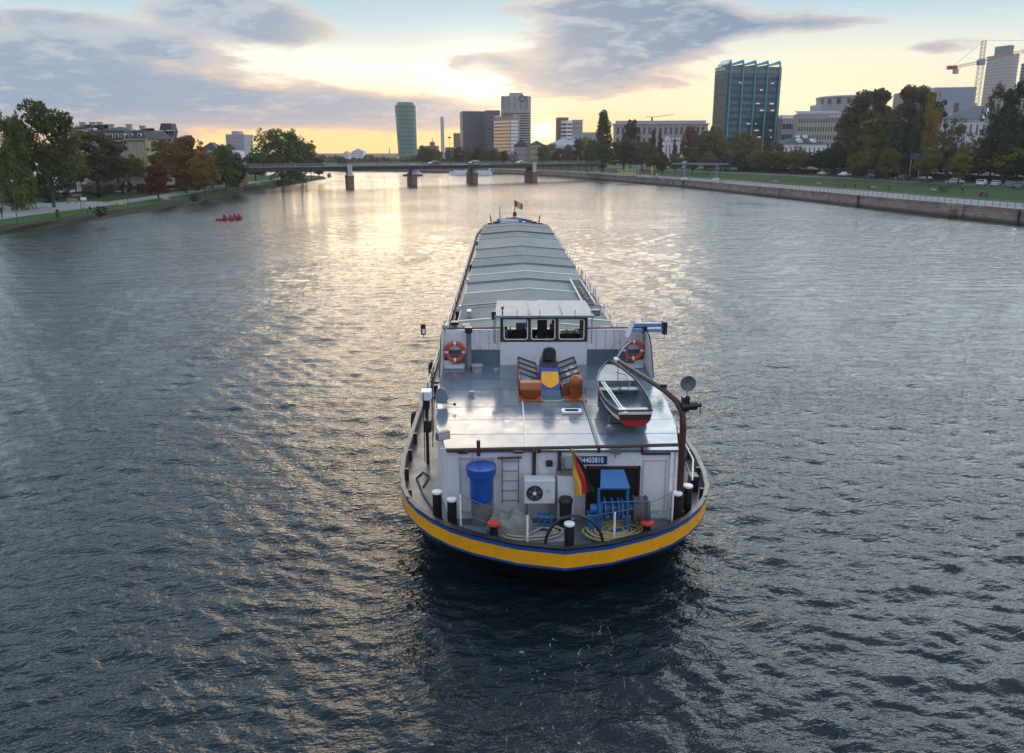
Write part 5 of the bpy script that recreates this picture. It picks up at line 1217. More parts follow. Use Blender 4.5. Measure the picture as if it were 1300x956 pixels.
def parapet(root,w,d,z,mat,h=.5,t=.3,name='parapet',x0=0,y0=0,over=.15):
    mb=MB()
    for a in((x0-over,x0+w+over,y0-over,y0-over+t),(x0-over,x0+w+over,y0+d+over-t,y0+d+over),(x0-over,x0-over+t,y0-over+t,y0+d+over-t),(x0+w+over-t,x0+w+over,y0-over+t,y0+d+over-t)): mb.b2(a[0],a[1],a[2],a[3],z,z+h)
    return mb.build(name,mat,root)
GL_dark=pm('glass_dark',(.02,.028,.035),.08,var=.4,scale=.3)
GL_blue=pm('glass_blue',(.02,.06,.085),.06,var=.35,scale=.25)
GL_warm=pm('glass_warm',(.10,.09,.08),.1,metal=.5,var=.3,scale=.3)
C_white=pm('render_white',(.62,.64,.68),.7,var=.07,scale=.3)
C_cream=pm('render_cream',(.34,.29,.19),.8,var=.1,scale=.4)
C_stone=pm('stone_grey',(.32,.30,.29),.8,var=.12,scale=.3)
C_conc=pm('concrete',(.30,.31,.33),.8,var=.1,scale=.2)
C_darkc=pm('dark_cladding',(.09,.10,.12),.5,var=.15,scale=.2)
C_slate=pm('slate_roof',(.022,.028,.038),.85,var=.25,scale=.6)
C_sroof=pm('slate_light',(.10,.11,.135),.85,var=.2,scale=.5)
C_brick=pm('brick_brown',(.20,.11,.085),.85,var=.15,scale=.4)
C_tealm=pm('teal_fin',(.06,.30,.36),.35,var=.1)
C_white2=pm('trim_white',(.65,.68,.72),.6,var=.06)
C_bgrey=pm('panel_bluegrey',(.24,.29,.36),.6,var=.06,scale=.1)
C_sand=pm('sandstone_trim',(.36,.27,.20),.8,var=.15,scale=.5)
GR=3.3
# --- blue glass tower
N,w,d=site(E_(905.5,140),E_(920.5,140),E_(989,140),400,14); zt=zat(77,400); GZ=2.8
b=thing('glass_tower','tall blue glass office tower with teal vertical fins and saw tooth roof blades','office tower',(N[0],N[1],GR),R(14))
H_=zt-GR-2.2; nf=15; fh=H_/nf
block(b,w-.6,d-.6,0,H_,pm('tower_core',(.05,.06,.07),.5),x0=.3,y0=.3)
spand=pm('spandrel_dark',(.012,.03,.042),.2,var=.25,scale=.15); gl2=pm('tower_glass',(.07,.16,.22),.07,metal=.7,var=.5,scale=.22)
topm=pm('tower_top_band',(.20,.20,.19),.4,var=.1)
for k in range(nf):
    z0=k*fh
    mb=MB(); mb.b2(.1,w-.1,.1,.3,z0+fh*.42,z0+fh*.97); mb.b2(.1,.3,.3,d-.1,z0+fh*.42,z0+fh*.97); mb.b2(w-.3,w-.1,.3,d-.1,z0+fh*.42,z0+fh*.97)
    mb.build('window_band',topm if k==nf-1 else gl2,b)
    mb=MB(); mb.b2(0,w,0,.3,z0,z0+fh*.42); mb.b2(0,.3,.3,d,z0,z0+fh*.42); mb.b2(w-.3,w,.3,d,z0,z0+fh*.42)
    mb.build('spandrel',topm if k==nf-1 else spand,b)
mb=MB(); nmul=40
for k in range(nmul+1):
    xx=w*k/nmul; mb.b2(xx-.04,xx+.04,-.06,.1,0,H_)
for k in range(13):
    yy=d*k/12; mb.b2(-.06,.1,yy-.04,yy+.04,0,H_)
mb.build('mullions',spand,b)
fins=[.045+.94*k/4.0 for k in range(5)]
for i in range(5):
    xx=w*(.055+.225*i); zz=H_+1.6
    mb=MB(); mb.b2(xx-.22,xx+.22,-.9,0,-.0,H_+2.0); mb.build('fin',C_tealm,b)
    mb=MB(); x0_=max(0,xx-w*.215)
    mb.add([(x0_,-.5,H_+.2),(xx,-.5,H_+1.2),(xx,-.5,H_+3.0),(x0_,-.5,H_+.9),(x0_,d*.8,H_+.2),(xx,d*.8,H_+1.2),(xx,d*.8,H_+3.0),(x0_,d*.8,H_+.9)],[(0,1,2,3),(7,6,5,4),(3,2,6,7),(0,4,5,1),(1,5,6,2),(0,3,7,4)])
    mb.build('roof_blade',pm('blade_teal',(.12,.36,.40),.3,var=.15),b)
lt=pm('lit_office',(.5,.42,.28),.4)
rr=random.Random(3)
litm=emat('lit_office_window',(1.0,.85,.50),.38)
for k in range(16):
    c=rr.choice([0,1,2,3,3,3,3,2]); xx=w*(.08+.225*c)+rr.uniform(0,w*.17); z0=rr.randrange(3,13)*fh+fh*.5
    mb=MB(); mb.b2(xx,xx+rr.uniform(.5,2.6),.04,.085,z0,z0+fh*.16); mb.build('lit_window',litm,b)
# rooftop name sign on the narrow left face, too far away to read: a row of separate pale letter strokes
rr2=random.Random(8); mb=MB(); yy=1.0
while yy<d-1.0:
    ww=rr2.uniform(.5,.9); hh=rr2.choice([1.1,1.25,1.25]); mb.b2(-.32,-.2,yy,yy+.2,H_-1.9,H_-1.9+hh); mb.b2(-.32,-.2,yy+.2,yy+ww-.15,H_-1.9+hh*rr2.choice([0,.4,.8]),H_-1.7+hh*rr2.choice([0,.4,.8])+.1); yy+=ww+.25
mb.b2(-.2,-.14,.6,d-.6,H_-2.1,H_-.4,1)
mb.build('rooftop_sign',[pm('sign_pale',(.75,.75,.72),.5),spand],b)
# --- buildings right of the tower
def simple(name,label,cat,xl,xm,xr,Y,a,ytop,mat,front=None,side=None,frame=C_white2,glass=GL_dark,base=GR,fw=.6,fh=.6,z0f=.08,par=None,bars=1,dep=None,parm=None):
    N,w,d=site(xl,xm,xr,Y,a); zt=zat(ytop,Y)
    if d is None or d<2: d=dep or 14
    if dep: d=dep
    b=thing(name,label,cat,(N[0],N[1],base),R(a)); H_=zt-base
    block(b,w,d,-1,H_,mat)
    if front: windows(b,front[0],front[1],w*.02,w*.98,H_*z0f,H_*.97,frame,glass,fw=fw,fh=fh,bars=bars)
    if side: windows(b,side[0],side[1],d*.03,d*.97,H_*z0f,H_*.97,frame,glass,face='left',fw=fw,fh=fh,bars=bars)
    if par: parapet(b,w,d,H_,parm or mat,par)
    return b,w,d,H_
b,w,d,H_=simple('office_building','low grey office block with pale bands right of the blue glass tower','office building',987,990,1014,412,8,152,C_conc,front=(6,4),fw=.86,fh=.5,frame=C_darkc,par=.6,dep=20)
mb=MB(); mb.b2(1,w*.75,2,10,H_,H_+1.4); mb.prism([(1.2,2.5),(w*.7,2.5),(w*.7,9),(1.2,9)],H_+1.4,H_+2.4); mb.build('roof_house',C_white,b)
b,w,d,H_=simple('office_building','brown grey stone office building with rows of small square windows and tall slots below','office building',1004,1009,1066,385,-13,146,C_stone,front=(16,3),fw=.62,fh=.55,frame=pm('stone_frame',(.42,.36,.28),.7),z0f=.5,par=.7,dep=18)
for k in range(9):
    xx=w*(.12+.095*k); mb=MB(); mb.b2(xx,xx+w*.045,-.2,0,.5,H_*.47); mb.build('tall_slot',GL_dark,b)
mb=MB(); mb.add([(0,0,H_+.7),(w,0,H_+.7),(w,d,H_+2.6),(0,d,H_+2.6)],[(0,1,2,3)]); mb.add([(0,0,H_+.69),(w,0,H_+.69),(w,d,H_+.69),(0,d,H_+.69)],[(3,2,1,0)]); mb.add([(w,0,H_+.69),(w,d,H_+.69),(w,d,H_+2.6)],[(0,1,2)]); mb.build('roof',C_sroof,b)
mb=MB()
for k,f in enumerate((.70,.73,.755,.785,.81,.84,.87,.895,.92)): mb.b2(w*f,w*(f+.018),-.3,-.15,H_-.9,H_-.1-(k%3)*.18)
mb.build('roof_sign',pm('sign_pale',(.75,.75,.72),.5),b)
# round topped building behind the big trees
Nx=xat(1098,430,150); b=thing('round_building','pale building with curved drum top behind the largest right bank tree','office building',(Nx,450,GR),0)
Hr=zat(123,450)-GR; rad=18
mb=MB(); mb.lathe([(rad,-1),(rad,Hr-1.2),(rad*1.02,Hr-1.1),(rad*1.02,Hr-.5),(rad*.97,Hr),(0,Hr+.4)],n=48); mb.build('drum_wall',C_stone,b,smooth=True)
mb=MB(); mb.b2(-20,-2,-10,6,-1,Hr-4.4); mb.build('wing_wall',C_conc,b)
for k in range(10):
    a=PI*1.08+PI*.84*k/9; o=MB(); o.box((math.cos(a)*rad,math.sin(a)*rad,Hr-3),(.5,2.0,2.6),a); o.build('window',GL_dark,b)
# white villa with dark hipped roof
N,w,d=site(992,994,1049,332,4); b=thing('white_villa','white villa with dark hipped roof and dormers below the stone office building','villa',(N[0],N[1],GR),R(4)); d=13
H_=zat(183,332)-GR; block(b,w,d,-1,H_,C_white)
def hip(root,w,d,z,rise,mat,over=.5,name='roof',ridge=.5,x0=0,y0=0):
    mb=MB(); k=min(w,d)*ridge; a=[(x0-over,y0-over,z),(x0+w+over,y0-over,z),(x0+w+over,y0+d+over,z),(x0-over,y0+d+over,z)]
    if w>=d: r_=[(x0+k,y0+d/2,z+rise),(x0+w-k,y0+d/2,z+rise)]; f=[(0,1,5,4),(2,3,4,5),(1,2,5),(3,0,4),(3,2,1,0)]
    else: r_=[(x0+w/2,y0+k,z+rise),(x0+w/2,y0+d-k,z+rise)]; f=[(0,1,4),(1,2,5,4),(2,3,5),(3,0,4,5),(3,2,1,0)]
    mb.add(a+r_,f); return mb.build(name,mat,root)
rf=hip(b,w,d,H_,2.9,C_slate); windows(b,9,2,.4,w-.4,.5,H_-.3,C_white2,GL_dark,fw=.42,fh=.62)
for xx in(w*.4,w*.72): mb=MB(); mb.b2(xx-1,xx+1,1.0,4,H_,H_+1.5); mb.add([(xx-1.2,.9,H_+1.5),(xx+1.2,.9,H_+1.5),(xx,.9,H_+2.2),(xx-1.2,4.5,H_+1.5),(xx+1.2,4.5,H_+1.5),(xx,4.5,H_+2.2)],[(0,1,2),(5,4,3),(0,2,5,3),(1,4,5,2)]); mb.build('dormer',C_white,b)
for xx in(w*.45,w*.62): mb=MB(); mb.b2(xx-.8,xx+.8,5.5,7,H_+1,H_+3.8); mb.build('chimney',C_white,b)
# small dark-roofed white house nearer the tower
N,w,d=site(None,842,872,392,-6); b=thing('white_house','small white house with slate mansard roof between the pointed conifers','house',(N[0],N[1],GR),R(-6)); d=10
H_=zat(179,392)-GR; block(b,w,d,-1,H_,C_white); hip(b,w,d,H_,2.6,C_sroof,.4,ridge=.25); windows(b,6,1,.5,w-.5,H_*.35,H_-.3,C_white2,GL_dark,fw=.4,fh=.6)
mb=MB(); mb.add([(w*.05,-.3,H_),(w*.3,-.3,H_),(w*.3,-.3,H_+1.2),(w*.175,-.3,H_+2.3),(w*.05,-.3,H_+1.2),(w*.05,3,H_),(w*.3,3,H_),(w*.3,3,H_+1.2),(w*.175,3,H_+2.3),(w*.05,3,H_+1.2)],[(0,1,2,3,4),(9,8,7,6,5),(2,7,8,3),(3,8,9,4),(1,6,7,2),(0,4,9,5)]); mb.build('gable',C_white,b)
for k in range(5): xx=w*(.4+.13*k); mb=MB(); mb.b2(xx-.45,xx+.45,.2,1.5,H_+.4,H_+1.7); mb.build('dormer',C_white,b)
# --- long pale hotel
b,w,d,H_=simple('hotel_building','long pale stone hotel with flat roof and a thin antenna boom, behind the conifers','hotel',775,778,897,490,-7,158,C_stone,front=(17,2),fw=.55,fh=.7,frame=C_sand,z0f=.45,par=.0,dep=22,glass=GL_dark)
windows(b,17,1,w*.02,w*.98,H_*.08,H_*.42,C_sand,GL_dark,fw=.45,fh=.8)
mb=MB(); mb.b2(-.8,w+.8,-.8,d+.8,H_,H_+.5); mb.b2(-.3,w+.3,-.3,0,H_*.43,H_*.45); mb.build('cornice',pm('cornice_pale',(.45,.42,.38),.7),b)
mb=MB(); mb.b2(w*.02,w*.98,2,d-2,H_+.5,H_+2.2); mb.build('attic',C_conc,b)
mb=MB(); mb.b2(w*.40,w*.42,4,5,H_+2.2,H_+4.2); mb.tube([(w*.34,4.5,H_+4.6),(w*.42,4.5,H_+4.4),(w*.64,4.5,H_+5.8)],.14,6); mb.build('antenna_boom',C_darkc,b)
b,w,d,H_=simple('gabled_building','low grey roofed hall between the hotel and the blue glass tower','building',None,886,908,440,-4,172,C_conc,dep=16); hip(b,w,d,H_,3.5,C_sroof,.3)
# --- big grey windowless block
b,w,d,H_=simple('grey_block','large windowless blue grey stage house block with slanted left edge','building',E_(1180,140),E_(1184,140),E_(1237,140),420,-10,111,C_bgrey,dep=25)
mb=MB(); 
for xx in(w*.62,w*.88): mb.b2(xx,xx+1.6,-1.2,0,-1,H_*.72)
mb.build('service_riser',C_darkc,b)
mb=MB(); mb.b2(w*.95,w*1.04,-1,3,-1,H_*.8); mb.build('stair_tower',C_conc,b)
b,w,d,H_=simple('brown_building','brown flat roofed block half hidden behind the big brown tree','building',E_(1146,140),E_(1150,140),E_(1180,140),440,-6,116,pm('brown_block',(.16,.14,.13),.7),dep=20,front=(5,5),fw=.7,fh=.5)
# --- long white building with slate roof
N,w,d=site(None,1190,1300,244,-16); b=thing('slate_roofed_house','long white building with slate roof and tall sash windows behind the trees at right','building',(N[0],N[1],GR),R(-16)); d=14
H_=zat(152,244)-GR
block(b,w,d,-1,H_,C_white); hip(b,w,d,H_,4.2,C_sroof,.7,ridge=.7)
windows(b,13,3,.5,w-.5,1,H_-.4,C_white2,GL_dark,fw=.38,fh=.62,bars=1)
mb=MB(); mb.b2(-.3,w+.3,-.35,-.0,H_-.5,H_-.02); mb.build('cornice',C_white2,b)
mb=MB(); mb.add([(w*.46,-.72,H_),(w*.485,-.72,H_),(w*.64,d/2,H_+4.3),(w*.615,d/2,H_+4.3),(w*.46,-.72,H_+.4),(w*.485,-.72,H_+.4),(w*.64,d/2,H_+4.7),(w*.615,d/2,H_+4.7)],[(4,5,6,7),(0,4,7,3),(1,2,6,5),(0,1,5,4)]); mb.build('fire_wall',C_white2,b)
for xx in(.2,.8): mb=MB(); mb.b2(w*xx,w*xx+1.2,d/2,d/2+1,H_+2,H_+5.2); mb.build('chimney',C_brick,b)
# --- silver tower and its neighbour at the edge
b,w,d,H_=simple('silver_tower','tall silver grey skyscraper at the right edge beside the crane','skyscraper',E_(1248,120),E_(1279,120),E_(1288,120),820,22,68,pm('silver_grid',(.30,.30,.30),.4,metal=.2),dep=None)
z1=H_
mb=MB(); nl=34
for k in range(nl): mb.b2(-.15,w+.15,-.15,d+.15,z1*(k+.45)/nl,z1*(k+.85)/nl)
mb.build('window_bands',pm('silver_bands',(.23,.235,.24),.3,metal=.3),b)
mb=MB(); mb.b2(w*.05,w*.6,d*.15,d*.75,z1,z1+8.5); mb.build('roof_house',pm('roof_teal',(.10,.15,.17),.5),b)
b,w,d,H_=simple('dark_skyscraper','dark skyscraper sliver cut by the right edge of the photo','skyscraper',E_(1297,120),E_(1299,120),E_(1330,120),760,25,80,C_darkc,dep=5)
mb=MB()
for k in range(30): mb.b2(-.2,w+.2,-.2,d+.2,H_*(k+.3)/30,H_*(k+.7)/30)
mb.build('window_bands',GL_dark,b)
# --- tower crane
cx_,Yc=xat(1243,360,100),360; zb_,zj,za=GR,zat(80,360),zat(51,360)
t=thing('tower_crane','tall tower crane with red counterweight and lattice mast beside the silver tower','crane',(cx_,Yc,zb_))
M_cr=pm('crane_red',(.42,.07,.04),.5,var=.1); M_cw=pm('crane_pale',(.42,.38,.34),.5)
def lattice(mb,a,b,s,n,r=.09,up=Vector((0,0,1))):
    r*=.7
    a=Vector(a); b=Vector(b); dd=(b-a).normalized(); u=dd.orthogonal().normalized(); 
    if abs(dd.z)<.8: u=up.cross(dd).normalized()
    v=dd.cross(u); cs=[(u*i+v*j)*s/2 for i,j in((1,1),(-1,1),(-1,-1),(1,-1))]
    for c in cs: mb.cyl(a+c,b+c,r,n=5)
    for k in range(n):
        p=a.lerp(b,k/n); q=a.lerp(b,(k+1)/n)
        for i in range(4): mb.cyl(p+cs[i],q+cs[(i+1)%4],r*.6,n=4); mb.cyl(p+cs[i],p+cs[(i+1)%4],r*.6,n=4)
h1=zj-zb_; h2=za-zb_
mb=MB(); lattice(mb,(0,0,-1),(0,0,h1),2.0,22,.14); mb.build('mast',M_cw,t)
mb=MB(); lattice(mb,(0,0,h1),(0,0,h2),1.5,6,.12); mb.build('apex',M_cr,t)
jl=solve((cx_,Yc),(-1,0),E_(1206,80)); jz=zat(87,360)-zb_
mb=MB(); lattice(mb,(0,0,h1+.5),(-jl,0,jz),1.0,8,.13); mb.build('counter_jib',M_cr,t)
mb=MB(); mb.b2(-jl-.6,-jl+3.4,-.9,.9,jz-.3,jz+1.2,0); mb.b2(-jl+2.2,-jl+4.2,-.8,.8,jz-2.2,jz-.2,1); mb.build('counterweight',[M_cr,M_cw],t,bevel=.15)
mb=MB(); lattice(mb,(0,0,h1+1.2),(38,-2,zat(52,360)-zb_),1.1,18,.13); mb.build('jib',M_cr,t)
mb=MB(); mb.b2(-1.5,1.2,-1.2,1.2,h1-.8,h1+1.5); mb.build('cab',C_bgrey,t,bevel=.1)
mb=MB(); mb.cyl((0,0,h2),(30,-1.6,zat(56,360)-zb_+1),.06,n=4); mb.cyl((0,0,h2),(-jl+2,0,jz+1),.06,n=4); mb.build('pendant_line',C_darkc,t)
# --- centre: dark office slab
b,w,d,H_=simple('dark_office_slab','wide dark glass office slab left of the round topped pale tower','office tower',584.5,588,616,640,10,141,pm('slab_glass',(.05,.07,.10),.12,metal=.2,var=.15,scale=.1),dep=None)
mb=MB()
for k in range(20): mb.b2(-.1,w+.1,-.1,d*.98,H_*(k+.0)/20,H_*(k+.25)/20)
for k in range(17): mb.b2(w*k/16-.1,w*k/16+.1,-.2,0,0,H_)
mb.build('facade_grid',pm('slab_mullion',(.035,.04,.05),.4),b)
b,w,d,H_=simple('grid_office','grey grid fronted office slab joined to the dark glass slab','office tower',None,616.3,635,642,6,140,pm('grid_dark',(.06,.075,.09),.3),dep=24,front=(9,12),frame=pm('grid_grey',(.26,.27,.28),.6),fw=.95,fh=.95,bars=0)
# --- pale rounded tower with emblem
Yt=600; Nx=xat(655,Yt); zt=zat(119,Yt); t=thing('emblem_tower','tall pale rounded tower with banded windows and a round emblem near its top','office tower',(Nx,Yt+12,GR)); H_=zt-GR
w=37*Yt/FPX*1.0
def rbox(w,d,r,k=8):
    pts=[]
    for cx,cy,a in((w/2-r,d/2-r,0),(-w/2+r,d/2-r,PI/2),(-w/2+r,-d/2+r,PI),(w/2-r,-d/2+r,1.5*PI)):
        for i in range(k+1): q=a+PI/2*i/k; pts.append((cx+r*math.cos(q),cy+r*math.sin(q)))
    return pts
mb=MB(); mb.prism(rbox(w,22,6.5),-1,H_-1.5); mb.prism(rbox(w*.45,14,4),H_-1.5,H_+1); mb.build('wall',pm('tower_pale',(.30,.285,.275),.6,var=.1),t)
for k in range(19):
    z0=H_*(.06+.036*k); mb=MB(); mb.prism(rbox(w+.12,22.12,6.55),z0,z0+H_*.018); mb.build('window_band',GL_dark,t)
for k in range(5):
    xx=-w*.46+w*.2*k; mb=MB(); mb.b2(xx,xx+.9,-11.4,-10.9,H_*.78,H_*.97); mb.build('pilaster',pm('pilaster_grey',(.16,.16,.17),.6),t)  # upright strips near the top, a darker grey than the wall
xx=4.5; zc=zat(125,Yt)-GR; mb=MB(); mb.lathe([(1.7,-.3),(2.5,-.3),(2.5,0),(1.7,0),(1.7,-.3)],(xx,-11.2,zc),28,axis='Y'); mb.build('round_emblem',pm('emblem_dark',(.05,.05,.06),.5),t)
# --- lower orange lit block before it
b,w,d,H_=simple('orange_lit_block','banded office block glowing orange in the low light, in front of the pale rounded tower','office building',627,648,660,560,38,148,pm('block_brown',(.30,.22,.17),.5),dep=None)
mb=MB(); 
for k in range(12):
    z0=H_*(.05+.075*k); m2=MB(); m2.b2(-.15,0,.5,d-.3,z0,z0+H_*.045); m2.build('window_band',pm('mirror_glass',(.45,.38,.32),.06,metal=.85),b)
    m2=MB(); m2.b2(.3,w*.8,-.15,0,z0,z0+H_*.05); m2.build('balcony_band',C_white2,b)
mb=MB(); mb.add([(0,0,H_),(w,0,H_),(w,d,H_),(0,d,H_),(0,0,H_+.5),(w,0,H_+.5),(w,d,H_+2.5),(0,d,H_+.5)],[(4,5,6,7),(0,1,5,4),(1,2,6,5),(2,3,7,6),(3,0,4,7)]); mb.build('roof',C_stone,b)
mb=MB(); mb.b2(-.3,w*.3,-.3,d*.5,H_+.5,H_+2.2); mb.build('roof_house',C_darkc,b)
# --- flats right of the sun glow
b,w,d,H_=simple('flat_block','brown high rise at the left of the trio of flats right of the sun glow','apartment tower',None,706.5,721,640,0,149,C_brick,dep=16)
b,w,d,H_=simple('flat_block','white balconied high rise in the middle of the trio of flats','apartment tower',712,719,726,628,30,153,C_white2,dep=None)
for k in range(10): mb=MB(); mb.b2(-.12,0,.4,d-.4,H_*(.08+.09*k),H_*(.12+.09*k)); mb.build('window_band',GL_dark,b)
for k in range(10): mb=MB(); mb.b2(.4,w-.3,-.12,0,H_*(.08+.09*k),H_*(.12+.09*k)); mb.build('window_band',GL_warm,b)
b,w,d,H_=simple('flat_block','grey high rise at the right of the trio of flats','apartment tower',None,726,739,650,0,152,C_conc,dep=16,front=(4,8),fw=.5,fh=.5,frame=C_conc)
# --- low buildings by the far quay
b,w,d,H_=simple('yellow_building','yellowish quay house with regular windows beyond the bridge','building',None,672,690,470,-4,184,C_cream,dep=16,front=(8,3),fw=.45,fh=.6,frame=C_sand); hip(b,w,d,H_,2.6,C_slate,.4)
b,w,d,H_=simple('grey_quay_house','grey gabled quay house left of the yellowish one','building',None,652,671,475,-3,186,C_stone,dep=15,front=(7,3),fw=.45,fh=.6); hip(b,w,d,H_,4.5,C_slate,.4,ridge=.3)
b,w,d,H_=simple('pale_hall','long pale hall with large grey pitched roof and blue solar panel behind the bridge','hall',None,690,739,440,-6,186,C_white,dep=22,front=(12,2),fw=.4,fh=.6); hip(b,w,d,H_,4.6,pm('zinc_roof',(.34,.35,.38),.45,metal=.2),.5,ridge=.3)
mb=MB(); mb.add([(w*.48,2.0,H_+1.05),(w*.76,2.0,H_+1.05),(w*.82,8.5,H_+3.75),(w*.56,8.5,H_+3.75)],[(0,1,2,3)]); mb.build('solar_panel',pm('solar_blue',(.05,.09,.18),.3),b,fix=False)
b,w,d,H_=simple('grey_roofed_block','grey flat roofed block above the pale hall','building',None,728,757,520,-3,168,C_conc,dep=20,front=(6,2),fw=.5,fh=.5)
b,w,d,H_=simple('brown_block','brown block with fine windows seen left of the poplar','building',None,739,760,420,-5,178,C_brick,dep=18,front=(6,3),fw=.45,fh=.5)
b,w,d,H_=simple('small_tower_block','hazy small block between chimney and the dark office slab','building',None,576,587,900,0,169,C_brick,dep=14,front=(3,6),fw=.5,fh=.5,frame=C_brick)
b,w,d,H_=simple('brick_building','brown brick warehouse right of the green round tower','building',None,540,555,760,0,185,C_brick,dep=20,front=(5,3),fw=.4,fh=.5,frame=C_brick)
mb=MB(); mb.b2(w*.35,w*.75,4,10,H_,H_+3.5); mb.cyl((w*.55,7,H_+3.5),(w*.55,7,H_+8),.5,.1,n=8); mb.build('roof_turret',C_brick,b)
b,w,d,H_=simple('low_warehouse','low pale warehouse at the right foot of the green round tower','building',None,529,541,780,0,189,C_conc,dep=20,front=(5,2),fw=.5,fh=.5)
b,w,d,H_=simple('low_warehouse','low reddish warehouse between the chimney foot and the small block','building',None,565,577,760,0,187,C_brick,dep=20,front=(5,2),fw=.5,fh=.5)
# chimney
Yh=850; t=thing('chimney_stack','tall slim pale industrial chimney right of the green round tower','chimney',(xat(562.3,Yh),Yh,GR)); H_=zat(148,Yh)-GR
mb=MB(); mb.lathe([(2.1,-2),(1.9,H_*.5),(1.75,H_),(0,H_)],n=20); mb.build('shaft',pm('chimney_pale',(.38,.39,.42),.7,var=.05),t,smooth=True)
mb=MB(); mb.lathe([(1.9,H_-1.5),(1.9,H_+.2),(1.5,H_+.2)],n=20); mb.build('rim',C_white2,t)
# green round tower, a faceted cylinder that widens towards the top
Yg=950; t=thing('round_glass_tower','tall green round glass tower widening slightly to its top, alone left of the chimney','skyscraper',(xat(516.5,Yg),Yg,GR)); H_=zat(134,Yg)-GR; k_=Yg/FPX
mb=MB(); n=36; prof=[(11.9,0),(12.2,.3),(12.9,.75),(13.3,1.0)]
for r_,q in prof:
    for i in range(n): a=2*PI*i/n; mb.v.append((math.cos(a)*r_*k_*.98-(1-q)*-1.0,math.sin(a)*r_*k_*.98,q*H_-(2 if q==0 else 0)))
nl=26
mb=MB(); mb2=MB(); rings=[]
def rad_(q): return np.interp(q,[0,.3,.75,1],[11.9,12.2,12.9,13.2])*k_*.98
for l in range(nl+1):
    q=l/nl; rings.append([(math.cos(2*PI*(i+.5*(l%2))/n)*rad_(q)+(1-q)*1.5,math.sin(2*PI*(i+.5*(l%2))/n)*rad_(q),q*H_-(3 if l==0 else 0)) for i in range(n)])
for r_ in rings: mb.v.extend(r_)
for l in range(nl):
    for i in range(n):
        j=(i+1)%n; a,b_,c,d_=l*n+i,l*n+j,(l+1)*n+j,(l+1)*n+i
        if l%2==0: tr=[(a,b_,d_),(b_,c,d_)]
        else: tr=[(a,b_,c),(a,c,d_)]
        for q_,tt_ in enumerate(tr): mb.f.append(tt_); mb.m.append((q_+l)%2)
mb.build('glass_facade',[pm('green_glass_a',(.07,.19,.16),.15,var=.15,scale=.05),pm('green_glass_b',(.035,.10,.09),.25,var=.2,scale=.05)],t)
mb=MB(); mb.prism([(p[0]*.8,p[1]*.8) for p in rings[-1]],H_-1,H_+3.2); mb.build('roof_drum',pm('green_drum',(.09,.17,.15),.4),t)
# thin mast left of it
t=thing('radio_mast','thin distant mast left of the green round tower','mast',(xat(494.6,900),900,GR)); mb=MB(); mb.lathe([(.9,0),(.45,(zat(187,900)-GR)*.9),(.1,zat(187,900)-GR)],n=8); mb.build('shaft',C_conc,t)
# far skyline towards the left
rr=random.Random(2)
far=[(417,429,199,900,'concrete','far grey block left of the gabled pale block'),(430,434,200,880,'brick','tiny brown block on the far skyline'),(434,443,196,860,'render_white','pale block left of the tall lamp post on the bridge'),(446,461,193,820,'render_white','pale gabled block right of the tall lamp post on the bridge'),(462,472,198,800,'brick_brown','reddish low block on the far skyline'),(473,504,200,840,'stone_grey','long low grey block left of the green round tower')]
mt={'concrete':C_conc,'brick':C_brick,'render_white':C_white,'brick_brown':C_brick,'stone_grey':C_stone}
for a,b_,yt,Y,mn,lb in far:
    b,w,d,H_=simple('distant_building',lb+', beyond the bridge','building',None,a,b_,Y,0,yt,mt[mn],dep=18,front=(max(3,int((b_-a)/2)),3),fw=.5,fh=.5,frame=mt[mn])
    if yt<198: hip(b,w,d,H_,3.5,C_conc,.3,ridge=.3)
    else: parapet(b,w,d,H_,C_stone,.8)
b,w,d,H_=simple('slab_block','grey midrise block with roof cabin rising above the left grove','apartment block',None,288,311,420,2,170.5,C_conc,dep=16,front=(9,7),fw=.6,fh=.5,base=2)
mb=MB(); mb.b2(w*.25,w*.65,3,11,H_,H_+1.7); mb.build('roof_house',C_conc,b)
b,w,d,H_=simple('low_town_house','pale low house at the left foot of the midrise block','house',None,279,300,330,3,190,C_white,dep=12,front=(6,2),fw=.45,fh=.55,base=2); hip(b,w,d,H_,2.6,C_slate,.4)
b,w,d,H_=simple('low_town_house','grey low house left of the midrise block above the dark green trees','house',None,254,276,330,3,190,C_stone,dep=12,front=(6,2),fw=.45,fh=.55,base=2); hip(b,w,d,H_,3,C_slate,.4)
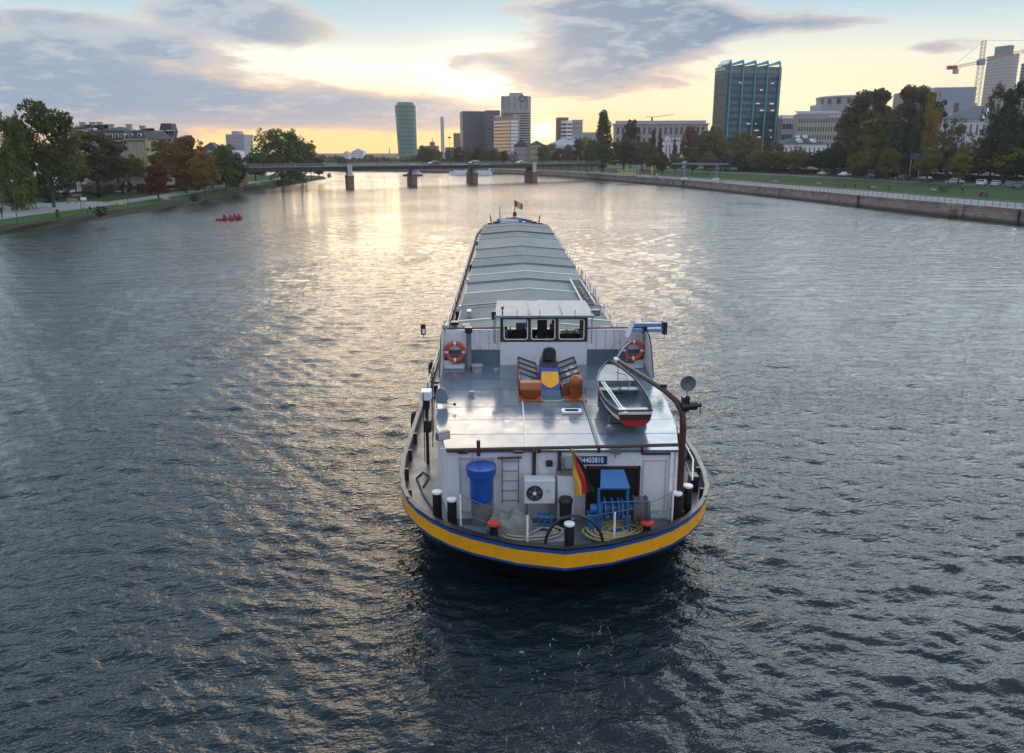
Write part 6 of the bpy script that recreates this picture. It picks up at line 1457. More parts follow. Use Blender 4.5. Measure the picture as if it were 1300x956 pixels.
# --- mansard roofed houses on the left
def mansard(label,xm,xr,Y,a,yeave,yridge,mat,d=14,cols=6,floors=4,dorm=5,base=3.4,name='mansard_house',chim=(.2,.8),rm=C_slate):
    N,w,_=site(None,xm,xr,Y,a); ze=zat(yeave,Y)-base; zr=zat(yridge,Y)-base
    b=thing(name,label,'house',(N[0],N[1],base),R(a)); block(b,w,d,-1,ze,mat)
    windows(b,cols,floors,.4,w-.4,.6,ze-.4,C_white2,GL_dark,fw=.42,fh=.62)
    windows(b,3,floors,.6,d-.6,.6,ze-.4,C_white2,GL_dark,face='right',depth=w,fw=.42,fh=.62)
    i1=1.1; zm=ze+(zr-ze)*.72
    mb=MB(); o_=.4; v=[(-o_,-o_,ze),(w+o_,-o_,ze),(w+o_,d+o_,ze),(-o_,d+o_,ze),(i1,i1,zm),(w-i1,i1,zm),(w-i1,d-i1,zm),(i1,d-i1,zm),(i1+2.5,d/2-1,zr),(w-i1-2.5,d/2-1,zr),(w-i1-2.5,d/2+1,zr),(i1+2.5,d/2+1,zr)]
    mb.add(v,[(0,1,5,4),(1,2,6,5),(2,3,7,6),(3,0,4,7),(4,5,9,8),(5,6,10,9),(6,7,11,10),(7,4,8,11),(8,9,10,11),(3,2,1,0)]); rf=mb.build('roof',rm,b)
    for k in range(dorm):
        xx=w*(k+.6)/(dorm+.2); hh=(zm-ze)*.62; m2=MB(); m2.b2(xx-.45,xx+.45,-.1,1.6,ze+.25,ze+.15+hh,0); m2.b2(xx-.33,xx+.33,-.14,-.1,ze+.35,ze+hh-.05,1); m2.b2(xx-.55,xx+.55,-.2,1.7,ze+.15+hh,ze+.27+hh,2); m2.build('dormer',[C_white2,GL_dark,C_slate],b)
    for c in chim:
        m2=MB(); m2.b2(w*c-.6,w*c+.6,d*.4,d*.4+.9,zm-.3,zr+.6); m2.b2(w*c-.7,w*c+.7,d*.4-.1,d*.4+1,zr+.45,zr+.62); m2.build('chimney',C_stone,b)
    m2=MB(); m2.b2(-.5,w+.5,-.55,-.0,ze-.35,ze-.01); m2.build('cornice',C_sand,b)
    return b,w,d,ze,zr
mansard('dark slate mansard house with white dormers, leftmost above the brownish tree',90,112,205,-2,172,157,C_white,cols=5,dorm=4,floors=4,d=12)
mansard('pale narrow mansard house squeezed between two dark roofed ones on the left',112,124,207,0,168,157,C_stone,cols=2,dorm=2,floors=4,d=12,chim=(.5,))
b,w,d,ze,zr=mansard('large mansard house with yellow end facade and steep dark roof on the left',124,163,200,2,178,160,C_stone,cols=7,dorm=5,floors=3,d=13)
b,w,d,ze,zr=mansard('yellow stone corner house with dark roof beside the large mansard house',162,186,196,-6,176,162,C_cream,cols=4,dorm=2,floors=3,d=12,chim=(.3,))
b,w,d,H_=simple('glass_roofed_house','house with big blue glazed sloping roof right of the yellow corner house','building',None,178,224,214,4,180,C_stone,dep=13,front=(9,3),fw=.42,fh=.6,base=3.4)
zr=zat(162,214)-3.4
mb=MB(); mb.add([(-.3,-.3,H_),(w+.3,-.3,H_),(w*.93,5,zr-.6),(0,5,zr-.6),(0,d,zr-.6),(w*.93,d,zr-.6),(-.3,d,H_),(w+.3,d,H_)],[(0,1,2,3),(3,2,5,4),(1,7,5,2),(6,0,3,4),(7,6,4,5)],0); rf=mb.build('roof',pm('glazed_roof',(.05,.085,.14),.12,var=.2,scale=.3),b)
mb=MB()
for k in range(12): xx=w*k/12; mb.tube([(xx,-.35,H_+.05),(xx*.93+.0,4.95,zr-.5)],.07,4)
mb.build('glazing_bar',C_conc,rf)
mb=MB(); mb.add([(w*.55,1,zr-.6),(w*.9,1,zr-.6),(w*.88,6,zr-.6),(w*.55,6,zr-.6),(w*.57,2.2,zr+1.2),(w*.84,2.2,zr+1.2),(w*.84,6,zr+1.2),(w*.57,6,zr+1.2)],[(0,1,5,4),(4,5,6,7),(1,2,6,5),(3,0,4,7)]); mb.build('roof_house',C_slate,b)
for px,yt,Y,lb in((22,196,230,'grey house glimpsed under the trees at the left edge'),(70,206,215,'white ground floor glimpsed between tree trunks on the left'),):
    b,w,d,H_=simple('town_house',lb,'house',None,px-14,px+14,Y,0,yt,C_white,dep=10,front=(7,3),fw=.45,fh=.6,base=3.4)
b,w,d,H_=simple('garden_pavilion','low white pavilion between the trunks below the brownish tree','pavilion',None,60,84,165,0,226,C_white,dep=4,front=(6,1),fw=.5,fh=.7,base=3.4)

# ---------------------------------------------------------------- bridge
C_red=pm('red_sandstone',(.23,.14,.115),.9,var=.25,scale=.8,dirt=(.07,.05,.045),dirt_amt=.7)
C_pale=pm('pale_pier_stone',(.50,.52,.50),.8,var=.12,scale=.8)
PI_=[(-49,241),(-32,259),(-13,276),(8,291)]
bd=Vector((57,50)).normalized(); ba=math.atan2(bd.y,bd.x)
lbl=['nearest the left bank','second from the left bank','third from the left bank','nearest the right bank']
pier0=None
for i,(x_,y_) in enumerate(PI_):
    t=thing('bridge_pier','red sandstone bridge pier with pale upper shaft, the one '+lbl[i],'bridge pier',(x_,y_,0),.24,'river piers of the bridge')
    mb=MB(); mb.prism([(-.9,-1.6),(.9,-1.6),(1.15,-.4),(1.15,9.5),(0,11),(-1.15,9.5),(-1.15,-.4)],-1.5,3.25); mb.prism([(-1.05,-1.8),(1.05,-1.8),(1.3,-.4),(1.3,9.6),(0,11.3),(-1.3,9.6),(-1.3,-.4)],3.25,3.6); mb.build('pier_base',C_red,t)
    mb=MB(); mb.prism([(-.62,-1.0),(.62,-1.0),(.75,.2),(-.75,.2)],3.6,6.6); mb.prism([(-.72,-1.1),(.72,-1.1),(.82,.3),(-.82,.3)],6.6,6.95); mb.build('pier_shaft',C_pale,t)
    mb=MB(); mb.prism([(-.8,.3),(.8,.3),(.8,9),(-.8,9)],3.6,5.2); mb.build('pier_head',C_red,t)
o0=Vector((PI_[0][0],PI_[0][1])); L0,L1=-46,112
t=thing('river_bridge','low dark steel road bridge crossing the whole river with railings','bridge',(o0.x,o0.y,0),ba)
mb=MB(); mb.b2(L0,L1,.35,1.0,5.15,6.15); mb.b2(L0,L1,8.4,9.0,5.15,6.15); mb.b2(L0,L1,1.0,8.4,5.7,6.1)
k=L0
while k<L1: mb.b2(k,k+.25,.2,.35,5.2,6.1); k+=2.4
mb.build('girder',pm('girder_dark',(.035,.04,.045),.6,var=.2),t)
mb=MB(); mb.b2(L0,L1,.1,9.2,6.15,6.35); mb.build('deck',G_road,t)
for yy in(.2,9.1):
    mb=MB(); 
    for z_ in(6.55,6.9,7.25): mb.b2(L0,L1,yy-.03,yy+.03,z_,z_+.06)
    k=L0
    while k<L1: mb.b2(k,k+.08,yy-.04,yy+.04,6.35,7.3); k+=1.5
    mb.build('railing',pm('railing_grey',(.20,.23,.24),.5),t)
# bridge abutment with arches on the left bank
t=thing('bridge_abutment','dark red stone arches carrying the bridge over the left bank path','bridge arches',(o0.x,o0.y,0),ba)
mb=MB(); 
for c,rw in((-39,4.6),(-50.5,4.6)):
    n=16; top=6.1
    for yy,sg in((-.2,1),(9.4,-1)):
        pts=[(c-rw-1.2,yy,0.6),(c-rw,yy,.6)]+[(c-rw*math.cos(PI*i/n),yy,2.0+ (rw*.62)*math.sin(PI*i/n)) for i in range(n+1)]+[(c+rw,yy,.6),(c+rw+1.2,yy,.6),(c+rw+1.2,yy,top),(c-rw-1.2,yy,top)]
        mb.add(pts,[tuple(range(len(pts)))] )
    arc=[(c-rw,.6)]+[(c-rw*math.cos(PI*i/n),2.0+(rw*.62)*math.sin(PI*i/n)) for i in range(n+1)]+[(c+rw,.6)]
    mb.add([(a,-.2,z) for a,z in arc]+[(a,9.4,z) for a,z in arc],[(i,i+1,len(arc)+i+1,len(arc)+i) for i in range(len(arc)-1)])
mb.b2(-56.3,-33.2,-.35,9.5,6.1,6.5); mb.b2(-56.3,-33.2,-.4,-.1,6.5,7.3)
mb.b2(-33.2,-32.0,-.3,9.4,.3,5.1); mb.b2(-74,-56.3,-.2,9.4,.6,6.4)
mb.build('arches',C_red,t,fix=False)
def pole_lamp(label,x,y,z,h,kind='globe',group=None,name='street_lamp',cat='lamp'):
    t=thing(name,label,cat,(x,y,z),0,group); mb=MB(); mb.lathe([(.09,0),(.09,.6),(.055,.7),(.045,h)],n=8); mb.build('pole',pm('lamp_pole',(.06,.07,.07),.5),t)
    mb=MB()
    if kind=='globe': mb.lathe([(0,-.02),(.1,.02),(.13,.12),(.09,.24),(0,.26)],(0,0,h),12); mb.build('lamp_head',pm('lamp_opal',(.35,.36,.38),.4),t,smooth=True)
    elif kind=='arm': mb.tube([(0,0,h-.2),(.3,0,h+.15),(1.1,0,h+.3)],.04,6); mb.b2(.9,1.7,-.12,.12,h+.24,h+.36); mb.build('lamp_head',C_conc,t)
    elif kind=='twin': mb.lathe([(0,0),(.5,.25),(.6,.5),(.2,.7),(0,.7)],(0,0,h),12); mb.build('lamp_head',C_darkc,t)
    return t
for i,(px,yt,Y) in enumerate(((445.5,194,246),(397,181,262),(571,176,278),(573,182,420))):
    X=xat(px,Y); z0=[6.35,1.4,6.35,3.3][i]; pole_lamp(['tall thin lamp post on the bridge above the pier nearest the left bank','tall lamp mast with cup shaped head at the left end of the bridge','tall lamp mast with cup shaped head behind the middle of the bridge','lamp post on the far bank behind the white passenger ship'][i],X,Y,z0,zat(yt,Y)-z0,'twin' if i in(1,2) else 'arm')
# traffic sign dots on the bridge
# ---------------------------------------------------------------- ships
def gship(name,label,cat,px0,px1,pyw,yt,rz=0):
    X0,Y=gz((px0+px1)/2,pyw,0); L=(px1-px0)*Y/FPX/CT*.97
    return thing(name,label,cat,(X0,Y,0),rz),L,zat(yt,Y)
t,L,zt=gship('passenger_ship','white two deck passenger ship moored beyond the bridge, third pier from the left','passenger ship',571,624,222.3,208)
def shiphull(L,B,z0,z1,bowr=.25,tr=.0):
    out=[]; n=8
    for i in range(n+1): q=i/n*PI/2; out.append((L/2-L*bowr*(1-math.sin(q)),-B/2*math.cos(q)*0+(-B/2)*(math.cos(q))))
    pts=[(-L/2,-B/2*.85),(-L/2+L*.05,-B/2),(L/2-L*bowr,-B/2)]+[(L/2-L*bowr+L*bowr*math.sin(PI/2*i/n),-B/2*math.cos(PI/2*i/n)) for i in range(1,n+1)]
    pts+= [(p[0],-p[1]) for p in pts[::-1][1:]]
    return pts
mb=MB(); P0=shiphull(L,5,0,1,.16); mb.prism([(-p[0],p[1]) for p in P0],-.5,1.6); mb.build('hull',C_white2,t)
mb=MB(); mb.b2(-L*.38,L*.46,-2.1,2.1,1.6,3.6); mb.build('saloon',C_white2,t); mb=MB(); mb.b2(-L*.30,L*.42,-1.9,1.9,3.9,4.9); mb.b2(-L*.40,L*.48,-2.2,2.2,3.6,3.85); mb.b2(-L*.30,L*.44,-2.0,2.0,4.9,5.1); mb.build('upper_deck',C_white2,t)
for k in range(14): m2=MB(); xx=-L*.36+L*.8*k/14; m2.b2(xx,xx+L*.042,-2.14,-2.1,2.3,3.2); m2.build('window',GL_blue,t)
for k in range(12): m2=MB(); xx=-L*.28+L*.7*k/12; m2.b2(xx,xx+L*.042,-1.94,-1.9,4.15,4.75); m2.build('window',GL_blue,t)
t,L,zt=gship('tug_boat','small dark work boat with pale cabin beside the second pier of the bridge','boat',512,537,223.5,216)
mb=MB(); mb.prism(shiphull(L,3,0,1,.3),-.3,.75); mb.build('hull',pm('tug_hull',(.07,.04,.035),.5),t); mb=MB(); mb.b2(L*.0,L*.36,-1.1,1.1,.75,1.8); mb.b2(L*.08,L*.26,-.9,.9,1.8,2.7); mb.build('cabin',C_white,t)
mb=MB(); mb.b2(L*.06,L*.28,-1.0,1.0,2.72,2.82); mb.cyl((L*.17,0,2.8),(L*.17,0,3.8),.05,n=6); mb.build('cabin_roof',C_darkc,t)
for k in range(3): m2=MB(); m2.b2(L*(.10+.055*k),L*(.14+.055*k),-.94,-.9,2.0,2.5); m2.build('window',GL_dark,t)

# far-off line of trees and shrubs along the skyline, one mass
rng=np.random.default_rng(4); n=26000
px_=rng.uniform(395,985,n); Yf=rng.uniform(560,760,n)
hm=(4.5+3*np.sin(px_*.11)+2*np.sin(px_*.31+1)+1.3*np.sin(px_*.83))*1.0
hh=np.clip(hm*.55,1,5)*rng.uniform(0,1,n)**.8
X_=(px_-650)/FPX*Yf*CT
c=np.stack([X_,Yf,3.3+hh],1); u=rng.normal(size=(n,3)); u/=np.linalg.norm(u,axis=1)[:,None]; v=np.cross(u,rng.normal(size=(n,3))); v/=np.linalg.norm(v,axis=1)[:,None]; s_=rng.uniform(.5,1.2,(n,1))
V=np.stack([c-u*s_,c+v*s_,c+u*s_,c-v*s_],1).reshape(-1,3)
me=bpy.data.meshes.new('distant_trees'); me.vertices.add(len(V)); me.vertices.foreach_set('co',V.astype(np.float32).ravel()); me.loops.add(4*n); me.loops.foreach_set('vertex_index',np.arange(4*n,dtype=np.int32)); me.polygons.add(n)
me.polygons.foreach_set('loop_start',np.arange(n,dtype=np.int32)*4); me.polygons.foreach_set('loop_total',np.full(n,4,np.int32)); me.update(calc_edges=True); me.materials.append(LF['brown'])
o=bpy.data.objects.new('distant_trees',me); COL.objects.link(o); tag(o,'hazy brownish mass of far off trees along the skyline beyond the bridge','trees',kind='stuff')
# the air between
hz=MB(); hz.b2(-1300,1300,-40,1150,-2.6,150); o=None
m=bpy.data.materials.new('haze_air'); m.use_nodes=True; ntz=m.node_tree; ntz.nodes.clear(); ou=ntz.nodes.new('ShaderNodeOutputMaterial'); pv=ntz.nodes.new('ShaderNodeVolumePrincipled'); pv.inputs['Color'].default_value=(.92,.94,1,1); pv.inputs['Density'].default_value=.00011; pv.inputs['Anisotropy'].default_value=.5; ntz.links.new(pv.outputs[0],ou.inputs['Volume'])
HAZE=True
if HAZE: o=hz.build('haze',m); tag(o,'thin evening haze over the river and the city','haze',kind='stuff')
# ---------------------------------------------------------------- people
SKIN=pm('skin',(.42,.24,.16),.6); HAIR=pm('hair_dark',(.03,.02,.015),.7)
CL={n:pm('cloth_'+n,c,.85,var=.15) for n,c in {'black':(.018,.018,.022),'navy':(.02,.03,.07),'grey':(.12,.12,.13),'white':(.6,.6,.6),'red':(.40,.03,.03),'brown':(.10,.06,.035),'jeans':(.04,.06,.12),'pink':(.45,.10,.12),'olive':(.07,.08,.04)}.items()}
PM={}
def person_mesh(pose,top,leg):
    key=(pose,top,leg)
    if key in PM: return PM[key]
    J={'pelvis':(0,0,.95),'chest':(0,0,1.32),'neck':(0,0,1.5),'head0':(0,-.02,1.60),'head':(0,-.02,1.72),
       'sl':(-.19,0,1.43),'sr':(.19,0,1.43),'el':(-.27,.04,1.16),'er':(.27,-.04,1.16),'hl':(-.27,-.08,.92),'hr':(.27,.10,.92),
       'tl':(-.1,0,.9),'tr':(.1,0,.9),'kl':(-.11,-.12,.50),'kr':(.11,.10,.50),'al':(-.11,-.20,.08),'ar':(.11,.32,.10),'fl':(-.11,-.36,.04),'fr':(.11,.18,.03)}
    if pose=='stand': J.update({'kl':(-.12,-.02,.5),'kr':(.12,-.02,.5),'al':(-.12,0,.08),'ar':(.12,0,.08),'fl':(-.13,-.16,.03),'fr':(.13,-.16,.03),'hl':(-.25,-.1,.95),'hr':(.25,-.1,.95)})
    if pose in('sit','row','cycle'):
        z=-.47 if pose!='row' else -.75
        for k in J:
            if k not in('kl','kr','al','ar','fl','fr'): J[k]=(J[k][0],J[k][1]-(0.0),J[k][2]+z)
        J.update({'kl':(-.13,-.42,.50),'kr':(.13,-.42,.50),'al':(-.13,-.45,.08),'ar':(.13,-.42,.08),'fl':(-.13,-.6,.04),'fr':(.13,-.58,.04),'el':(-.24,-.12,.75),'er':(.24,-.12,.75),'hl':(-.14,-.34,.58),'hr':(.14,-.34,.58)})
        if pose=='row':
            J.update({'kl':(-.13,-.35,.35),'kr':(.13,-.35,.35),'al':(-.12,-.62,.10),'ar':(.12,-.62,.10),'fl':(-.12,-.7,.18),'fr':(.12,-.7,.18),'el':(-.26,-.28,.48),'er':(.26,-.28,.48),'hl':(-.12,-.5,.48),'hr':(.12,-.5,.48),'chest':(0,-.08,.56),'neck':(0,-.12,.74),'head0':(0,-.14,.84),'head':(0,-.15,.97),'sl':(-.19,-.1,.67),'sr':(.19,-.1,.67)})
        if pose=='cycle':
            for k in J:
                J[k]=(J[k][0],J[k][1],J[k][2]+.45)
            J.update({'chest':(0,-.2,1.25),'neck':(0,-.3,1.40),'head0':(0,-.36,1.48),'head':(0,-.4,1.6),'sl':(-.19,-.28,1.33),'sr':(.19,-.28,1.33),'el':(-.25,-.42,1.12),'er':(.25,-.42,1.12),'hl':(-.22,-.62,1.02),'hr':(.22,-.62,1.02),'kl':(-.12,-.34,.72),'kr':(.12,-.22,.55),'al':(-.12,-.18,.42),'ar':(.12,-.12,.16),'fl':(-.12,-.32,.38),'fr':(.12,-.26,.12)})
    names=list(J); E=[('pelvis','chest'),('chest','neck'),('neck','head0'),('head0','head'),('chest','sl'),('chest','sr'),('sl','el'),('sr','er'),('el','hl'),('er','hr'),('pelvis','tl'),('pelvis','tr'),('tl','kl'),('tr','kr'),('kl','al'),('kr','ar'),('al','fl'),('ar','fr')]
    rad={'pelvis':.15,'chest':.16,'neck':.06,'head0':.085,'head':.105,'sl':.07,'sr':.07,'el':.05,'er':.05,'hl':.04,'hr':.04,'tl':.10,'tr':.10,'kl':.065,'kr':.065,'al':.045,'ar':.045,'fl':.04,'fr':.04}
    me=bpy.data.meshes.new('p'); me.from_pydata([J[n] for n in names],[(names.index(a),names.index(b)) for a,b in E],[]); o=bpy.data.objects.new('p',me); COL.objects.link(o)
    sk=o.modifiers.new('s','SKIN'); sk.use_smooth_shade=True
    for i,n in enumerate(names): me.skin_vertices[0].data[i].radius=(rad[n],rad[n]*(.75 if n in('pelvis','chest') else 1)); me.skin_vertices[0].data[i].use_root=(n=='pelvis')
    su=o.modifiers.new('u','SUBSURF'); su.levels=1
    dg=bpy.context.evaluated_depsgraph_get(); m2=bpy.data.meshes.new_from_object(o.evaluated_get(dg)); bpy.data.objects.remove(o); m2.name='body'
    m2.materials.clear()
    for m in(CL[top],CL[leg],SKIN,HAIR,CL['black']): m2.materials.append(m)
    J={k:Vector(v) for k,v in J.items()}
    for p in m2.polygons:
        c=p.center; best=min(((c-J[n]).length-rad[n],n) for n in names)[1]
        mi=0
        if best in('tl','tr','kl','kr','al','ar'): mi=1
        if best=='pelvis' and c.z<J['pelvis'].z-.06: mi=1
        if best in('fl','fr'): mi=4
        if best in('hl','hr','head0'): mi=2
        if best=='head': mi=3 if (c.z>J['head'].z+.03 or c.y>J['head'].y+.02) else 2
        p.material_index=mi
    PM[key]=m2; return m2
def person(label,x,y,z,rz,pose='walk',top='black',leg='jeans',group=None,s=1.0):
    o=bpy.data.objects.new('person',person_mesh(pose,top,leg)); COL.objects.link(o); o.location=(x,y,z); o.rotation_euler=(0,0,rz); o.scale=(s,)*3
    tag(o,label,'person',group); return o
# ---------------------------------------------------------------- benches
M_bw=pm('bench_wood',(.42,.30,.22),.7,var=.15); 
def bench_root():
    t=thing('park_bench','x','bench')
    mb=MB()
    for k in range(4): mb.b2(-.9,.9,-.25+k*.12,-.16+k*.12,.42,.46)
    mb.build('seat',M_bw,t); mb=MB()
    for k in range(3): mb.b2(-.9,.9,.26+k*.02,.29+k*.02,.52+k*.13,.62+k*.13)
    mb.build('backrest',M_bw,t)
    for s in(-.7,.7): mb=MB(); mb.b2(s-.04,s+.04,-.22,-.16,0,.42); mb.b2(s-.04,s+.04,.2,.27,0,.85); mb.b2(s-.04,s+.04,-.22,.27,.36,.42); mb.build('leg',CL['grey'],t)
    return t
bench0=bench_root(); first=[True]
def bench(label,px,py,z,rz,group,Y=None):
    X,Yy=gz(px,py,z)
    if first[0]: b=bench0; first[0]=False; b.location=(X,Yy,z); b.rotation_euler=(0,0,rz); b['label']=label; b['group']=group
    else: b=dup(bench0,(X,Yy,z),rz,label,group)
    return b
GLb='benches on the left lawn'; GRb='benches on the right quay'
QZ=2.26
bench('pale bench on the left lawn beside the path, right of the round bush',155,263,1.38,1.2,GLb)
bench('pale bench on the left lawn under the orange tree',212,256,1.38,1.2,GLb)
bench('pale bench on the left side path beneath the tallest tree',92,258,1.38,.3,GLb)
bench('second pale bench, right behind the one beneath the tallest left tree',97,252,1.38,.3,GLb)
bench('far pale bench on the left lawn near the bridge arches',329,236,1.38,1.3,GLb)
for px,py,lb in((916,232,'pale bench on the right quay by the gantry'),(985,233,'pale bench on the right quay under the blue glass tower'),(1040,236,'pale bench on the right quay below the stone office building'),(1110,241,'empty pale bench on the right quay left of the group of walkers'),(1186,244.5,'pale bench on the right quay right of the lone lamp post')):
    bench(lb,px,py,QZ,PI/2+.25,GRb)
# ---------------------------------------------------------------- people placed
GP='people on the left bank paths'; GQ='people on the right quay'
def pp(label,px,py,z,rz,pose,top,leg,group,s=1): X,Y=gz(px,py,z); return person(label,X,Y,z,rz,pose,top,leg,group,s)
pp('person in black walking at the very left edge of the paved area',3,277,1.38,1.2,'walk','black','black',GP)
pp('person in dark clothes sitting leaning back beside the round left bush',115,271,1.38,-.8,'sit','black','navy',GP)
pp('person in dark coat walking on the left path far along near the willow like tree',312,243,1.38,.4,'walk','navy','black',GP)
pp('second walker on the left path beside the one in the dark coat',315.5,243,1.38,.4,'walk','brown','jeans',GP)
pp('person standing in pale top on the left path under the dark green tree',273,247,1.38,.4,'walk','grey','black',GP)
pp('person in grey by the lawn above the left path, under the yellow house',160,250,1.38,.4,'stand','grey','jeans',GP)
# cyclist and bicycle
X,Y=gz(74,279.5,1.38); t=thing('bicycle','dark bicycle ridden along the left paved area','bicycle',(X,Y,1.39),.9)
for yy in(-.52,.52):
    mb=MB(); mb.tube([(0,yy+.33*math.cos(2*PI*k/20),.34+.33*math.sin(2*PI*k/20)) for k in range(20)],.022,5,closed=True)
    for k in range(6): mb.cyl((0,yy,.34),(0,yy+.33*math.cos(k*PI/3),.34+.33*math.sin(k*PI/3)),.004,n=3)
    mb.build('wheel',CL['black'],t)
mb=MB(); 
for a,b in(((0,.52,.34),(0,.22,.85)),((0,.52,.34),(0,.1,.32)),((0,.1,.32),(0,.25,.95)),((0,.1,.32),(0,-.38,.85)),((0,.22,.85),(0,-.38,.88)),((0,-.38,.98),(0,-.52,.34))): mb.cyl(a,b,.02,n=6)
mb.build('frame',CL['navy'],t); mb=MB(); mb.tube([(-.28,-.42,1.0),(0,-.4,1.02),(.28,-.42,1.0)],.016,5); mb.build('handlebar',CL['grey'],t); mb=MB(); mb.b2(-.08,.08,.12,.36,.94,.99); mb.build('saddle',CL['black'],t,bevel=.02)
o=person('person in black riding the bicycle on the left paved area',X-.0,Y,1.39,.9,'cycle','black','black',GP)
o.location=(X+math.cos(.9)*0-math.sin(.9)*.22,Y+math.cos(.9)*.22,1.39)
for i,(px,py,pose,tp,lg,lb) in enumerate([(758.5,222.5,'stand','white','grey','person in a white top standing on the quay under the bridge end'),
 (831,227,'walk','black','black','person in black walking on the quay by the yellow parasol'),
 (834,226.5,'walk','white','jeans','person in a white shirt beside the yellow parasol'),
 (814,224.5,'sit','white','grey','person in white sitting by the yellow kiosk'),
 (1072.5,239.5,'stand','black','black','person in black standing on the quay railing below the largest tree, leftmost of three'),
 (1085,239.5,'sit','black','navy','person in black seated on the quay, middle of three below the largest tree'),
 (1101,241,'sit','navy','black','person in navy seated beside the empty bench below the largest tree'),
 (1129,245,'walk','black','black','lone person in black walking on the quay left of the blue sign board'),
 (1193,245.5,'stand','black','jeans','leftmost walker of the dark group right of the quay bench'),
 (1197,245.8,'stand','brown','black','middle walker of the dark group right of the quay bench'),
 (1201.5,246,'stand','navy','black','rightmost walker of the dark group right of the quay bench'),
 (1221,248.5,'walk','black','grey','lone walker in black between the two quay groups at right'),
 (1243,250.5,'sit','red','black','seated person with a dark red top in the rightmost quay group'),
 (1246,250.6,'sit','black','navy','seated person in black in the rightmost quay group'),
 (1251,251,'sit','brown','black','rightmost seated person on the quay'),
 (1234,224.5,'stand','grey','black','left of the two people waiting beyond the riverside road'),
 (1239,224.8,'stand','brown','black','right of the two people waiting beyond the riverside road'),
 (897,224,'walk','red','black','person in red standing behind the gantry on the right lawn'),
 (746,222,'walk','black','black','person walking on the quay beneath the bridge')]):
    z=QZ if py>226.5 or px<840 else 3.15
    if px in(1234,1239): z=3.2
    pp(lb,px,py,z,(1.9 if pose=='sit' else .3+i),pose,tp,lg,GQ if z<3 else None)
# ---------------------------------------------------------------- cars
M_tyre=pm('tyre',(.015,.015,.016),.8); M_rim=pm('rim',(.35,.35,.36),.3,metal=.8); M_cg=pm('car_glass',(.02,.025,.03),.05)
M_hl=pm('headlight_glass',(.6,.6,.58),.15); M_tl=pm('tail_light',(.35,.01,.01),.3)
M_hlon=emat('headlight_lit',(1,.93,.75),6)
def carbody(kind):
    if kind=='van': side=[(-2.4,.35),(-2.42,.9),(-2.3,1.05),(-1.55,1.35),(-1.05,2.0),(2.3,2.05),(2.4,.4)]; cab=[(-1.5,1.36),(-1.06,1.92),(2.2,1.95),(2.25,1.3)]; L=2.4
    elif kind=='estate': side=[(-2.15,.32),(-2.2,.62),(-2.05,.8),(-1.1,.95),(-.45,1.42),(1.5,1.46),(2.12,.98),(2.18,.4)]; cab=[(-1.02,.96),(-.42,1.38),(1.46,1.41),(1.95,.98)]
    else: side=[(-2.1,.32),(-2.15,.6),(-2.0,.76),(-1.0,.92),(-.35,1.38),(.9,1.40),(1.55,1.0),(2.05,.92),(2.12,.4)]; cab=[(-.93,.93),(-.33,1.34),(.88,1.35),(1.45,.98)]
    return side,cab
CARP={}
def car(label,x,y,z,rz,kind='hatch',paint=(.3,.3,.3),lit=False,group=None):
    key=(kind,paint,lit)
    if key in CARP: return dup(CARP[key],(x,y,z),rz,label,group)
    t=thing('parked_car' if not lit else 'driving_car',label,'car',(x,y,z),rz,group); side,cab=carbody(kind); W=.86
    mb=MB(); n=len(side); v=[]
    for sx in(-1,1):
        for px_,pz in side:
            inn=0 if pz<1.0 else (.14 if kind!='van' else .06); v.append((px_,sx*(W-inn),pz))
    mb.add(v,[tuple(range(n))[::-1],tuple(range(n,2*n))]+[(i,(i+1)%n,n+(i+1)%n,n+i) for i in range(n)]); mb.build('body',pm('car_%d_%d_%d'%tuple(int(c*100) for c in paint),paint,.25,var=.04,coat=.5),t,bevel=.05)
    g=MB(); m_=len(cab)
    cw=W-.075 if kind!='van' else W-.03
    for sx in(-1,1): g.add([(px_*(.97 if True else 1)+.03,sx*((cw+.02) if pz<1.0 else (W-.12 if kind!='van' else W-.04)),pz-.03 if pz>1.2 else pz+.03) for px_,pz in cab],[tuple(range(m_))])
    g.build('side_window',M_cg,t)
    g=MB(); a,b=side[3],side[4]; g.add([(a[0]-.02,-W+.14,a[1]+.04),(a[0]-.02,W-.14,a[1]+.04),(b[0]-.03,W-.2,b[1]-.03),(b[0]-.03,-W+.2,b[1]-.03)],[(0,1,2,3)]); g.build('windscreen',M_cg,t)
    if kind!='van': g=MB(); a,b=side[6],side[5]; g.add([(a[0]+.03,-W+.14,a[1]+.05),(a[0]+.03,W-.14,a[1]+.05),(b[0]+.04,W-.2,b[1]-.03),(b[0]+.04,-W+.2,b[1]-.03)],[(0,1,2,3)]); g.build('rear_window',M_cg,t)
    for wx in(-1.3,1.28):
        for s in(-1,1):
            ty=MB(); ty.lathe([(.2,-.1),(.31,-.1),(.33,-.06),(.33,.06),(.31,.1),(.2,.1)],(wx,s*.80,.33),18,axis='Y'); w=ty.build('wheel',M_tyre,t); ri=MB(); ri.lathe([(0,-.02),(.2,-.02),(.21,.02),(0,.02)],(wx,s*.90,.33),12,axis='Y'); ri.build('rim',M_rim,w)
    for s in(-1,1):
        h=MB(); h.b2(side[1][0]-.03,side[1][0]+.1,s*.5,s*.78,.56,.70); h.build('headlight',M_hlon if lit else M_hl,t)
        h=MB(); h.b2(side[-1][0]-.08,side[-1][0]+.03,s*.55,s*.8,.72,.86); h.build('tail_light',M_tl,t)
    CARP[key]=t; return t
def pcar(label,px,py,z,rz,*a,**k): X,Y=gz(px,py,z); return car(label,X,Y,z,rz,*a,**k)
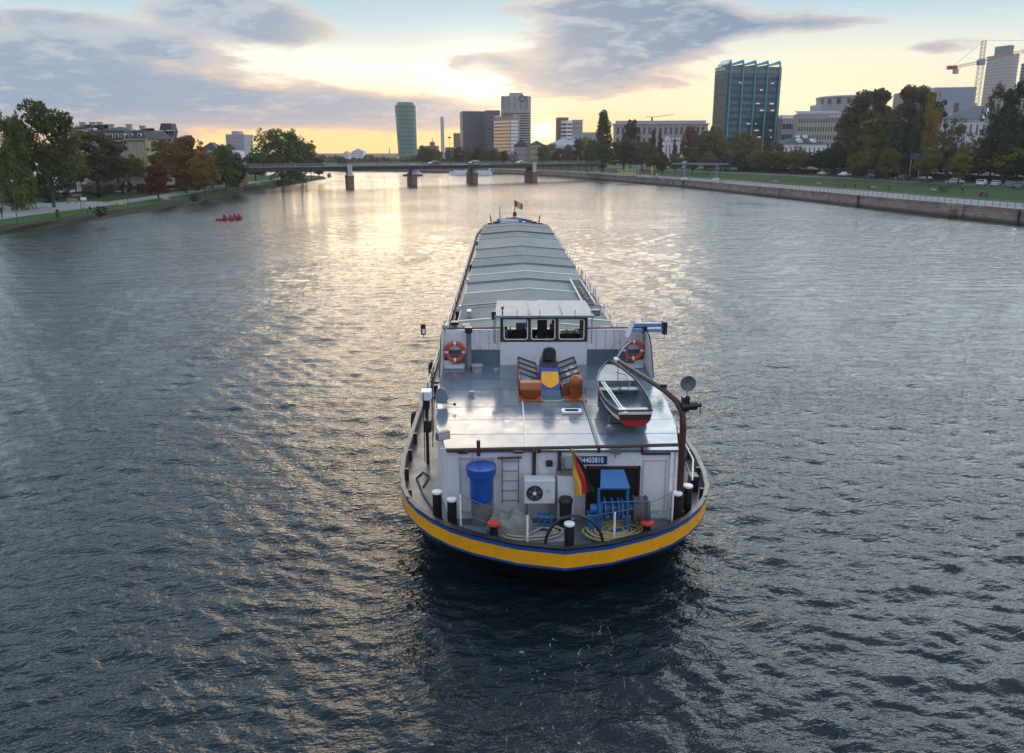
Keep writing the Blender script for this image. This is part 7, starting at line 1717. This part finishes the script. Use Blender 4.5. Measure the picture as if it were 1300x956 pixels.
SIL=(.34,.36,.38); WHT=(.62,.64,.66); BLK=(.02,.02,.025); BLU=(.04,.07,.14); RED=(.28,.03,.02); GRY=(.12,.13,.14); BRN=(.16,.10,.07)
gR='cars on the right riverside road'; gL='cars along the left street'
ra=-PI/2+.28
for q in [('white car with lit headlights, leftmost on the riverside road',1045,222.5,'hatch',WHT,True),('second white car with lit headlights behind the dark green lawn tree',1072,224,'estate',WHT,True),
 ('dark blue car right of the two white ones with lit headlights',1107,226,'hatch',BLU,False),('black car with lit headlights left of the round white sign',1146,229,'hatch',BLK,True),
 ('dark car just right of the round white sign',1172,231.3,'estate',BLK,False),('silver car alone between two lawn trees',1212,234,'hatch',SIL,False),
 ('white car, leftmost of the queue near the advertising column',1246,236,'estate',WHT,False),('silver grey car second in the queue near the advertising column',1264,237,'hatch',SIL,False),
 ('brownish car third in the queue at the foot of the advertising column',1281,237.8,'hatch',BRN,False),('grey car at the right edge of the photo, last of the queue',1293,239,'estate',GRY,False)]:
    pcar(q[0],q[1],q[2],3.1,PI+.9 if q[1]>1240 else ra,q[3],q[4],q[5],gR)
for q in [('dark car, leftmost parked above the left retaining wall',4,243,'hatch',BLK),('grey car second from the left above the retaining wall',14,242,'estate',GRY),('silver car third from the left above the retaining wall',25,241.5,'hatch',SIL),
 ('white van parked above the retaining wall left of the tallest tree trunk',36,240.5,'van',WHT),('silver hatchback right of the tallest tree trunk above the wall',60,240,'hatch',SIL),('white hatchback between trunks below the brownish tree',97,236.5,'hatch',WHT),
 ('silver estate car between trunks below the brownish tree',112,234.5,'estate',SIL),('dark blue car right of the silver estate below the brownish tree',124,233,'hatch',BLU),('white car partly hidden above the left lawn by the yellow house',163,229,'hatch',WHT),('white estate car beside it above the left lawn',172,228,'estate',WHT)]:
    X,Y=gz(q[1],q[2],3.42); Y=min(Y,max(120,Y)); car(q[0],X,Y,3.42,.15,q[3],q[4],False,gL)
def oncar(label,s,lane,kind,col):
    p=o0+bd*s; n=Vector((-bd.y,bd.x)); q=p+n*lane; car(label,q.x,q.y,6.36,ba,kind,col,False,'vehicles crossing the bridge')
oncar('white van on the bridge above the stone arches at left',-44,2.2,'van',WHT)
oncar('dark car on the bridge right of the pier nearest the left bank',33,2.4,'hatch',BLK)
oncar('silver car on the bridge by the pier nearest the right bank',72,2.4,'hatch',SIL)
oncar('dark estate car on the bridge near its middle',50,2.4,'estate',GRY)
# ---------------------------------------------------------------- lamps, signs, gantry, kiosk
for px,py,z,h,lb in((23,286,1.38,7.2,'tall thin lamp post on the near left paved area'),(105,277,1.38,6.2,'thin lamp post left of the round left bush'),(164,269,1.38,5.6,'thin lamp post on the left verge right of the pale bench'),(281,251,1.38,5,'lamp post on the left path beside the dark green tree')):
    X,Y=gz(px,py,z); pole_lamp(lb,X,Y,z,h*.75,'globe','lamp posts on the left bank')
for px,py,lb in((1157,232,'white globe lamp on a post by the black car with lit headlights'),(1061,237,'thin lamp post on the right quay lawn below the stone office building'),(1128,243,'thin lamp post on the right lawn below the blue sign board'),(1003,231,'thin lamp post on the lawn before the white villa'),(1252,232,'lamp post between lawn trees near the queue of cars')):
    X,Y=gz(px,py,2.4); pole_lamp(lb,X,Y,2.4,4.2 if px!=1157 else 4.0,'globe','lamp posts on the right bank')
X,Y=gz(107.5,266,1.38); t=thing('notice_board','small white notice board on a post on the left lawn','sign',(X,Y,1.35)); mb=MB(); mb.cyl((0,0,0),(0,0,2.0),.04,n=8); mb.build('post',CL['grey'],t); mb=MB(); mb.b2(-.45,.45,-.05,.05,1.5,2.0); mb.build('panel',C_white2,t)
Xc,Yc=xat(1163,215),215; z0=3.2; t=thing('sign_board','blue sign board with pale patch on a tall frame above the riverside road','sign',(Xc,Yc,z0)); zz=zat(203,Yc)-z0
mb=MB(); mb.b2(-1.5,1.5,-.12,.12,zz,zz+1.7,0); mb.b2(-.1,1.2,-.14,-.12,zz+.9,zz+1.5,1); mb.b2(.4,.7,-.15,-.14,zz+1.0,zz+1.3,0); mb.build('panel',[pm('sign_blue',(.015,.06,.20),.4),pm('sign_light',(.25,.38,.58),.4)],t)
for xx in(-1.2,1.2): mb=MB(); mb.b2(xx-.08,xx+.08,-.05,.1,0,zz); mb.build('post',C_conc,t)
X,Y=xat(1282,202),202; t=thing('advertising_column','tall round advertising column with blue and red posters beyond the queue of cars','advertising column',(X,Y,3.1)); h=zat(201,Y)-3.1
mb=MB(); mb.lathe([(.75,0),(.75,.35),(.66,.4)],n=24); mb.build('plinth',C_conc,t,smooth=True)
mb=MB(); n=24
for i in range(n):
    a=2*PI*i/n; b=2*PI*(i+1)/n; mid=math.degrees((a+b)/2)%360
    for k,(za_,zb2) in enumerate(((.4,h*.36),(h*.36,h*.6),(h*.6,h*.85))):
        mi=0 if 255<mid<320 else (1 if 200<mid<=255 and k<2 else 2)
        if mi==0 and k==2 and 270<mid<300: mi=3
        mb.add([(.66*math.cos(a),.66*math.sin(a),za_),(.66*math.cos(b),.66*math.sin(b),za_),(.66*math.cos(b),.66*math.sin(b),zb2),(.66*math.cos(a),.66*math.sin(a),zb2)],[(0,1,2,3)],mi)
mb.build('posters',[pm('poster_blue',(.015,.04,.14),.5),pm('poster_red',(.16,.045,.045),.5),pm('poster_pale',(.10,.10,.115),.6,var=.4,scale=2),pm('poster_light',(.06,.12,.24),.5)],t)
mb=MB(); mb.lathe([(.78,h*.85),(.82,h*.9),(.5,h*.97),(.1,h),(0,h)],n=24); mb.build('cap',pm('cap_bluegrey',(.12,.16,.20),.5),t,smooth=True)
# blue grey gantry on the right quay
p1=gz(868.5,228.5,QZ); p2=gz(909,229.5,QZ); t=thing('steel_gantry','long blue grey steel beam on two posts with white footings on the right quay','gantry',(p1[0],p1[1],QZ)); D_=Vector((p2[0]-p1[0],p2[1]-p1[1],0)); dn=D_.normalized(); a_=math.atan2(dn.y,dn.x); t.rotation_euler=(0,0,a_); Lg=D_.length
zt_=zat(208,p1[1])-QZ; M_g=pm('gantry_blue',(.16,.22,.27),.45)
mb=MB(); mb.b2(-4.2,Lg+3.6,-.22,.22,zt_-.25,zt_+.25); mb.b2(Lg+1,Lg+3.5,-.8,-.3,zt_+.0,zt_+.12); mb.build('beam',M_g,t,bevel=.03)
for xx in(0,Lg): mb=MB(); mb.b2(xx-.18,xx+.18,-.18,.18,.6,zt_-.25); mb.build('post',M_g,t); mb=MB(); mb.b2(xx-.8,xx+.8,-.6,.6,0,.75); mb.b2(xx-.5,xx+.5,-.62,-.6,.1,.5); mb.build('footing',C_white,t,bevel=.05)
# yellow drinks kiosk with screens
p=gz(796,224.5,QZ); t=thing('beer_garden_screen','pale yellow canvas screens of a quay side bar under bare trees','bar',(p[0],p[1],QZ),-.1); Lk=22*p[1]/FPX
M_yc=pm('canvas_yellow',(.55,.44,.22),.8,var=.1,scale=2)
for k in range(7): mb=MB(); mb.b2(-Lk/2+Lk*k/7+.04,-Lk/2+Lk*(k+1)/7-.06,-.03,.03,.25,1.75+.08*(k%2)); mb.build('screen_panel',M_yc,t)
mb=MB(); mb.b2(-Lk/2,Lk/2,.6,3.2,.0,1.0,0); mb.b2(-Lk/2-.2,Lk/2+.2,.4,3.4,2.2,2.3,1)
for xx in(-Lk/2,0,Lk/2): mb.cyl((xx,.5,0),(xx,.5,2.2),.05,n=6)
mb.build('counter',[C_conc,pm('canvas_cream',(.5,.45,.35),.8)],t)
p=gz(812,225,QZ); t=thing('wooden_booth','small yellow booth right of the yellow canvas screens','booth',(p[0],p[1],QZ)); mb=MB(); mb.b2(-.6,.6,-.5,.5,0,1.9); mb.build('wall',M_yc,t); mb=MB(); mb.add([(-.75,-.65,1.9),(.75,-.65,1.9),(.75,.65,1.9),(-.75,.65,1.9),(0,0,2.4)],[(0,1,4),(1,2,4),(2,3,4),(3,0,4),(3,2,1,0)]); mb.build('roof',M_brn,t); mb=MB(); mb.b2(-.4,.4,-.53,-.5,1.0,1.6); mb.build('window',GL_dark,t)
p=gz(827.5,224.5,QZ); t=thing('parasol','closed yellow parasol on the right quay','parasol',(p[0],p[1],QZ)); mb=MB(); mb.lathe([(.05,.9),(.35,1.2),(.28,2.0),(.42,2.6),(.12,3.6),(.03,4.2),(0,4.2)],n=9); mb.build('canopy',pm('parasol_yellow',(.62,.38,.04),.8),t,smooth=True); mb=MB(); mb.cyl((0,0,0),(0,0,4),.04,n=8); mb.lathe([(.35,0),(.35,.12),(0,.14)],n=12); mb.build('pole',CL['grey'],t)
# ---------------------------------------------------------------- quay railing
t=thing('quay_railing','long grey steel railing along the edge of the right quay','railing',(0,0,0))
ra_=offs(RB,.28); seg=[p for p in ra_ if p[1]>60 and p[1]<330]
M_rl=pm('railing_steel',(.16,.18,.20),.45)
for z_ in(3.28,2.95,2.6): mb=MB(); mb.tube([(p[0],p[1],z_) for p in seg],.032 if z_>3.2 else .018,6); mb.build('handrail' if z_>3.2 else 'rail',M_rl,t)
pts=along([(p[0],p[1]) for p in seg],0,0,400,1.5); pts=[p for p in pts if gz is not None]
vis=[p for p in pts if pxof(p[0],p[1])<1320]
pm_=MB(); pm_.b2(-.035,.035,-.035,.035,2.24,3.27); pme=pm_.mesh('post',M_rl)
for p in vis[:100]: o=bpy.data.objects.new('post',pme); COL.objects.link(o); o.parent=t; o.location=(p[0],p[1],0); o.rotation_euler=(0,0,p[2])
mb=MB()
for p in vis[100:]: mb.box((p[0],p[1],2.75),(.07,.07,1.03),p[2])
if vis[100:]: o=mb.build('post',M_rl,t); o['kind']='stuff'
# ---------------------------------------------------------------- rowing boat with crew, buoy
X,Y=gz(291,279.5,0); t=thing('rowing_boat','small red rowing boat with crew near the left bank','rowing boat',(X,Y,.0),.75,None,.75)
mb=MB(); secs_=[(-2.9,.05,.5),(-2.0,.38,.36),(-.6,.55,.3),(.8,.55,.3),(2.1,.40,.36),(2.7,.25,.42)]
for x_,w_,z_ in secs_: mb.v.extend([(x_,-w_,z_),(x_,-w_*.7,-.05),(x_,0,-.15),(x_,w_*.7,-.05),(x_,w_,z_),(x_,w_*.85,z_),(x_,w_*.6,.08),(x_,-w_*.6,.08),(x_,-w_*.85,z_)])
for i in range(len(secs_)-1):
    for k in range(9): mb.f.append((i*9+k,i*9+(k+1)%9,(i+1)*9+(k+1)%9,(i+1)*9+k)); mb.m.append(0)
mb.f.append(tuple(range(45,54))); mb.m.append(0)
mb.build('hull',pm('canoe_red',(.42,.03,.035),.4),t)
for sy in(-1,1):
    for xx in(-.6,.9): o=MB(); o.cyl((xx,sy*.3,.5),(xx-.5,sy*1.9,.05),.03,n=6); o.box((xx-.55,sy*2.05,.02),(.1,.4,.03)); o.build('oar',M_bw,t)
for k,(f,lb,tp) in enumerate(((-1.2,'person in a red life jacket in the bow of the red rowing boat','red'),(.1,'person in red rowing in the middle of the red boat','pink'),(1.1,'person in red sitting behind the middle rower in the red boat','red'),(2.0,'person in a dark red top in the stern of the red boat','red'))):
    person(lb,X+math.cos(.75)*f*.75,Y+math.sin(.75)*f*.75,.12,.75+PI/2,'row',tp,'navy','crew of the red rowing boat',1.1)
X,Y=gz(1287.5,293,0); t=thing('mooring_buoy','small white round buoy floating near the right quay','buoy',(X,Y,0)); mb=MB(); mb.lathe([(0,-.25),(.2,-.2),(.3,0),(.27,.15),(.12,.3),(0,.32)],n=16); mb.build('float',C_white,t,smooth=True); mb=MB(); mb.lathe([(.05,.3),(.05,.42),(0,.43)],n=8); mb.build('eye',CL['grey'],t)
